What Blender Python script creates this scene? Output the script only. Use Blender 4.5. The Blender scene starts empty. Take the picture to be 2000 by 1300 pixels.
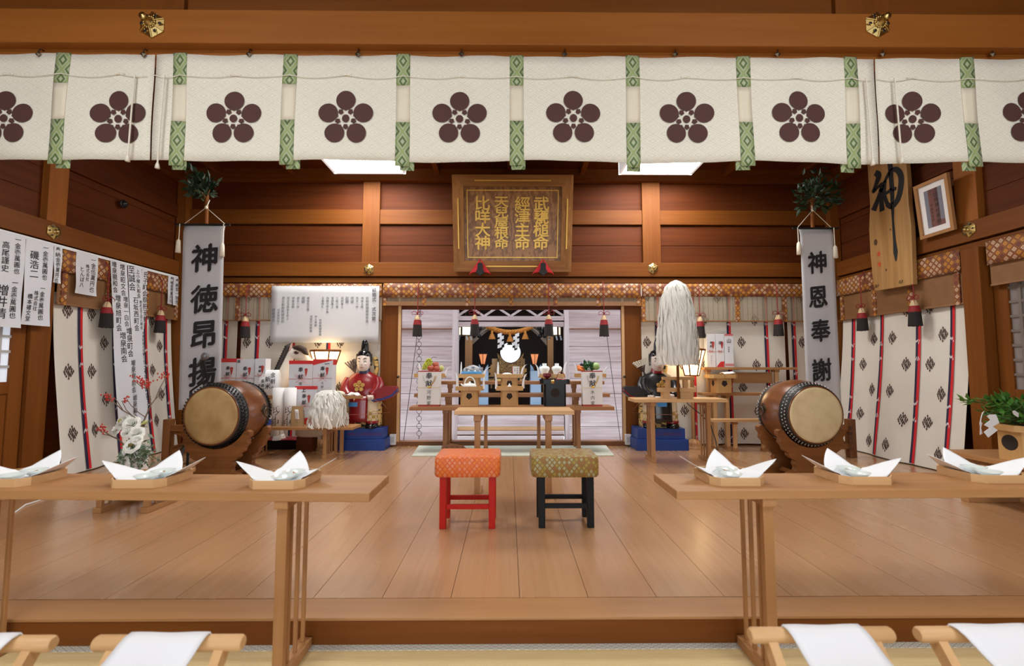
import bpy, bmesh, math, random
from mathutils import Vector, Matrix, Euler
R = random.Random(11)
sc = bpy.context.scene
COL = sc.collection
pi = math.pi
# ------------------------------------------------------------------ camera, world, big lights, exposure
FPX = 900.0
CAMZ = 1.0
TILT = math.atan(62.0 / FPX)
YAW = -math.atan(7.4 / FPX)
cam = bpy.data.cameras.new('camera'); cam.sensor_width = 36.0; cam.lens = 36.0 * FPX / 2000.0
cam.clip_start = 0.05
cam.dof.use_dof = True; cam.dof.focus_distance = 4.3; cam.dof.aperture_fstop = 2.8
camo = bpy.data.objects.new('camera', cam); COL.objects.link(camo)
camo.location = (0, 0, CAMZ); camo.rotation_euler = (pi / 2 + TILT, 0, YAW)
sc.camera = camo
RC = Euler((pi / 2 + TILT, 0, YAW)).to_matrix()
vs = sc.view_settings
sc.display_settings.display_device = 'sRGB'
vs.view_transform = 'Standard'; vs.look = 'None'; vs.gamma = 1.0; vs.use_curve_mapping = False
vs.exposure = -0.2
world = bpy.data.worlds.new('sky'); sc.world = world; world.use_nodes = True
wn = world.node_tree.nodes; bgn = wn['Background']
bgn.inputs[0].default_value = (0.86, 0.93, 1.0, 1); bgn.inputs[1].default_value = 6.0
def area(name, loc, rot, sx, sy, power, col):
    l = bpy.data.lights.new(name, 'AREA'); l.shape = 'RECTANGLE'; l.size = sx; l.size_y = sy
    l.energy = power; l.color = col
    o = bpy.data.objects.new(name, l); COL.objects.link(o); o.location = loc; o.rotation_euler = rot
    return o
# ceiling lamps of the worshippers' hall the photographer sits in
area('hall_lamp', (-1.7, 0.1, 3.3), (0, 0, 0), 0.9, 0.9, 62, (1, 0.97, 0.93))
area('hall_lamp', (1.7, 0.1, 3.3), (0, 0, 0), 0.9, 0.9, 62, (1, 0.97, 0.93))
# second pair of stage ceiling lamps, above and behind the hanging front curtain
area('stage_lamp', (-1.75, 3.05, 3.28), (0, 0, 0), 0.9, 0.9, 30, (1, 0.97, 0.93))
area('stage_lamp', (1.80, 3.05, 3.28), (0, 0, 0), 0.9, 0.9, 30, (1, 0.97, 0.93))
# ------------------------------------------------------------------ pixel -> place helpers (2000x1300 frame)
def ray(px, py):
    return RC @ Vector(((px - 1000.0) / FPX, (650.0 - py) / FPX, -1.0))
def P(px, py, Y):
    d = ray(px, py); t = Y / d.y
    return Vector((d.x * t, Y, CAMZ + d.z * t))
def F(px, py, z=0.0):
    d = ray(px, py); t = (z - CAMZ) / d.z
    return Vector((d.x * t, d.y * t, z))
def W(px, py, X):
    d = ray(px, py); t = X / d.x
    return Vector((X, d.y * t, CAMZ + d.z * t))
# ------------------------------------------------------------------ mesh builder
MATS = {}
class MB:
    def __init__(s): s.v = []; s.f = []; s.m = []; s.s = []
    def add(s, vs_, fs, m=0, smooth=False, M=None):
        b = len(s.v)
        for p in vs_:
            p = Vector(p)
            s.v.append(M @ p if M is not None else p)
        for f in fs:
            s.f.append(tuple(b + i for i in f)); s.m.append(m); s.s.append(smooth)
        return s
    def box(s, lo, hi, m=0, M=None):
        x0, y0, z0 = (min(a, b) for a, b in zip(lo, hi)); x1, y1, z1 = (max(a, b) for a, b in zip(lo, hi))
        v = [(x0, y0, z0), (x1, y0, z0), (x1, y1, z0), (x0, y1, z0), (x0, y0, z1), (x1, y0, z1), (x1, y1, z1), (x0, y1, z1)]
        f = [(0, 3, 2, 1), (4, 5, 6, 7), (0, 1, 5, 4), (1, 2, 6, 5), (2, 3, 7, 6), (3, 0, 4, 7)]
        return s.add(v, f, m, False, M)
    def cbox(s, c, d, m=0, M=None):
        return s.box([c[i] - d[i] / 2 for i in range(3)], [c[i] + d[i] / 2 for i in range(3)], m, M)
    def rings(s, rs, m=0, smooth=True, cap=True, closed=False, M=None):
        n = len(rs[0]); v = [p for r in rs for p in r]; f = []
        k = len(rs)
        for i in range(k if closed else k - 1):
            a = i * n; b = ((i + 1) % k) * n
            for j in range(n):
                f.append((a + j, a + (j + 1) % n, b + (j + 1) % n, b + j))
        s.add(v, f, m, smooth, M)
        if cap and not closed:
            s.add(rs[0], [tuple(reversed(range(n)))], m, False, M); s.add(rs[-1], [tuple(range(n))], m, False, M)
        return s
    def tube(s, pts, r, n=8, m=0, smooth=True, cap=True, closed=False):
        pts = [Vector(p) for p in pts]; rs = []
        k = len(pts)
        up = None
        for i, p in enumerate(pts):
            if closed: t = pts[(i + 1) % k] - pts[i - 1]
            else: t = pts[min(i + 1, k - 1)] - pts[max(i - 1, 0)]
            if t.length < 1e-9: t = Vector((0, 0, 1))
            t.normalize()
            if up is None:
                up = Vector((0, 0, 1)) if abs(t.z) < 0.9 else Vector((1, 0, 0))
            a = up - t * up.dot(t)
            if a.length < 1e-6: a = t.orthogonal()
            a.normalize(); up = a; b = t.cross(a)
            rr = r[i] if isinstance(r, (list, tuple)) else r
            rs.append([p + (a * math.cos(2 * pi * j / n) + b * math.sin(2 * pi * j / n)) * rr for j in range(n)])
        return s.rings(rs, m, smooth, cap, closed)
    def lathe(s, prof, n=24, m=0, smooth=True, M=None, cap=True):
        rs = [[(r * math.cos(2 * pi * j / n), r * math.sin(2 * pi * j / n), z) for j in range(n)] for r, z in prof]
        return s.rings(rs, m, smooth, cap, False, M)
    def ell(s, c, d, m=0, n=16, k=10, M=None):
        rs = []
        for i in range(k + 1):
            t = -pi / 2 + pi * (0.02 + 0.96 * i / k)
            rs.append([(c[0] + d[0] * math.cos(t) * math.cos(2 * pi * j / n), c[1] + d[1] * math.cos(t) * math.sin(2 * pi * j / n), c[2] + d[2] * math.sin(t)) for j in range(n)])
        return s.rings(rs, m, True, True, False, M)
    def loft(s, secs, n=20, m=0, p=2.0, M=None, smooth=True, cap=True):
        """secs: (centre, half-width, half-depth[, axis angle]) horizontal super-ellipse sections"""
        rs = []
        for c, a, b in secs:
            r = []
            for j in range(n):
                t = 2 * pi * j / n; ct, st = math.cos(t), math.sin(t)
                r.append((c[0] + a * math.copysign(abs(ct) ** (2 / p), ct), c[1] + b * math.copysign(abs(st) ** (2 / p), st), c[2]))
            rs.append(r)
        return s.rings(rs, m, smooth, cap, False, M)
    def prism(s, poly, o, u, v, n, m=0, smooth=False):
        """2-D polygon in plane (o,u,v), pushed along n"""
        o, u, v, n = Vector(o), Vector(u), Vector(v), Vector(n)
        a = [o + u * x + v * y for x, y in poly]; b = [q + n for q in a]; k = len(poly)
        s.add(a + b, [tuple(range(k)), tuple(reversed(range(k, 2 * k)))], m)
        s.add(a + b, [(i, i + k, (i + 1) % k + k, (i + 1) % k) for i in range(k)], m, smooth)
        return s
    def grid(s, fn, nu, nv, m=0, smooth=True):
        v = [fn(i / nu, j / nv) for j in range(nv + 1) for i in range(nu + 1)]; f = []
        for j in range(nv):
            for i in range(nu):
                a = j * (nu + 1) + i
                f.append((a, a + 1, a + nu + 2, a + nu + 1))
        return s.add(v, f, m, smooth)
    def build(s, name, mats, parent=None, bevel=0, subsurf=0, solid=0, local=False, origin=None, fix=True, merge=False):
        me = bpy.data.meshes.new(name)
        vv = s.v
        o = bpy.data.objects.new(name, me); COL.objects.link(o)
        if parent is not None:
            o.parent = parent
            if not local:
                inv = Matrix(parent['_m']).inverted() if '_m' in parent else WM[parent.name].inverted()
                vv = [inv @ p for p in vv]
            WM[o.name] = WM[parent.name]
        else:
            if local: c = Vector((0, 0, 0))
            elif origin is not None: c = Vector(origin)
            else:
                xs, ys, zs = zip(*[tuple(p) for p in vv])
                c = Vector(((min(xs) + max(xs)) / 2, (min(ys) + max(ys)) / 2, min(zs)))
            vv = [p - c for p in vv]; o.location = c
            WM[o.name] = Matrix.Translation(c)
        me.from_pydata([tuple(p) for p in vv], [], s.f)
        me.polygons.foreach_set('material_index', s.m); me.polygons.foreach_set('use_smooth', s.s)
        for m in (mats if isinstance(mats, (list, tuple)) else [mats]): me.materials.append(m)
        if fix:
            bm = bmesh.new(); bm.from_mesh(me)
            if subsurf or merge: bmesh.ops.remove_doubles(bm, verts=bm.verts, dist=1e-5)
            bmesh.ops.recalc_face_normals(bm, faces=bm.faces)
            bm.to_mesh(me); bm.free()
        me.update()
        if solid:
            d = o.modifiers.new('thickness', 'SOLIDIFY'); d.thickness = solid; d.offset = 0
        if bevel:
            d = o.modifiers.new('edges', 'BEVEL'); d.width = bevel; d.segments = 2; d.limit_method = 'ANGLE'; d.angle_limit = 0.7
        if subsurf:
            d = o.modifiers.new('smooth', 'SUBSURF'); d.levels = subsurf; d.render_levels = subsurf
        return o
WM = {}
def tag(o, label=None, cat=None, group=None, kind=None):
    if label: o['label'] = label
    if cat: o['category'] = cat
    if group: o['group'] = group
    if kind: o['kind'] = kind
    return o
def thing(name, label, cat, loc, group=None, rz=0.0):
    o = bpy.data.objects.new(name, None); COL.objects.link(o); o.empty_display_size = 0.05
    o.location = loc; o.rotation_euler = (0, 0, rz)
    WM[o.name] = Matrix.Translation(Vector(loc)) @ Matrix.Rotation(rz, 4, 'Z')
    return tag(o, label, cat, group)
def kids(o): return [c for c in COL.objects if c.parent == o]
def dup(root, loc, label=None, rz=None, group=None, scale=None):
    def cp(o, par):
        c = o.copy(); COL.objects.link(c); c.parent = par
        for ch in kids(o): cp(ch, c)
        return c
    r = cp(root, None); r.location = loc
    if rz is not None: r.rotation_euler = (0, 0, rz)
    if scale is not None: r.scale = (scale,) * 3 if not hasattr(scale, '__len__') else scale
    if label: r['label'] = label
    if group: r['group'] = group
    WM[r.name] = Matrix.Translation(Vector(loc)) @ Matrix.Rotation(r.rotation_euler.z, 4, 'Z')
    return r
def struct(name, mb, mats, **k):
    o = mb.build(name, mats, **k); o['kind'] = 'structure'; return o
# ------------------------------------------------------------------ brush-like lettering from the built-in font
_cu = bpy.data.curves.new('glyph', 'FONT'); _cu.resolution_u = 3
_to = bpy.data.objects.new('glyph', _cu); COL.objects.link(_to)
_gl = {}
def glyph(ch, bold):
    bold = min(bold, 0.004); k = (ch, bold)
    if k not in _gl:
        _cu.body = ch; _cu.offset = bold
        bpy.context.view_layer.update()
        me = bpy.data.meshes.new_from_object(_to.evaluated_get(bpy.context.evaluated_depsgraph_get()))
        _gl[k] = ([(v.co.x - 0.5, v.co.y - 0.38) for v in me.vertices], [tuple(p.vertices) for p in me.polygons])
        bpy.data.meshes.remove(me)
    return _gl[k]
def write(mb, text, o, u, v, size, step=None, bold=0.012, m=0, slant=0.07, narrow=1.0, horiz=False, fat=0.0, nrm=(0, -1, 0)):
    """text set in a column downward (or a row) from o (middle of the first character)"""
    o, u, v = Vector(o), Vector(u), Vector(v)
    step = step or size
    if bold > 0.006: fat = max(fat, bold)
    bold = 0.0
    for i, ch in enumerate(text):
        if ch in ' \u3000': continue
        vs_, fs = glyph(ch, bold)
        c = o + (u if horiz else -v) * step * i
        for k_, (fx, fy) in enumerate(((0, 0), (fat, 0.4 * fat), (-fat, -0.4 * fat), (0.3 * fat, fat), (-0.3 * fat, -fat)) if fat else ((0, 0),)):
            mb.add([c + u * ((x + fx) * size * narrow) + v * ((y + fy + slant * x) * size) + Vector(nrm) * (0.0003 * k_) for x, y in vs_], fs, m)
    return mb
# ------------------------------------------------------------------ procedural materials
class NT:
    def __init__(s, name):
        s.mat = bpy.data.materials.new(name); s.mat.use_nodes = True
        s.t = s.mat.node_tree; s.b = s.t.nodes['Principled BSDF']
    def n(s, ty, **kw):
        x = s.t.nodes.new(ty)
        for k, v in kw.items(): setattr(x, k, v)
        return x
    def link(s, a, b): s.t.links.new(a, b)
    def put(s, sock, val):
        if hasattr(val, 'is_output'): s.link(val, sock)
        else: sock.default_value = val
    def m(s, op, a, b=None, c=None):
        x = s.n('ShaderNodeMath', operation=op)
        s.put(x.inputs[0], a)
        if b is not None: s.put(x.inputs[1], b)
        if c is not None: s.put(x.inputs[2], c)
        return x.outputs[0]
    def mix(s, f, a, b, bt='MIX'):
        x = s.n('ShaderNodeMix', data_type='RGBA', blend_type=bt)
        s.put(x.inputs[0], f)
        s.put(x.inputs[6], a if hasattr(a, 'is_output') else (*a, 1)); s.put(x.inputs[7], b if hasattr(b, 'is_output') else (*b, 1))
        return x.outputs[2]
    def co(s): return s.n('ShaderNodeTexCoord').outputs['Object']
    def xyz(s):
        x = s.n('ShaderNodeSeparateXYZ'); s.link(s.co(), x.inputs[0]); return x.outputs
    def noise(s, vec, scale, detail=2.0, rough=0.5):
        x = s.n('ShaderNodeTexNoise'); s.put(x.inputs['Scale'], scale); s.put(x.inputs['Detail'], detail); s.put(x.inputs['Roughness'], rough)
        if vec is not None: s.link(vec, x.inputs['Vector'])
        return x.outputs[0]
    def scaled(s, sx, sy, sz):
        x = s.n('ShaderNodeMapping'); x.inputs['Scale'].default_value = (sx, sy, sz); s.link(s.co(), x.inputs[0]); return x.outputs[0]
    def sstep(s, x, a, b):
        q = s.n('ShaderNodeMapRange', interpolation_type='SMOOTHSTEP'); s.put(q.inputs[0], x)
        q.inputs[1].default_value = a; q.inputs[2].default_value = b; return q.outputs[0]
    def rnd(s): return s.n('ShaderNodeObjectInfo').outputs['Random']
    def white(s, a, b=0.0):
        c = s.n('ShaderNodeCombineXYZ'); s.put(c.inputs[0], a); s.put(c.inputs[1], b)
        w = s.n('ShaderNodeTexWhiteNoise', noise_dimensions='3D'); s.link(c.outputs[0], w.inputs[0]); return w.outputs[0]
    def bump(s, h, strength=0.2, dist=0.01):
        x = s.n('ShaderNodeBump'); x.inputs['Strength'].default_value = strength; x.inputs['Distance'].default_value = dist
        s.link(h, x.inputs['Height']); s.link(x.outputs[0], s.b.inputs['Normal'])
    def fin(s, col=None, rough=0.5, metal=0.0, spec=None, emit=None, es=0.0, coat=0.0, sheen=0.0):
        i = s.b.inputs
        if col is not None: s.put(i['Base Color'], col if hasattr(col, 'is_output') else (*col, 1))
        s.put(i['Roughness'], rough); i['Metallic'].default_value = metal
        if spec is not None: i['Specular IOR Level'].default_value = spec
        if coat: i['Coat Weight'].default_value = coat; i['Coat Roughness'].default_value = 0.22
        if sheen: i['Sheen Weight'].default_value = sheen
        if emit is not None: s.put(i['Emission Color'], emit if hasattr(emit, 'is_output') else (*emit, 1)); i['Emission Strength'].default_value = es
        return s.mat
def S(h):
    """sRGB 0-255 triple -> linear"""
    return tuple((c / 255 / 12.92) if c <= 10 else ((c / 255 + 0.055) / 1.055) ** 2.4 for c in h)
def plain(name, col, rough=0.5, metal=0.0, var=0.08, vs_=8.0, **k):
    if name in MATS: return MATS[name]
    t = NT(name)
    c = col
    if var:
        nz = t.noise(t.co(), vs_, 3.0)
        c = t.mix(nz, tuple(x * (1 - var) for x in col), tuple(min(1, x * (1 + var)) for x in col))
    MATS[name] = t.fin(c, rough, metal, **k); return MATS[name]
def wood(kind, axis='x'):
    key = 'wood_%s_%s' % (kind, axis)
    if key in MATS: return MATS[key]
    light, dark, rough, coat = WOODS[kind]
    t = NT(key)
    along, cross = 1.3, 26.0
    sc_ = [cross] * 3; sc_['xyz'.index(axis)] = along
    a = t.noise(t.scaled(*sc_), 1.0, 4.0, 0.6)
    sc2 = [5.0] * 3; sc2['xyz'.index(axis)] = 0.5
    b = t.noise(t.scaled(*sc2), 1.0, 2.0)
    f = t.m('ADD', t.m('MULTIPLY', a, 0.55), t.m('MULTIPLY', b, 0.45))
    f = t.sstep(f, 0.3, 0.7)
    c = t.mix(f, light, dark)
    r = t.rnd()
    c = t.mix(t.m('MULTIPLY', r, 0.35), c, tuple(0.5 * (x + y) * 0.75 for x, y in zip(light, dark)))
    t.bump(a, 0.08, 0.004)
    MATS[key] = t.fin(c, rough + (0.12 if kind in ('board', 'frame', 'beam') else 0), 0.0, spec=0.18 if kind in ('board', 'frame', 'beam', 'plaque') else 0.35, coat=coat); return MATS[key]
WOODS = {
    'frame': ((0.205, 0.066, 0.009), (0.145, 0.041, 0.005), 0.42, 0.0),     # warm aged cypress of posts and rails
    'board': ((0.125, 0.029, 0.004), (0.075, 0.016, 0.002), 0.5, 0.0),     # dark wall boards
    'beam': ((0.34, 0.118, 0.022), (0.265, 0.084, 0.013), 0.4, 0.0),  # lighter copy of the frame wood: front light put into its colour
    'pale': ((0.72, 0.46, 0.23), (0.58, 0.34, 0.15), 0.45, 0.0),        # plain cypress furniture
    'tan': ((0.47, 0.245, 0.10), (0.37, 0.175, 0.062), 0.45, 0.0),
    'drum': ((0.22, 0.075, 0.022), (0.10, 0.03, 0.009), 0.28, 0.4),
    'stand': ((0.26, 0.10, 0.028), (0.13, 0.045, 0.012), 0.4, 0.0),
    'plaque': ((0.36, 0.175, 0.055), (0.20, 0.085, 0.024), 0.4, 0.0),
    'grey': ((0.66, 0.60, 0.62), (0.40, 0.31, 0.31), 0.7, 0.0),          # weathered boards outside
    'yellow': ((0.62, 0.37, 0.145), (0.52, 0.29, 0.10), 0.45, 0.0),
    'offer': ((0.42, 0.20, 0.075), (0.30, 0.13, 0.045), 0.4, 0.0),
}
def floor_mat():
    t = NT('floor_planks')
    x, y, z = t.xyz()
    k = t.m('FLOOR', t.m('DIVIDE', t.m('SUBTRACT', x, 0.0495), 0.2958))
    r = t.white(k)
    a = t.noise(t.scaled(40, 1.2, 40), 1.0, 4.0, 0.6); b = t.noise(t.scaled(5, 0.5, 5), 1.0, 2.0)
    f = t.sstep(t.m('ADD', t.m('MULTIPLY', a, 0.75), t.m('MULTIPLY', b, 0.25)), 0.2, 0.8)
    c = t.mix(f, (0.51, 0.29, 0.145), (0.41, 0.218, 0.10))
    c = t.mix(t.m('MULTIPLY', r, 0.4), c, (0.40, 0.205, 0.09))
    rg = t.m('ADD', t.m('MULTIPLY', b, 0.06), 0.24)
    return t.fin(c, rg, spec=0.6, coat=0.6)
def tatami_mat():
    t = NT('tatami_weave')
    x, y, z = t.xyz()
    w = t.m('SINE', t.m('MULTIPLY', y, 900.0)); w2 = t.m('SINE', t.m('MULTIPLY', x, 260.0))
    nz = t.noise(t.scaled(6, 90, 6), 1.0, 3.0)
    c = t.mix(nz, (0.50, 0.37, 0.17), (0.62, 0.48, 0.25))
    t.bump(t.m('MULTIPLY', w, w2), 0.15, 0.002)
    return t.fin(c, 0.7)
def lat(t, u, v, su, sv):
    """diamond lattice: distance from the nearest diamond centre (0..1) and its cell id"""
    a = t.m('DIVIDE', u, su); b = t.m('DIVIDE', v, sv)
    p = t.m('ADD', a, b); q = t.m('SUBTRACT', a, b)
    fp = t.m('FRACT', p); fq = t.m('FRACT', q)
    d = t.m('MAXIMUM', t.m('ABSOLUTE', t.m('SUBTRACT', fp, 0.5)), t.m('ABSOLUTE', t.m('SUBTRACT', fq, 0.5)))
    return t.m('MULTIPLY', d, 2.0), t.m('FLOOR', p), t.m('FLOOR', q)
def band(t, d, a, b):
    return t.m('MULTIPLY', t.m('GREATER_THAN', d, a), t.m('LESS_THAN', d, b))
def brocade(name, base, c1, c2, c3, su, sv, uv='wall', base2=None, rough=0.6):
    if name in MATS: return MATS[name]
    t = NT(name); x, y, z = t.xyz()
    if uv == 'wall': u, v = t.m('ADD', x, y), z
    else: u, v = x, t.m('ADD', y, z)
    d, p, q = lat(t, u, v, su, sv)
    w = t.white(p, q)
    cc = t.mix(t.m('GREATER_THAN', w, 0.40), c1, c2); cc = t.mix(t.m('GREATER_THAN', w, 0.72), cc, c3)
    bs = t.mix(t.noise(t.co(), 22.0, 2.0), base, base2 or base)
    col = t.mix(band(t, d, 0.36, 0.60), bs, cc)
    col = t.mix(t.m('LESS_THAN', d, 0.18), col, cc)
    MATS[name] = t.fin(col, rough, sheen=0.1); return MATS[name]
def cloth_mat(name, a, b, su=0.07, sv=0.05, rough=0.85, wrinkle=60.0, k=0.5):
    if name in MATS: return MATS[name]
    t = NT(name); x, y, z = t.xyz()
    u = t.m('ADD', x, y)
    d, p, q = lat(t, u, z, su, sv)
    f = t.m('ADD', t.m('ADD', band(t, d, 0.22, 0.4), band(t, d, 0.62, 0.74)), t.m('GREATER_THAN', d, 0.9))
    nz = t.noise(t.co(), wrinkle, 3.0)
    f2 = t.m('MULTIPLY', f, t.m('ADD', t.m('MULTIPLY', nz, 0.8), k - 0.3))
    t.bump(t.noise(t.co(), wrinkle * 0.5, 3.0), 0.15, 0.01)
    MATS[name] = t.fin(t.mix(f2, a, b), rough, sheen=0.15); return MATS[name]
def green_ribbon():
    t = NT('green_diamond_ribbon'); x, y, z = t.xyz()
    d, p, q = lat(t, x, z, 0.071, 0.105)
    a = t.mix(band(t, d, 0.30, 0.62), (0.40, 0.45, 0.31), (0.09, 0.155, 0.04))
    a = t.mix(t.m('GREATER_THAN', d, 0.80), a, (0.29, 0.37, 0.15))
    return t.fin(a, 0.6, sheen=0.1)
FLOORM = floor_mat(); TATAMI = tatami_mat()
CREAM = cloth_mat('cream_brocade_cloth', (0.80, 0.77, 0.67), (0.66, 0.63, 0.53), 0.115, 0.075)
KABE = cloth_mat('off_white_crepe_cloth', (0.74, 0.70, 0.62), (0.66, 0.62, 0.54), 0.02, 0.014, wrinkle=110.0)
GREEN = green_ribbon()
RIBCREAM = plain('cream_silk_ribbon', (0.74, 0.68, 0.54), 0.6)
CREST = plain('crest_brown', S((78, 48, 44)), 0.8, var=0.12, vs_=40)
DIAPER = brocade('gold_brown_diaper_brocade', (0.17, 0.045, 0.008), (0.60, 0.27, 0.02), (0.66, 0.50, 0.36), (0.10, 0.012, 0.03), 0.064, 0.064, base2=(0.27, 0.09, 0.012))
GILT = plain('gilt_metal', (0.60, 0.44, 0.17), 0.34, 1.0, var=0.1, vs_=30)
GOLDP = plain('gold_leaf', (0.72, 0.47, 0.10), 0.4, 0.6, var=0.1, vs_=40)
BRONZE = plain('dark_bronze', (0.10, 0.075, 0.05), 0.4, 0.8)
INK = plain('black_ink', (0.012, 0.012, 0.014), 0.7, var=0)
INKG = plain('grey_ink', (0.10, 0.11, 0.13), 0.7, var=0)
PAPER = plain('white_paper', (0.80, 0.80, 0.80), 0.8, var=0.02)
PAPERC = plain('cool_white_paper', (0.86, 0.88, 0.90), 0.75, var=0.02)
PAPERG = plain('silver_white_paper', (0.68, 0.70, 0.74), 0.6, var=0.02)
BANNER = plain('white_banner_cloth', (0.56, 0.56, 0.58), 0.85, var=0.03, vs_=3)
REDC = plain('red_cloth', (0.62, 0.012, 0.018), 0.6)
NAVY = plain('navy_purple_cloth', (0.022, 0.014, 0.05), 0.7)
WHITEP = plain('white_porcelain', (0.82, 0.86, 0.84), 0.12, var=0.01)
BLACKL = plain('black_lacquer', (0.005, 0.005, 0.006), 0.3, var=0, spec=0.25)
REDL = plain('vermilion_lacquer', (0.44, 0.009, 0.003), 0.42, var=0.04, spec=0.22)
CORD = plain('white_cord', (0.75, 0.70, 0.58), 0.8)
BLACKM = plain('black_metal', (0.012, 0.012, 0.013), 0.45, 0.2, var=0)
CRIM = plain('crimson_cord', (0.24, 0.01, 0.014), 0.7)
BLINDW = None
# ------------------------------------------------------------------ the room
D = 5.80                     # back wall
XL, XR = -4.16, 4.20         # side walls
CZ = P(1000, 338, D).z       # ceiling
YS = F(1000, 1205, 0).y      # edge of the raised floor
ZT = -0.105                  # straw-mat floor
def zb(py): return P(1000, py, D).z
NAG0, NAG1 = zb(541), zb(514)     # long tie rail
# raised plank floor
mb = MB()
x = 0.0495 - 0.2958 * 15
e0 = F(1000, 1166, 0).y
while x < 4.3:
    mb.box((x + 0.0012, e0, -0.03), (x + 0.2946, D + 0.02, 0.0)); x += 0.2958
mb.box((XL - 0.1, e0, -0.05), (XR + 0.1, D + 0.05, -0.03), 1)
struct('floor', mb, [FLOORM, wood('board', 'y')], origin=(0, 0, 0))
mb = MB(); mb.box((XL - 0.2, YS, -0.012), (XR + 0.2, e0 - 0.002, 0.0), 0); mb.box((XL - 0.2, YS + 0.004, ZT - 0.03), (XR + 0.2, e0 - 0.002, -0.012), 1)
struct('trim_1', mb, [wood('tan', 'x'), wood('frame', 'x')], bevel=0.003)
mb = MB(); mb.box((XL - 0.2, -3.2, ZT - 0.05), (XR + 0.2, YS - 0.032, ZT)); struct('floor_hall', mb, TATAMI, origin=(0, 0, ZT))
t = NT('tatami_border'); x_, y_, z_ = t.xyz()
d_, p_, q_ = lat(t, x_, y_, 0.035, 0.02)
HERI = t.fin(t.mix(band(t, d_, 0.3, 0.7), (0.40, 0.40, 0.35), (0.66, 0.66, 0.60)), 0.7)
mb = MB(); mb.box((XL - 0.2, YS - 0.032, ZT - 0.05), (XR + 0.2, YS + 0.003, ZT + 0.002)); struct('trim_2', mb, HERI)
# back wall boards, top to bottom; the shrine opening is left free
OX0, OX1 = P(783, 700, D).x, P(1214, 700, D).x
def zrow(y0, y1): return zb(y1), zb(y0)
mb = MB()
for y0, y1 in ((356, 410), (440, 478), (478.6, 517)):
    z0, z1 = zrow(y0, y1); mb.box((XL - 0.1, D + 0.03, z0 + 0.002), (XR + 0.1, D + 0.07, z1))
mb.box((XL - 0.1, D + 0.075, NAG0 - 0.1), (XR + 0.1, D + 0.10, CZ + 0.1))
zl = zb(552)
mb.box((XL - 0.1, D + 0.03, -0.05), (OX0 - 0.02, D + 0.10, zl)); mb.box((OX1 + 0.02, D + 0.03, -0.05), (XR + 0.1, D + 0.10, zl))
mb.box((OX0 - 0.03, D + 0.03, zb(603)), (OX1 + 0.03, D + 0.10, zl))
struct('wall_back', mb, wood('board', 'x'), bevel=0.002, origin=(0, D, 0))
T_ = 3
def trim(lo, hi, kind='frame', axis='x', bevel=0.004):
    global T_
    o = struct('trim_%d' % T_, MB().box(lo, hi), wood(kind, axis), bevel=bevel); T_ += 1; return o
z0, z1 = zrow(335, 356); trim((XL, D - 0.06, z0), (XR, D + 0.05, z1 + 0.06), 'frame')
z0, z1 = zrow(410, 438); trim((XL, D - 0.005, z0), (XR, D + 0.05, z1), 'frame')
trim((XL, D - 0.05, NAG0), (XR, D + 0.05, NAG1), 'frame')
z0, z1 = zrow(543, 553); trim((XL, D - 0.025, z0), (XR, D + 0.05, z1), 'frame')
for a, b in ((709, 742), (1254, 1289)):
    trim((P(a, 440, D).x, D - 0.02, NAG1), (P(b, 440, D).x, D + 0.06, zb(356)), 'frame', 'z')
# corner posts
trim((XL - 0.02, D - 0.08, 0), (XL + 0.10, D + 0.03, CZ), 'frame', 'z'); trim((XR - 0.10, D - 0.08, 0), (XR + 0.02, D + 0.03, CZ), 'frame', 'z')
# opening: sill, jambs, drawn-back plank doors
trim((OX0 - 0.3, D - 0.03, 0.0), (OX1 + 0.3, D + 0.10, P(1000, 861, D).z), 'stand')
for n_, (a, b) in enumerate(((744, 783), (1214, 1252))):
    xa, xb = P(a, 700, D).x, P(b, 700, D).x
    mb = MB().box((xa, D - 0.02, 0.05), (xb, D + 0.028, zb(560)), 0)
    xi, xo = (xb, xa) if n_ == 0 else (xa, xb)
    s_ = 1 if n_ == 0 else -1
    mb.box((xi - s_ * 0.035, D - 0.028, 0.05), (xi, D - 0.02, zb(560)), 1)
    o = struct('door_%d' % (n_ + 3), mb, [wood('frame', 'z'), wood('pale', 'z')], bevel=0.002)
    hb = MB().lathe([(0.0, 0), (0.014, 0), (0.014, 0.006), (0.006, 0.01), (0.006, 0.03), (0.018, 0.034), (0.016, 0.045), (0, 0.047)], 16, M=Matrix.Translation((xi - s_ * 0.02, D - 0.028, P(1000, 735, D).z)) @ Matrix.Rotation(pi / 2, 4, 'X'))
    hb.build('door_knob', BRONZE, o)
# side walls
def side(X, s, name):
    """s=+1 for the left wall (room lies towards +x), -1 for the right"""
    mb = MB(); zt = NAG1
    zs = [zt, zt + 0.24, zt + 0.48, zt + 0.72, zt + 0.95, CZ + 0.1]
    for i in range(len(zs) - 1):
        mb.box((X - s * 0.03, 1.2, zs[i] + 0.003), (X - s * (0.06), D, zs[i + 1]))
    mb.box((X - s * 0.06, -3.2, -0.2), (X - s * 0.09, D + 0.1, CZ + 0.2))
    mb.box((X - s * 0.03, 3.98, -0.1), (X - s * 0.06, D, NAG0 + 0.01))
    struct(name, mb, wood('board', 'y'), bevel=0.002, origin=(X, 3, 0))
    trim((X - s * 0.04, 0.0, NAG0), (X + s * 0.045, D - 0.05, NAG1), 'frame', 'y')
    trim((X - s * 0.04, 0.0, NAG0 - 0.075), (X + s * 0.012, D - 0.05, NAG0 - 0.01), 'frame', 'y')
    trim((X - s * 0.04, 0.5, zt + 0.56), (X + s * 0.002, D - 0.05, zt + 0.72), 'board', 'y')
    trim((X - s * 0.05, 0.0, CZ - 0.15), (X + s * 0.06, D - 0.05, CZ + 0.03), 'frame', 'y')
side(XL, 1, 'wall_left'); side(XR, -1, 'wall_right')
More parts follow.
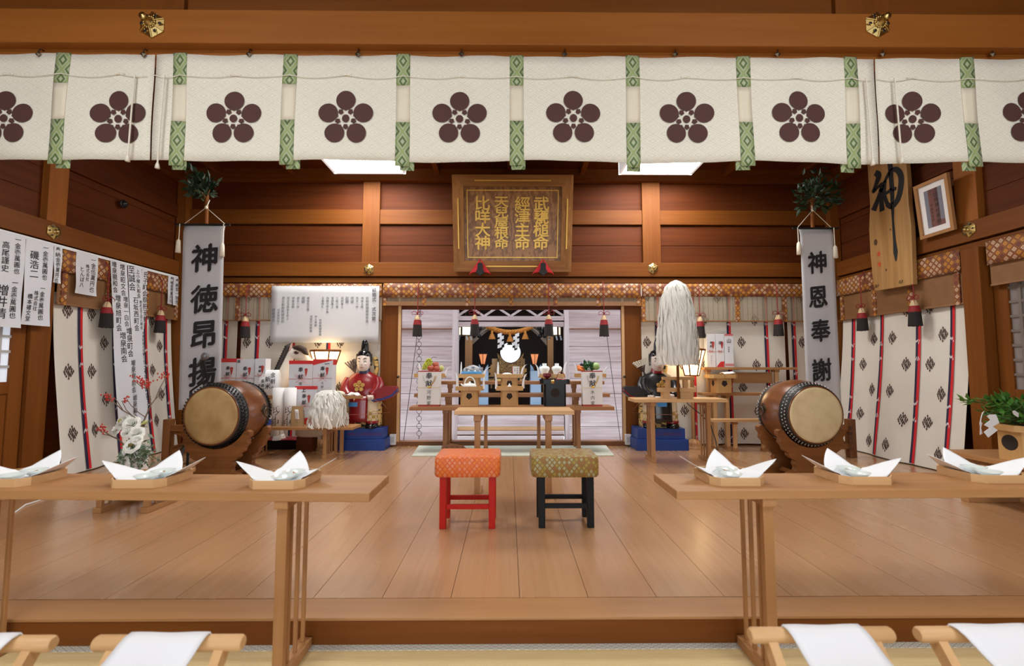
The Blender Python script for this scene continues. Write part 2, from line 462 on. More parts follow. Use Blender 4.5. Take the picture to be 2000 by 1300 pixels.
# side posts at the nail covers, upper short struts
yl = W(104, 452, XL).y; yr = W(1893, 448, XR).y
trim((XL - 0.05, yl - 0.10, NAG1), (XL + 0.035, yl + 0.08, CZ), 'beam', 'z'); trim((XL - 0.05, yl - 0.16, 0), (XL + 0.03, yl + 0.02, NAG0 - 0.01), 'frame', 'z')
trim((XR - 0.035, yr - 0.12, NAG1), (XR + 0.05, yr + 0.08, CZ), 'beam', 'z'); trim((XR - 0.10, yr - 0.16, 0), (XR + 0.05, yr + 0.0, NAG0 - 0.08), 'frame', 'z')
# lattice doors with frosted panes beyond the side posts
FROST = plain('frosted_glass', (0.62, 0.66, 0.72), 0.35, var=0.05, vs_=3, emit=(0.80, 0.88, 1.0), es=0.50)  # faint glow put into the pane for daylight behind the glass
FROSTD = plain('dim_frosted_glass', (0.20, 0.17, 0.155), 0.4, var=0.1, vs_=5, emit=(0.8, 0.8, 0.9), es=0.03)  # darker pane colour with only a trace of that painted daylight
def lattice_door(X, s, y1, name, zlo, zhi, glass):
    y0 = y1 - 0.95
    mb = MB()
    mb.box((X, y0, 0.02), (X - s * 0.035, y0 + 0.09, NAG0 - 0.01)); mb.box((X, y1 - 0.11, 0.02), (X - s * 0.035, y1, NAG0 - 0.01))
    ya_, yb_ = y0 + 0.0901, y1 - 0.1101
    mb.box((X - s * 0.002, ya_, zhi), (X - s * 0.033, yb_, NAG0 - 0.012)); mb.box((X - s * 0.002, ya_, zlo - 0.10), (X - s * 0.033, yb_, zlo)); mb.box((X - s * 0.002, ya_, 0.022), (X - s * 0.033, yb_, 0.14))
    mb.box((X - s * 0.012, ya_, 0.1), (X - s * 0.025, yb_, zlo - 0.05))
    o = struct(name, mb, wood('frame', 'z'), bevel=0.003)
    b = MB()
    yy = y0 + 0.09; 
    ny = 9
    for i in range(1, ny): 
        q = y0 + 0.09 + (0.75) * i / ny; b.box((X - s * 0.004, q - 0.011, zlo), (X - s * 0.02, q + 0.011, zhi))
    nz = max(3, round((zhi - zlo) / 0.125))
    for i in range(1, nz):
        q = zlo + (zhi - zlo) * i / nz; b.box((X - s * 0.006, y0 + 0.08, q - 0.011), (X - s * 0.018, y1 - 0.1, q + 0.011))
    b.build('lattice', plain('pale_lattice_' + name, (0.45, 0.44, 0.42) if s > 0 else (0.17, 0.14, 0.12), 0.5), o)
    MB().box((X - s * 0.021, y0 + 0.08, zlo - 0.01), (X - s * 0.027, y1 - 0.1, zhi + 0.01)).build('pane', glass, o)
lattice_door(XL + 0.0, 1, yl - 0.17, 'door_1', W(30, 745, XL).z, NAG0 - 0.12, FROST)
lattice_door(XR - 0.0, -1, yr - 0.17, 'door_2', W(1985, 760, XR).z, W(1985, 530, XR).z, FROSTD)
# ceiling, joists, back cornice
mb = MB(); LX = [(P(653, 338, D - 0.24).x, P(793, 338, D - 0.24).x), (P(1208, 333, D - 0.24).x, P(1350, 333, D - 0.24).x)]
mb.box((XL - 0.1, 2.28, CZ + 0.03), (XR + 0.1, D + 0.1, CZ + 0.06)); struct('ceiling', mb, wood('board', 'y'), origin=(0, 4, CZ + 0.03))
mb = MB(); mb.box((XL - 0.2, -3.4, 3.5), (XR + 0.2, 2.36, 3.55)); struct('ceiling_hall', mb, wood('frame', 'y'))
for k in range(-4, 5):
    xx = 0.02 + k * 0.92
    trim((xx - 0.03, 2.45, CZ - 0.05), (xx + 0.03, D - 0.06, CZ + 0.03), 'frame', 'y', bevel=0.003)
# front tie beam (inner pillars' line) with recessed boards over it and the rail that carries the curtain
BY = 2.24
def zf(py, Y=BY): return P(1000, py, Y).z
trim((XL - 0.1, BY, zf(87)), (XR + 0.1, BY + 0.14, zf(22)), 'beam', 'x', 0.004)
trim((XL - 0.1, BY + 0.055, zf(120, BY + 0.055)), (XR + 0.1, BY + 0.12, zf(87) + 0.005), 'beam', 'x', 0.002)
mb = MB().box((XL - 0.1, BY + 0.06, zf(22)), (XR + 0.1, BY + 0.10, 3.6)); struct('wall_front', mb, wood('frame', 'x'))
for a, b in ((274, 359), (1632, 1737)):
    trim((P(a, 10, BY + 0.03).x, BY + 0.03, zf(22)), (P(b, 10, BY + 0.03).x, BY + 0.12, 3.6), 'frame', 'z')
# front of the worshippers' hall behind the photographer: pillars and unseen walls, their opening narrowed to cut the daylight
mb = MB().box((XL - 0.2, -3.25, 2.1), (XR + 0.2, -3.15, 3.6))
for a, b in ((XL - 0.2, -2.5), (2.5, XR + 0.2)): mb.box((a, -3.25, ZT), (b, -3.15, 2.1))
struct('wall_entrance', mb, wood('board', 'x'))
for xx in (-4.2, -2.2, 2.2, 4.2): trim((xx - 0.1, -3.3, ZT), (xx + 0.1, -3.1, 3.5), 'frame', 'z')
# ------------------------------------------------------------------ ceiling lights
LAMP = NT('lit_diffuser').fin((0.9, 0.9, 0.9), 0.5, emit=(1.0, 0.97, 0.93), es=30.0)
for k, (a, b) in enumerate(LX):
    y1 = D - 0.24; y0 = y1 - 1.0
    o = thing('ceiling_light', ['glowing square ceiling light peeking out under the hanging curtain, left of the plaque', 'glowing square ceiling light peeking out under the hanging curtain, right of the plaque'][k], 'ceiling light', ((a + b) / 2, (y0 + y1) / 2, CZ - 0.125), 'square ceiling lights')
    m = MB()
    for lo, hi in (((a, y0, CZ - 0.12), (a + 0.03, y1, CZ + 0.03)), ((b - 0.03, y0, CZ - 0.12), (b, y1, CZ + 0.03)), ((a, y0, CZ - 0.12), (b, y0 + 0.03, CZ + 0.03)), ((a, y1 - 0.03, CZ - 0.12), (b, y1, CZ + 0.03))): m.box(lo, hi)
    m.build('frame', plain('white_enamel', (0.85, 0.85, 0.85), 0.4, emit=(1, 1, 1), es=0.5), o)  # slight glow put into the enamel for lamp light on the rim
    MB().box((a + 0.03, y0 + 0.03, CZ - 0.112), (b - 0.03, y1 - 0.03, CZ - 0.09)).build('diffuser', LAMP, o)
# ------------------------------------------------------------------ inner sanctuary across the little court
HY = 7.25                                # its facade
def h(px, py, Y=HY): return P(px, py, Y)
GR = wood('grey', 'x')
mb = MB()
def hb(mb, a, b, y0, y1, Y0=HY, Y1=None, m=0):
    p, q = h(a, y0, Y0), h(b, y1, Y0); mb.box((p.x, Y0, p.z), (q.x, Y1 or Y0 + 0.08, q.z), m)
ys = [560, 592, 642, 676, 706, 738, 768, 800, 832, 861, 880]
for a, b in ((700, 884), (1108, 1300)):
    for i in range(len(ys) - 1): hb(mb, a, b, ys[i] + 0.8, ys[i + 1])
    mb.box((h(a, 700).x, HY + 0.03, -0.3), (h(b, 700).x, HY + 0.1, 4.2))
struct('wall_outside', mb, GR, bevel=0.004, origin=(0, HY, 0))
GRZ = wood('grey', 'z')
def strim(a, b, y0, y1, Y0, Y1, mat):
    global T_
    m = MB(); hb(m, a, b, y0, y1, Y0, Y1); struct('trim_%d' % T_, m, mat, bevel=0.004); T_ += 1
strim(884, 893, 560, 880, HY - 0.06, HY + 0.1, GRZ); strim(1102, 1113, 560, 880, HY - 0.06, HY + 0.1, GRZ)
strim(893, 1102, 617, 625.5, HY - 0.05, HY + 0.08, GR); strim(893, 1102, 628, 637, HY - 0.04, HY + 0.08, GR)
strim(700, 884, 641, 643, HY - 0.03, HY, wood('stand', 'x')); strim(1113, 1300, 641, 643, HY - 0.03, HY, wood('stand', 'x'))
# triangular truss bars in the transom
m = MB()
for k in range(4):
    x0 = 893 + 52.2 * k; x1 = x0 + 52.2; xm = (x0 + x1) / 2
    for pa, pb in (((x0, 617), (xm, 600)), ((xm, 600), (x1, 617))):
        a = h(pa[0], pa[1], HY); b = h(pb[0], pb[1], HY); dx = (b - a).normalized(); nn = Vector((-dx.z, 0, dx.x)) * 0.017
        m.add([a + nn, b + nn, b - nn, a - nn] + [q + Vector((0, 0.03, 0)) for q in (a + nn, b + nn, b - nn, a - nn)], [(0, 1, 2, 3), (7, 6, 5, 4), (0, 4, 5, 1), (1, 5, 6, 2), (2, 6, 7, 3), (3, 7, 4, 0)])
m.box((h(893, 600).x, HY, h(0, 600).z - 0.0), (h(1102, 600).x, HY + 0.03, h(0, 590).z))
struct('trim_%d' % T_, m, GR); T_ += 1
# dark room behind: floor, walls, back
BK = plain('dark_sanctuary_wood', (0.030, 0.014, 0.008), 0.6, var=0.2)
zi = h(1000, 829).z
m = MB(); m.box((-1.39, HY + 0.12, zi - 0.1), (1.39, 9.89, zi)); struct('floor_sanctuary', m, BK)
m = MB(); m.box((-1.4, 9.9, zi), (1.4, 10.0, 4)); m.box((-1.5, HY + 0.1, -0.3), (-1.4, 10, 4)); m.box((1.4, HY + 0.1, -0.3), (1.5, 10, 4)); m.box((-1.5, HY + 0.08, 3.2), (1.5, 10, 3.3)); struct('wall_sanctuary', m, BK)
# step front: pale wall, white sill, orange and dark steps
strim(893, 1102, 812, 829, HY - 0.02, HY + 0.1, GR)
strim(893, 1102, 829, 832.5, HY - 0.06, HY + 0.1, GR); strim(893, 1102, 832.5, 842, HY - 0.03, HY + 0.1, wood('pale', 'x')); strim(893, 1102, 842, 848, HY - 0.10, HY + 0.1, GR)
strim(893, 1102, 848, 852, HY - 0.07, HY + 0.1, wood('stand', 'x')); strim(893, 1102, 852, 875, HY - 0.16, HY + 0.1, GR)
m = MB(); m.box((-5, D + 0.1, -0.35), (5, HY + 0.1, -0.30)); struct('floor_court', m, plain('pale_gravel', (0.5, 0.48, 0.46), 0.9, var=0.25, vs_=60))
# pillars inside
for a, b in ((908.5, 921.5), (1069.5, 1082)):
    strim(a, b, 640, 830, 7.9, 8.0, wood('tan', 'z'))
# ------------------------------------------------------------------ front curtain in three lengths with ribbons, crests and cords
CY = BY + 0.045
def cz(py): return P(1000, py, CY).z
def cx(px): return P(px, 112, CY).x
ztop = cz(111); zbot = cz(316.5)
def cwave(x, z):
    f = (ztop - z) / (ztop - zbot)
    return CY - 0.008 - 0.010 * f * math.sin(x * 5.3 + 1.0) - 0.004 * math.sin(x * 17.0 + z * 9)
def front_z(x, f):
    sag = 0.006 * abs(math.sin(x * 5.6 + 0.4))
    return ztop - sag * (1 - f) + (zbot - ztop) * f + 0.004 * f * math.sin(x * 6.1)
PX = 1 / FPX * CY                      # one pixel at the curtain
CORDM = plain('ivory_cord', (0.78, 0.74, 0.64), 0.7)
def crest(mb, x, z, r=37 * PX):
    def flat(poly): 
        v = [(x + a * r, cwave(x + a * r, z + b * r) - 0.006, z + b * r) for a, b in poly]
        mb.add(v, [tuple(range(len(v)))])
    for k in range(5):
        th = pi / 2 + 2 * pi * k / 5; c, s_ = math.cos(th), math.sin(th)
        poly = []
        for j in range(25):
            a = -pi + 0.42 + (2 * pi - 0.84) * j / 24
            poly.append((1.0 + 0.53 * math.cos(a), 0.53 * math.sin(a)))
        poly += [(0.46, 0.055), (0.42, 0.0), (0.46, -0.055)]
        flat([(p * c - q * s_, p * s_ + q * c) for p, q in poly])
        th += pi / 5; c, s_ = math.cos(th), math.sin(th)
        flat([((0.45 + 0.165 * math.cos(a)) * c - 0.155 * math.sin(a) * s_, (0.45 + 0.165 * math.cos(a)) * s_ + 0.155 * math.sin(a) * c) for a in [2 * pi * i / 5 for i in range(5)]])
    flat([(0.205 * math.cos(2 * pi * i / 20), 0.22 * math.sin(2 * pi * i / 20)) for i in range(20)])
def ribbon(par, pxt, side, long=326):
    x = cx(pxt); w = 14 * PX
    def strip(z0, z1, m, yo, dx=0, mb=None):
        mb.grid(lambda u, v: (x + dx + (u * 2 - 1) * w, cwave(x + (u * 2 - 1) * w, z0 + (z1 - z0) * v) - yo, z0 + (z1 - z0) * v), 3, 6, m)
    mb = MB()
    strip(cz(170), ztop + 0.002, 0, 0.003, 0, mb); strip(cz(240), cz(170), 1, 0.003, 0, mb); strip(cz(long), cz(240), 0, 0.004, 0, mb)
    strip(cz(long + 6), cz(315), 0, -0.012, side * 11 * PX, mb)
    rb = mb.build('ribbon', [GREEN, RIBCREAM], par, solid=0.0012, fix=False)
    dx = x - par.location.x - 0.0355
    for v_ in rb.data.vertices: v_.co.x -= dx
    rb.location.x = dx
    return rb
segs = [(-60, 304, [14, 234], [(128, 1)], 'cream curtain length with plum crests at the far left of the front beam'),
        (307.5, 1704, [459, 677, 898, 1119, 1340, 1557], [(355.5, 0.2), (569.5, 1), (789, 0.8), (1009, 0.3), (1234, 0.1), (1449, -0.7), (1657.5, -0.9)], 'long middle length of cream curtain bearing six plum crests'),
        (1707, 2060, [1780, 2003], [(1882.5, -0.8)], 'cream curtain length with plum crests at the far right of the front beam')]
for a, b, crests, ribs, lab in segs:
    xa, xb = cx(a), cx(b)
    o = thing('crested_curtain', lab, 'curtain', ((xa + xb) / 2, CY, zbot), 'cream crested curtains along the front beam')
    n = max(12, int((xb - xa) / 0.04))
    MB().grid(lambda u, v: (xa + (xb - xa) * u, cwave(xa + (xb - xa) * u, ztop + (zbot - ztop) * v), front_z(xa + (xb - xa) * u, v)), n, 10).build('cloth', CREAM, o, solid=0.002, fix=False)
    for c in crests:
        mb = MB(); crest(mb, P(c, 234, CY).x, P(c, 234, CY).z); mb.build('plum_crest', CREST, o, fix=False)
    for pxr, sd in ribs: ribbon(o, pxr, sd)
    # gathering cord with knots, loose ends near the openings
    mb = MB(); xs = sorted([xa] + [cx(r[0]) for r in ribs] + [P(c, 234, CY).x for c in crests] + [xb]); pts = []
    for i in range(len(xs) - 1):
        for k in range(6):
            u = k / 6; x = xs[i] + (xs[i + 1] - xs[i]) * u
            pts.append((x, cwave(x, cz(158)) - 0.008, cz(153) - 0.012 * math.sin(pi * u)))
    mb.tube(pts, 0.0022, 6)
    for c in crests:
        x = P(c, 234, CY).x
        for d in (-0.02, -0.007, 0.007, 0.02): mb.ell((x + d, cwave(x, cz(152)) - 0.008, cz(152)), (0.009, 0.004, 0.005), 0, 8, 5)
    ends = {0: [(275, 321)], 1: [(332, 334), (1680, 323)], 2: [(1735, 319)]}[segs.index((a, b, crests, ribs, lab))]
    for pxe, pye in ends:
        x = cx(pxe); sgn = 1 if pxe > 1000 else -1
        mb.tube([(x, CY - 0.03, cz(156)), (x + sgn * 0.004, CY - 0.032, cz(220)), (x + sgn * 0.008, CY - 0.034, cz(pye - 8))], 0.004, 6)
        mb.lathe([(0.005, 0), (0.0085, -0.01), (0.011, -0.028), (0, -0.029)], 8, M=Matrix.Translation((x + sgn * 0.008, CY - 0.034, cz(pye - 8))))
    mb.build('cord', CORDM, o)
# hooks that carry the curtain
hk = thing('curtain_hook', 'x', 'hook', (0, 0, 0), 'small bronze hooks along the curtain top')
MB().tube([(0, 0.005, 0.035), (0, -0.012, 0.033), (0.002, -0.02, 0.022), (0, -0.022, 0.008)], 0.0028, 6).build('hook_wire', BRONZE, hk, local=True)
m = MB(); q = 0.016; m.add([(q, -0.022, 0), (0, -0.022, q), (-q, -0.022, 0), (0, -0.022, -q), (0, -0.03, 0), (0, -0.016, 0)], [(0, 1, 4), (1, 2, 4), (2, 3, 4), (3, 0, 4), (1, 0, 5), (2, 1, 5), (3, 2, 5), (0, 3, 5)])
m.build('diamond_plate', BRONZE, hk, local=True)
hp = [82, 285, 490, 701, 902, 1102, 1317, 1515, 1719, 1932]
hl = ['bronze curtain hook at the far left, left of the first green ribbon', 'bronze curtain hook just left of the left gap between the curtain lengths', 'bronze curtain hook above the leftmost crest of the middle curtain', 'bronze curtain hook above the second crest of the middle curtain', 'bronze curtain hook left of the middle ribbon, over the plaque',
      'bronze curtain hook right of the middle ribbon, over the fourth crest', 'bronze curtain hook above the fifth crest of the middle curtain', 'bronze curtain hook above the rightmost crest of the middle curtain', 'bronze curtain hook just right of the right gap between the curtain lengths', 'bronze curtain hook at the far right, right of the last green ribbon']
for i, x in enumerate(hp):
    loc = P(x, 110, CY - 0.0); loc.y = CY + 0.003
    if i == 0: hk.location = loc; hk['label'] = hl[0]
    else: dup(hk, loc, hl[i])
# ------------------------------------------------------------------ gilt hexagonal nail covers
def nail_cover(peg):
    o = thing('nail_cover', 'x', 'metal ornament', (0, 0, 0), 'gilt hexagonal nail covers')
    r = 0.068; pts = [(r * math.sin(pi / 3 * k), -0.006, r * math.cos(pi / 3 * k)) for k in range(6)]
    m = MB(); m.add(pts + [(0.36 * p[0], -0.024, 0.36 * p[2]) for p in pts] + [(p[0], 0.0, p[2]) for p in pts],
                    [(k, (k + 1) % 6, 6 + (k + 1) % 6, 6 + k) for k in range(6)] + [(12 + k, 12 + (k + 1) % 6, (k + 1) % 6, k) for k in range(6)] + [tuple(range(6, 12))])
    for k in range(6):
        a = pi / 3 * k; m.tube([(r * 0.98 * math.sin(a), -0.008, r * 0.98 * math.cos(a)), (0.3 * r * math.sin(a), -0.026, 0.3 * r * math.cos(a))], 0.004, 6)
        b = a + pi / 6
        m.tube([(0.6 * r * math.sin(b - 0.22), -0.018, 0.6 * r * math.cos(b - 0.22)), (0.86 * r * math.sin(b), -0.011, 0.86 * r * math.cos(b)), (0.6 * r * math.sin(b + 0.22), -0.018, 0.6 * r * math.cos(b + 0.22))], 0.003, 5)
    m.build('plate', GILT, o, local=True)
    h_ = MB()
    for k in range(6):
        b = pi / 3 * k + pi / 6
        h_.lathe([(0, 0.0), (0.0085, 0.0), (0.0085, 0.002), (0, 0.002)], 8, M=Matrix.Translation((0.66 * r * math.sin(b), -0.0165, 0.66 * r * math.cos(b))) @ Matrix.Rotation(pi / 2, 4, 'X'))
    h_.build('pierced_hole', BLACKM, o, local=True)
    c = MB(); Mx = Matrix.Rotation(pi / 2, 4, 'X')
    for k in range(16):
        a = 2 * pi * k / 16; c.ell((0.028 * math.sin(a), -0.026, 0.028 * math.cos(a)), (0.0055, 0.005, 0.0055), 0, 8, 5)
    L = 0.042 if peg else 0.02
    c.lathe([(0, 0.02), (0.024, 0.024), (0.02, 0.03), (0.015, 0.034), (0.013, 0.02 + L), (0.018, 0.024 + L), (0.017, 0.03 + L), (0, 0.034 + L)], 16, M=Mx)
    c.build('knob', GILT, o, local=True)
    return o
nf = nail_cover(True); nb_ = nail_cover(False)
nf.location = P(299, 50, BY); nf['label'] = 'large gilt hexagonal nail cover with peg at the left of the front beam'
dup(nf, P(1712, 50, BY), 'large gilt hexagonal nail cover with peg at the right of the front beam')
nb_.location = P(720.5, 526, D - 0.05); nb_['label'] = 'gilt nail cover on the back tie rail, left of the plaque'
dup(nb_, P(1275.5, 524, D - 0.05), 'gilt nail cover on the back tie rail, right of the plaque')
dup(nb_, W(104, 452, XL + 0.046), 'gilt nail cover on the left side wall rail above the hanging papers', pi / 2)
dup(nb_, W(1893, 448, XR - 0.046), 'gilt nail cover on the right side wall rail beside the framed photograph', -pi / 2)
# ------------------------------------------------------------------ plaque
pw, ph = 1.46, 1.155
zb0 = P(1000, 530, 5.735).z; lean = math.asin(0.29 / ph)
pc = P(1001, 530, 5.735)
o = thing('shrine_plaque', 'large dark wooden plaque with gilt vertical characters hung over the opening', 'plaque', pc)
PM = Matrix.Translation(pc) @ Matrix.Rotation(lean, 4, 'X')
PW = wood('plaque', 'x')
m = MB(); f = 0.135
for poly in ([(-pw / 2, 0), (pw / 2, 0), (pw / 2 - f, f), (-pw / 2 + f, f)], [(-pw / 2, ph), (-pw / 2 + f, ph - f), (pw / 2 - f, ph - f), (pw / 2, ph)]):
    m.prism([(x, z) for x, z in poly], (0, -0.07, 0), (1, 0, 0), (0, 0, 1), (0, 0.07, 0))
for poly in ([(-pw / 2, 0), (-pw / 2 + f, f), (-pw / 2 + f, ph - f), (-pw / 2, ph)], [(pw / 2, 0), (pw / 2, ph), (pw / 2 - f, ph - f), (pw / 2 - f, f)]):
    m.prism(poly, (0, -0.07, 0), (1, 0, 0), (0, 0, 1), (0, 0.07, 0), 1)
m.v = [PM @ p for p in m.v]; m.build('frame', [PW, wood('plaque', 'z')], o, bevel=0.006)
m = MB().box((-pw / 2 + f - 0.01, -0.03, f - 0.01), (pw / 2 - f + 0.01, -0.005, ph - f + 0.01)); m.v = [PM @ p for p in m.v]
t = NT('burl_panel'); nz = t.noise(t.scaled(3.0, 3, 0.9), 1.4, 5.0, 0.6); rings = t.m('SINE', t.m('MULTIPLY', nz, 60.0))
m.build('panel', t.fin(t.mix(t.sstep(rings, -1, 1), (0.34, 0.165, 0.05), (0.19, 0.08, 0.024)), 0.35), o)
def boxes(name, lst, mt):
    mm = MB()
    for lo, hi in lst: mm.box(lo, hi)
    mm.v = [PM @ p for p in mm.v]; mm.build(name, mt, o)
ix, iz = pw / 2 - f - 0.035, 0
for lo, hi in (((-0.46, -0.076, ph - f / 2 - 0.007), (0.46, -0.068, ph - f / 2 + 0.007)), ((-0.36, -0.076, f / 2 - 0.007), (0.36, -0.068, f / 2 + 0.007)), ((-pw / 2 + f / 2 - 0.007, -0.076, 0.28), (-pw / 2 + f / 2 + 0.007, -0.068, 0.88)), ((pw / 2 - f / 2 - 0.007, -0.076, 0.28), (pw / 2 - f / 2 + 0.007, -0.068, 0.88))):
    boxes('gilt_bar', [(lo, hi)], GOLDP)
a0, a1, b0, b1 = -ix, ix, f + 0.035, ph - f - 0.035; w_ = 0.011
boxes('gilt_border', [((a0, -0.036, b0), (a1, -0.028, b0 + w_)), ((a0, -0.036, b1 - w_), (a1, -0.028, b1)), ((a0, -0.036, b0), (a0 + w_, -0.028, b1)), ((a1 - w_, -0.036, b0), (a1, -0.028, b1))], GOLDP)
def pz(py): return (530 - py) / (530 - 335) * ph
for txt, px, y0, y1 in (('武甕槌命', 1057, 391, 470), ('經津主命', 1020, 391, 470), ('天兒屋根命', 979, 387, 471), ('比咩大神', 942, 390, 470)):
    mm = MB(); n = len(txt)
    write(mm, txt, ((px - 1001) * 0.00625, -0.034, pz(y0)), (1, 0, 0), (0, 0, 1), 1.13 * (pz(y0) - pz(y1)) / (n - 1), (pz(y0) - pz(y1)) / (n - 1), 0.012, slant=0.0, narrow=1.12 if n == 4 else 1.3, fat=0.016)
    mm.v = [PM @ p for p in mm.v]; mm.build('gilt_lettering', GOLDP, o, solid=0.008, fix=False)
# cushioned hooks under the plaque
def plaque_hook(px, lab):
    c = P(px, 541, D - 0.215); oo = thing('plaque_hook', lab, 'hook', c, 'padded hooks under the plaque')
    m = MB(); k = 0.00645
    for s_ in (-1, 1):
        m.prism([(s_ * 0.004, 0.225), (s_ * 0.045, 0.16), (s_ * 0.135, 0.03), (s_ * 0.10, 0.055), (s_ * 0.05, 0.06), (s_ * 0.03, 0.07)], c + Vector((0, -0.03, 0)), (1, 0, 0), (0, 0, 1), (0, 0.05, 0))
    m.build('red_pad', REDC, oo, bevel=0.006)
    m = MB(); m.prism([(-0.03, 0.165), (0.03, 0.165), (0.033, 0.09), (0.055, 0.05), (0.0, 0.012), (-0.055, 0.05), (-0.033, 0.09)], c + Vector((0, -0.055, 0)), (1, 0, 0), (0, 0, 1), (0, 0.05, 0)); m.build('iron_block', BLACKM, oo, bevel=0.005)
plaque_hook(938, 'red padded black iron hook under the left foot of the plaque'); plaque_hook(1060.5, 'red padded black iron hook under the right foot of the plaque')
# ------------------------------------------------------------------ wall curtains with purple-red ribbons and tree motifs
MOT = plain('dark_brown_print', (0.075, 0.045, 0.035), 0.9)
CRANE = plain('white_print', (0.75, 0.72, 0.74), 0.9)
DASH = []
_r = random.Random(4)
for row in range(-3, 4):
    n = 4 - abs(row) // 1 if abs(row) < 3 else 1
    n = {0: 5, 1: 4, 2: 3, 3: 1}[abs(row)]
    for k in range(n): DASH.append(((k - (n - 1) / 2) * 0.022 + _r.uniform(-0.003, 0.003), row * 0.020 + _r.uniform(-0.005, 0.005), _r.uniform(0.85, 1.25)))
def wall_curtain(lab, A, B, n, z0, z1, stripes, phase, amp=0.018, bulge=0.0, first=0.35):
    A = Vector((A[0], A[1], 0)); B = Vector((B[0], B[1], 0)); L = (B - A).length; d = (B - A) / L; n = Vector((n[0], n[1], 0))
    def pt(s_, z, off=0.0):
        f_ = (z1 - z) / (z1 - z0)
        o_ = 0.012 + amp * (0.35 + 0.65 * f_) * (0.5 + 0.5 * math.sin(s_ * 7.5 + phase + 0.4 * math.sin(z * 2.0))) + bulge * f_ ** 1.6 + 0.006 * f_ * math.sin(s_ * 23 + z * 3)
        p = A + d * s_ + n * (o_ + off); return Vector((p.x, p.y, z))
    oo = thing('wall_curtain', lab, 'curtain', pt(L / 2, z0), 'off-white printed wall curtains')
    MB_ = MB().grid(lambda u, v: pt(L * u, z1 + (z0 - z1) * v), max(8, int(L / 0.03)), 24)
    mots = MB(); mids = MB()
    row = 0; z = z1 - 0.16
    edges = [-0.45 + stripes[0]] + list(stripes) + [stripes[-1] + 0.45]
    while z > z0 + 0.08:
        for i in range(len(edges) - 1):
            s_ = edges[i] + (edges[i + 1] - edges[i]) * (0.33 if (row + i) % 2 else 0.71)
            if 0.06 < s_ < L - 0.06:
                for a, b, k in DASH:
                    q = [(0, 0.017 * k), (0.0075, 0.004), (0.0065, -0.006), (0, -0.014 * k), (-0.0075, -0.004), (-0.0065, 0.006)]
                    MB_.add([pt(s_ + a + x, z + b + y, 0.0035) for x, y in q], [tuple(range(6))], 1)
        z -= 0.285; row += 1
    MB_.build('cloth', [KABE, MOT], oo, fix=False)
    for s_ in stripes:
        if not 0.03 < s_ < L - 0.03: continue
        r = MB(); w = 0.026
        r.grid(lambda u, v: pt(s_ - w + w * u, z1 + (z0 + 0.01 - z1) * v, 0.006), 1, 24, 0); r.grid(lambda u, v: pt(s_ + w * u, z1 + (z0 + 0.01 - z1) * v, 0.0085), 1, 24, 1)
        zz = z1 - 0.5
        while zz > z0 + 0.1:
            for dz_ in (0, -0.17):
                for k in range(5):
                    x = -0.018 + 0.008 * k; y = _r.uniform(-0.015, 0.015)
                    r.add([pt(s_ + x + a, zz + dz_ + y + b, 0.010) for a, b in ((-0.003, -0.014), (0.004, -0.008), (0.003, 0.014), (-0.003, 0.006))], [(0, 1, 2, 3)], 2)
            zz -= 0.62
        r.build('ribbon', [NAVY, REDC, CRANE], oo, fix=False)
    return oo
zv = NAG0 - 0.10
def bx(px): return P(px, 700, D).x
yb = D + 0.015
def strp(A, lst): return [bx(p) - bx(A) for p in lst]
zbk0, zbk1 = 0.02, zb(600)
wall_curtain('narrow off-white curtain strip behind the left banner on the back wall', (bx(425), yb), (bx(462), yb), (0, -1), zbk0, zb(556), strp(425, [440]), 0.3)
wall_curtain('off-white printed curtain behind the horse and the red-robed figure', (bx(470), yb), (bx(743), yb), (0, -1), zbk0, zb(556), strp(470, [502, 572, 641, 711]), 1.1)
wall_curtain('off-white printed curtain on the back wall behind the stepped stand', (bx(1253), yb), (bx(1534), yb), (0, -1), zbk0, zb(556), strp(1253, [1284, 1354, 1425, 1497]), 2.0)
wall_curtain('narrow off-white curtain strip beside the right banner on the back wall', (bx(1540), yb), (bx(1640), yb), (0, -1), zbk0, zb(556), strp(1540, [1551, 1600]), 0.7)
xl = XL - 0.02; yA = yl + 0.04
wall_curtain('off-white printed curtain on the left side wall behind the flowers', (xl, yA), (xl, D - 0.1), (1, 0), 0.01, W(150, 605, XL).z + 0.14, [0.255, 0.66, 1.05, 1.39], 0.4, 0.05, 0.16)
xr = XR + 0.02; yB = yr + 0.02
wall_curtain('off-white printed curtain on the right side wall under the carved plank', (xr, D - 0.1), (xr, yB + 0.0), (-1, 0), 0.01, W(1850, 590, XR).z + 0.14, [0.17, 0.60, 1.05, 1.42], 1.9, 0.05, 0.16)
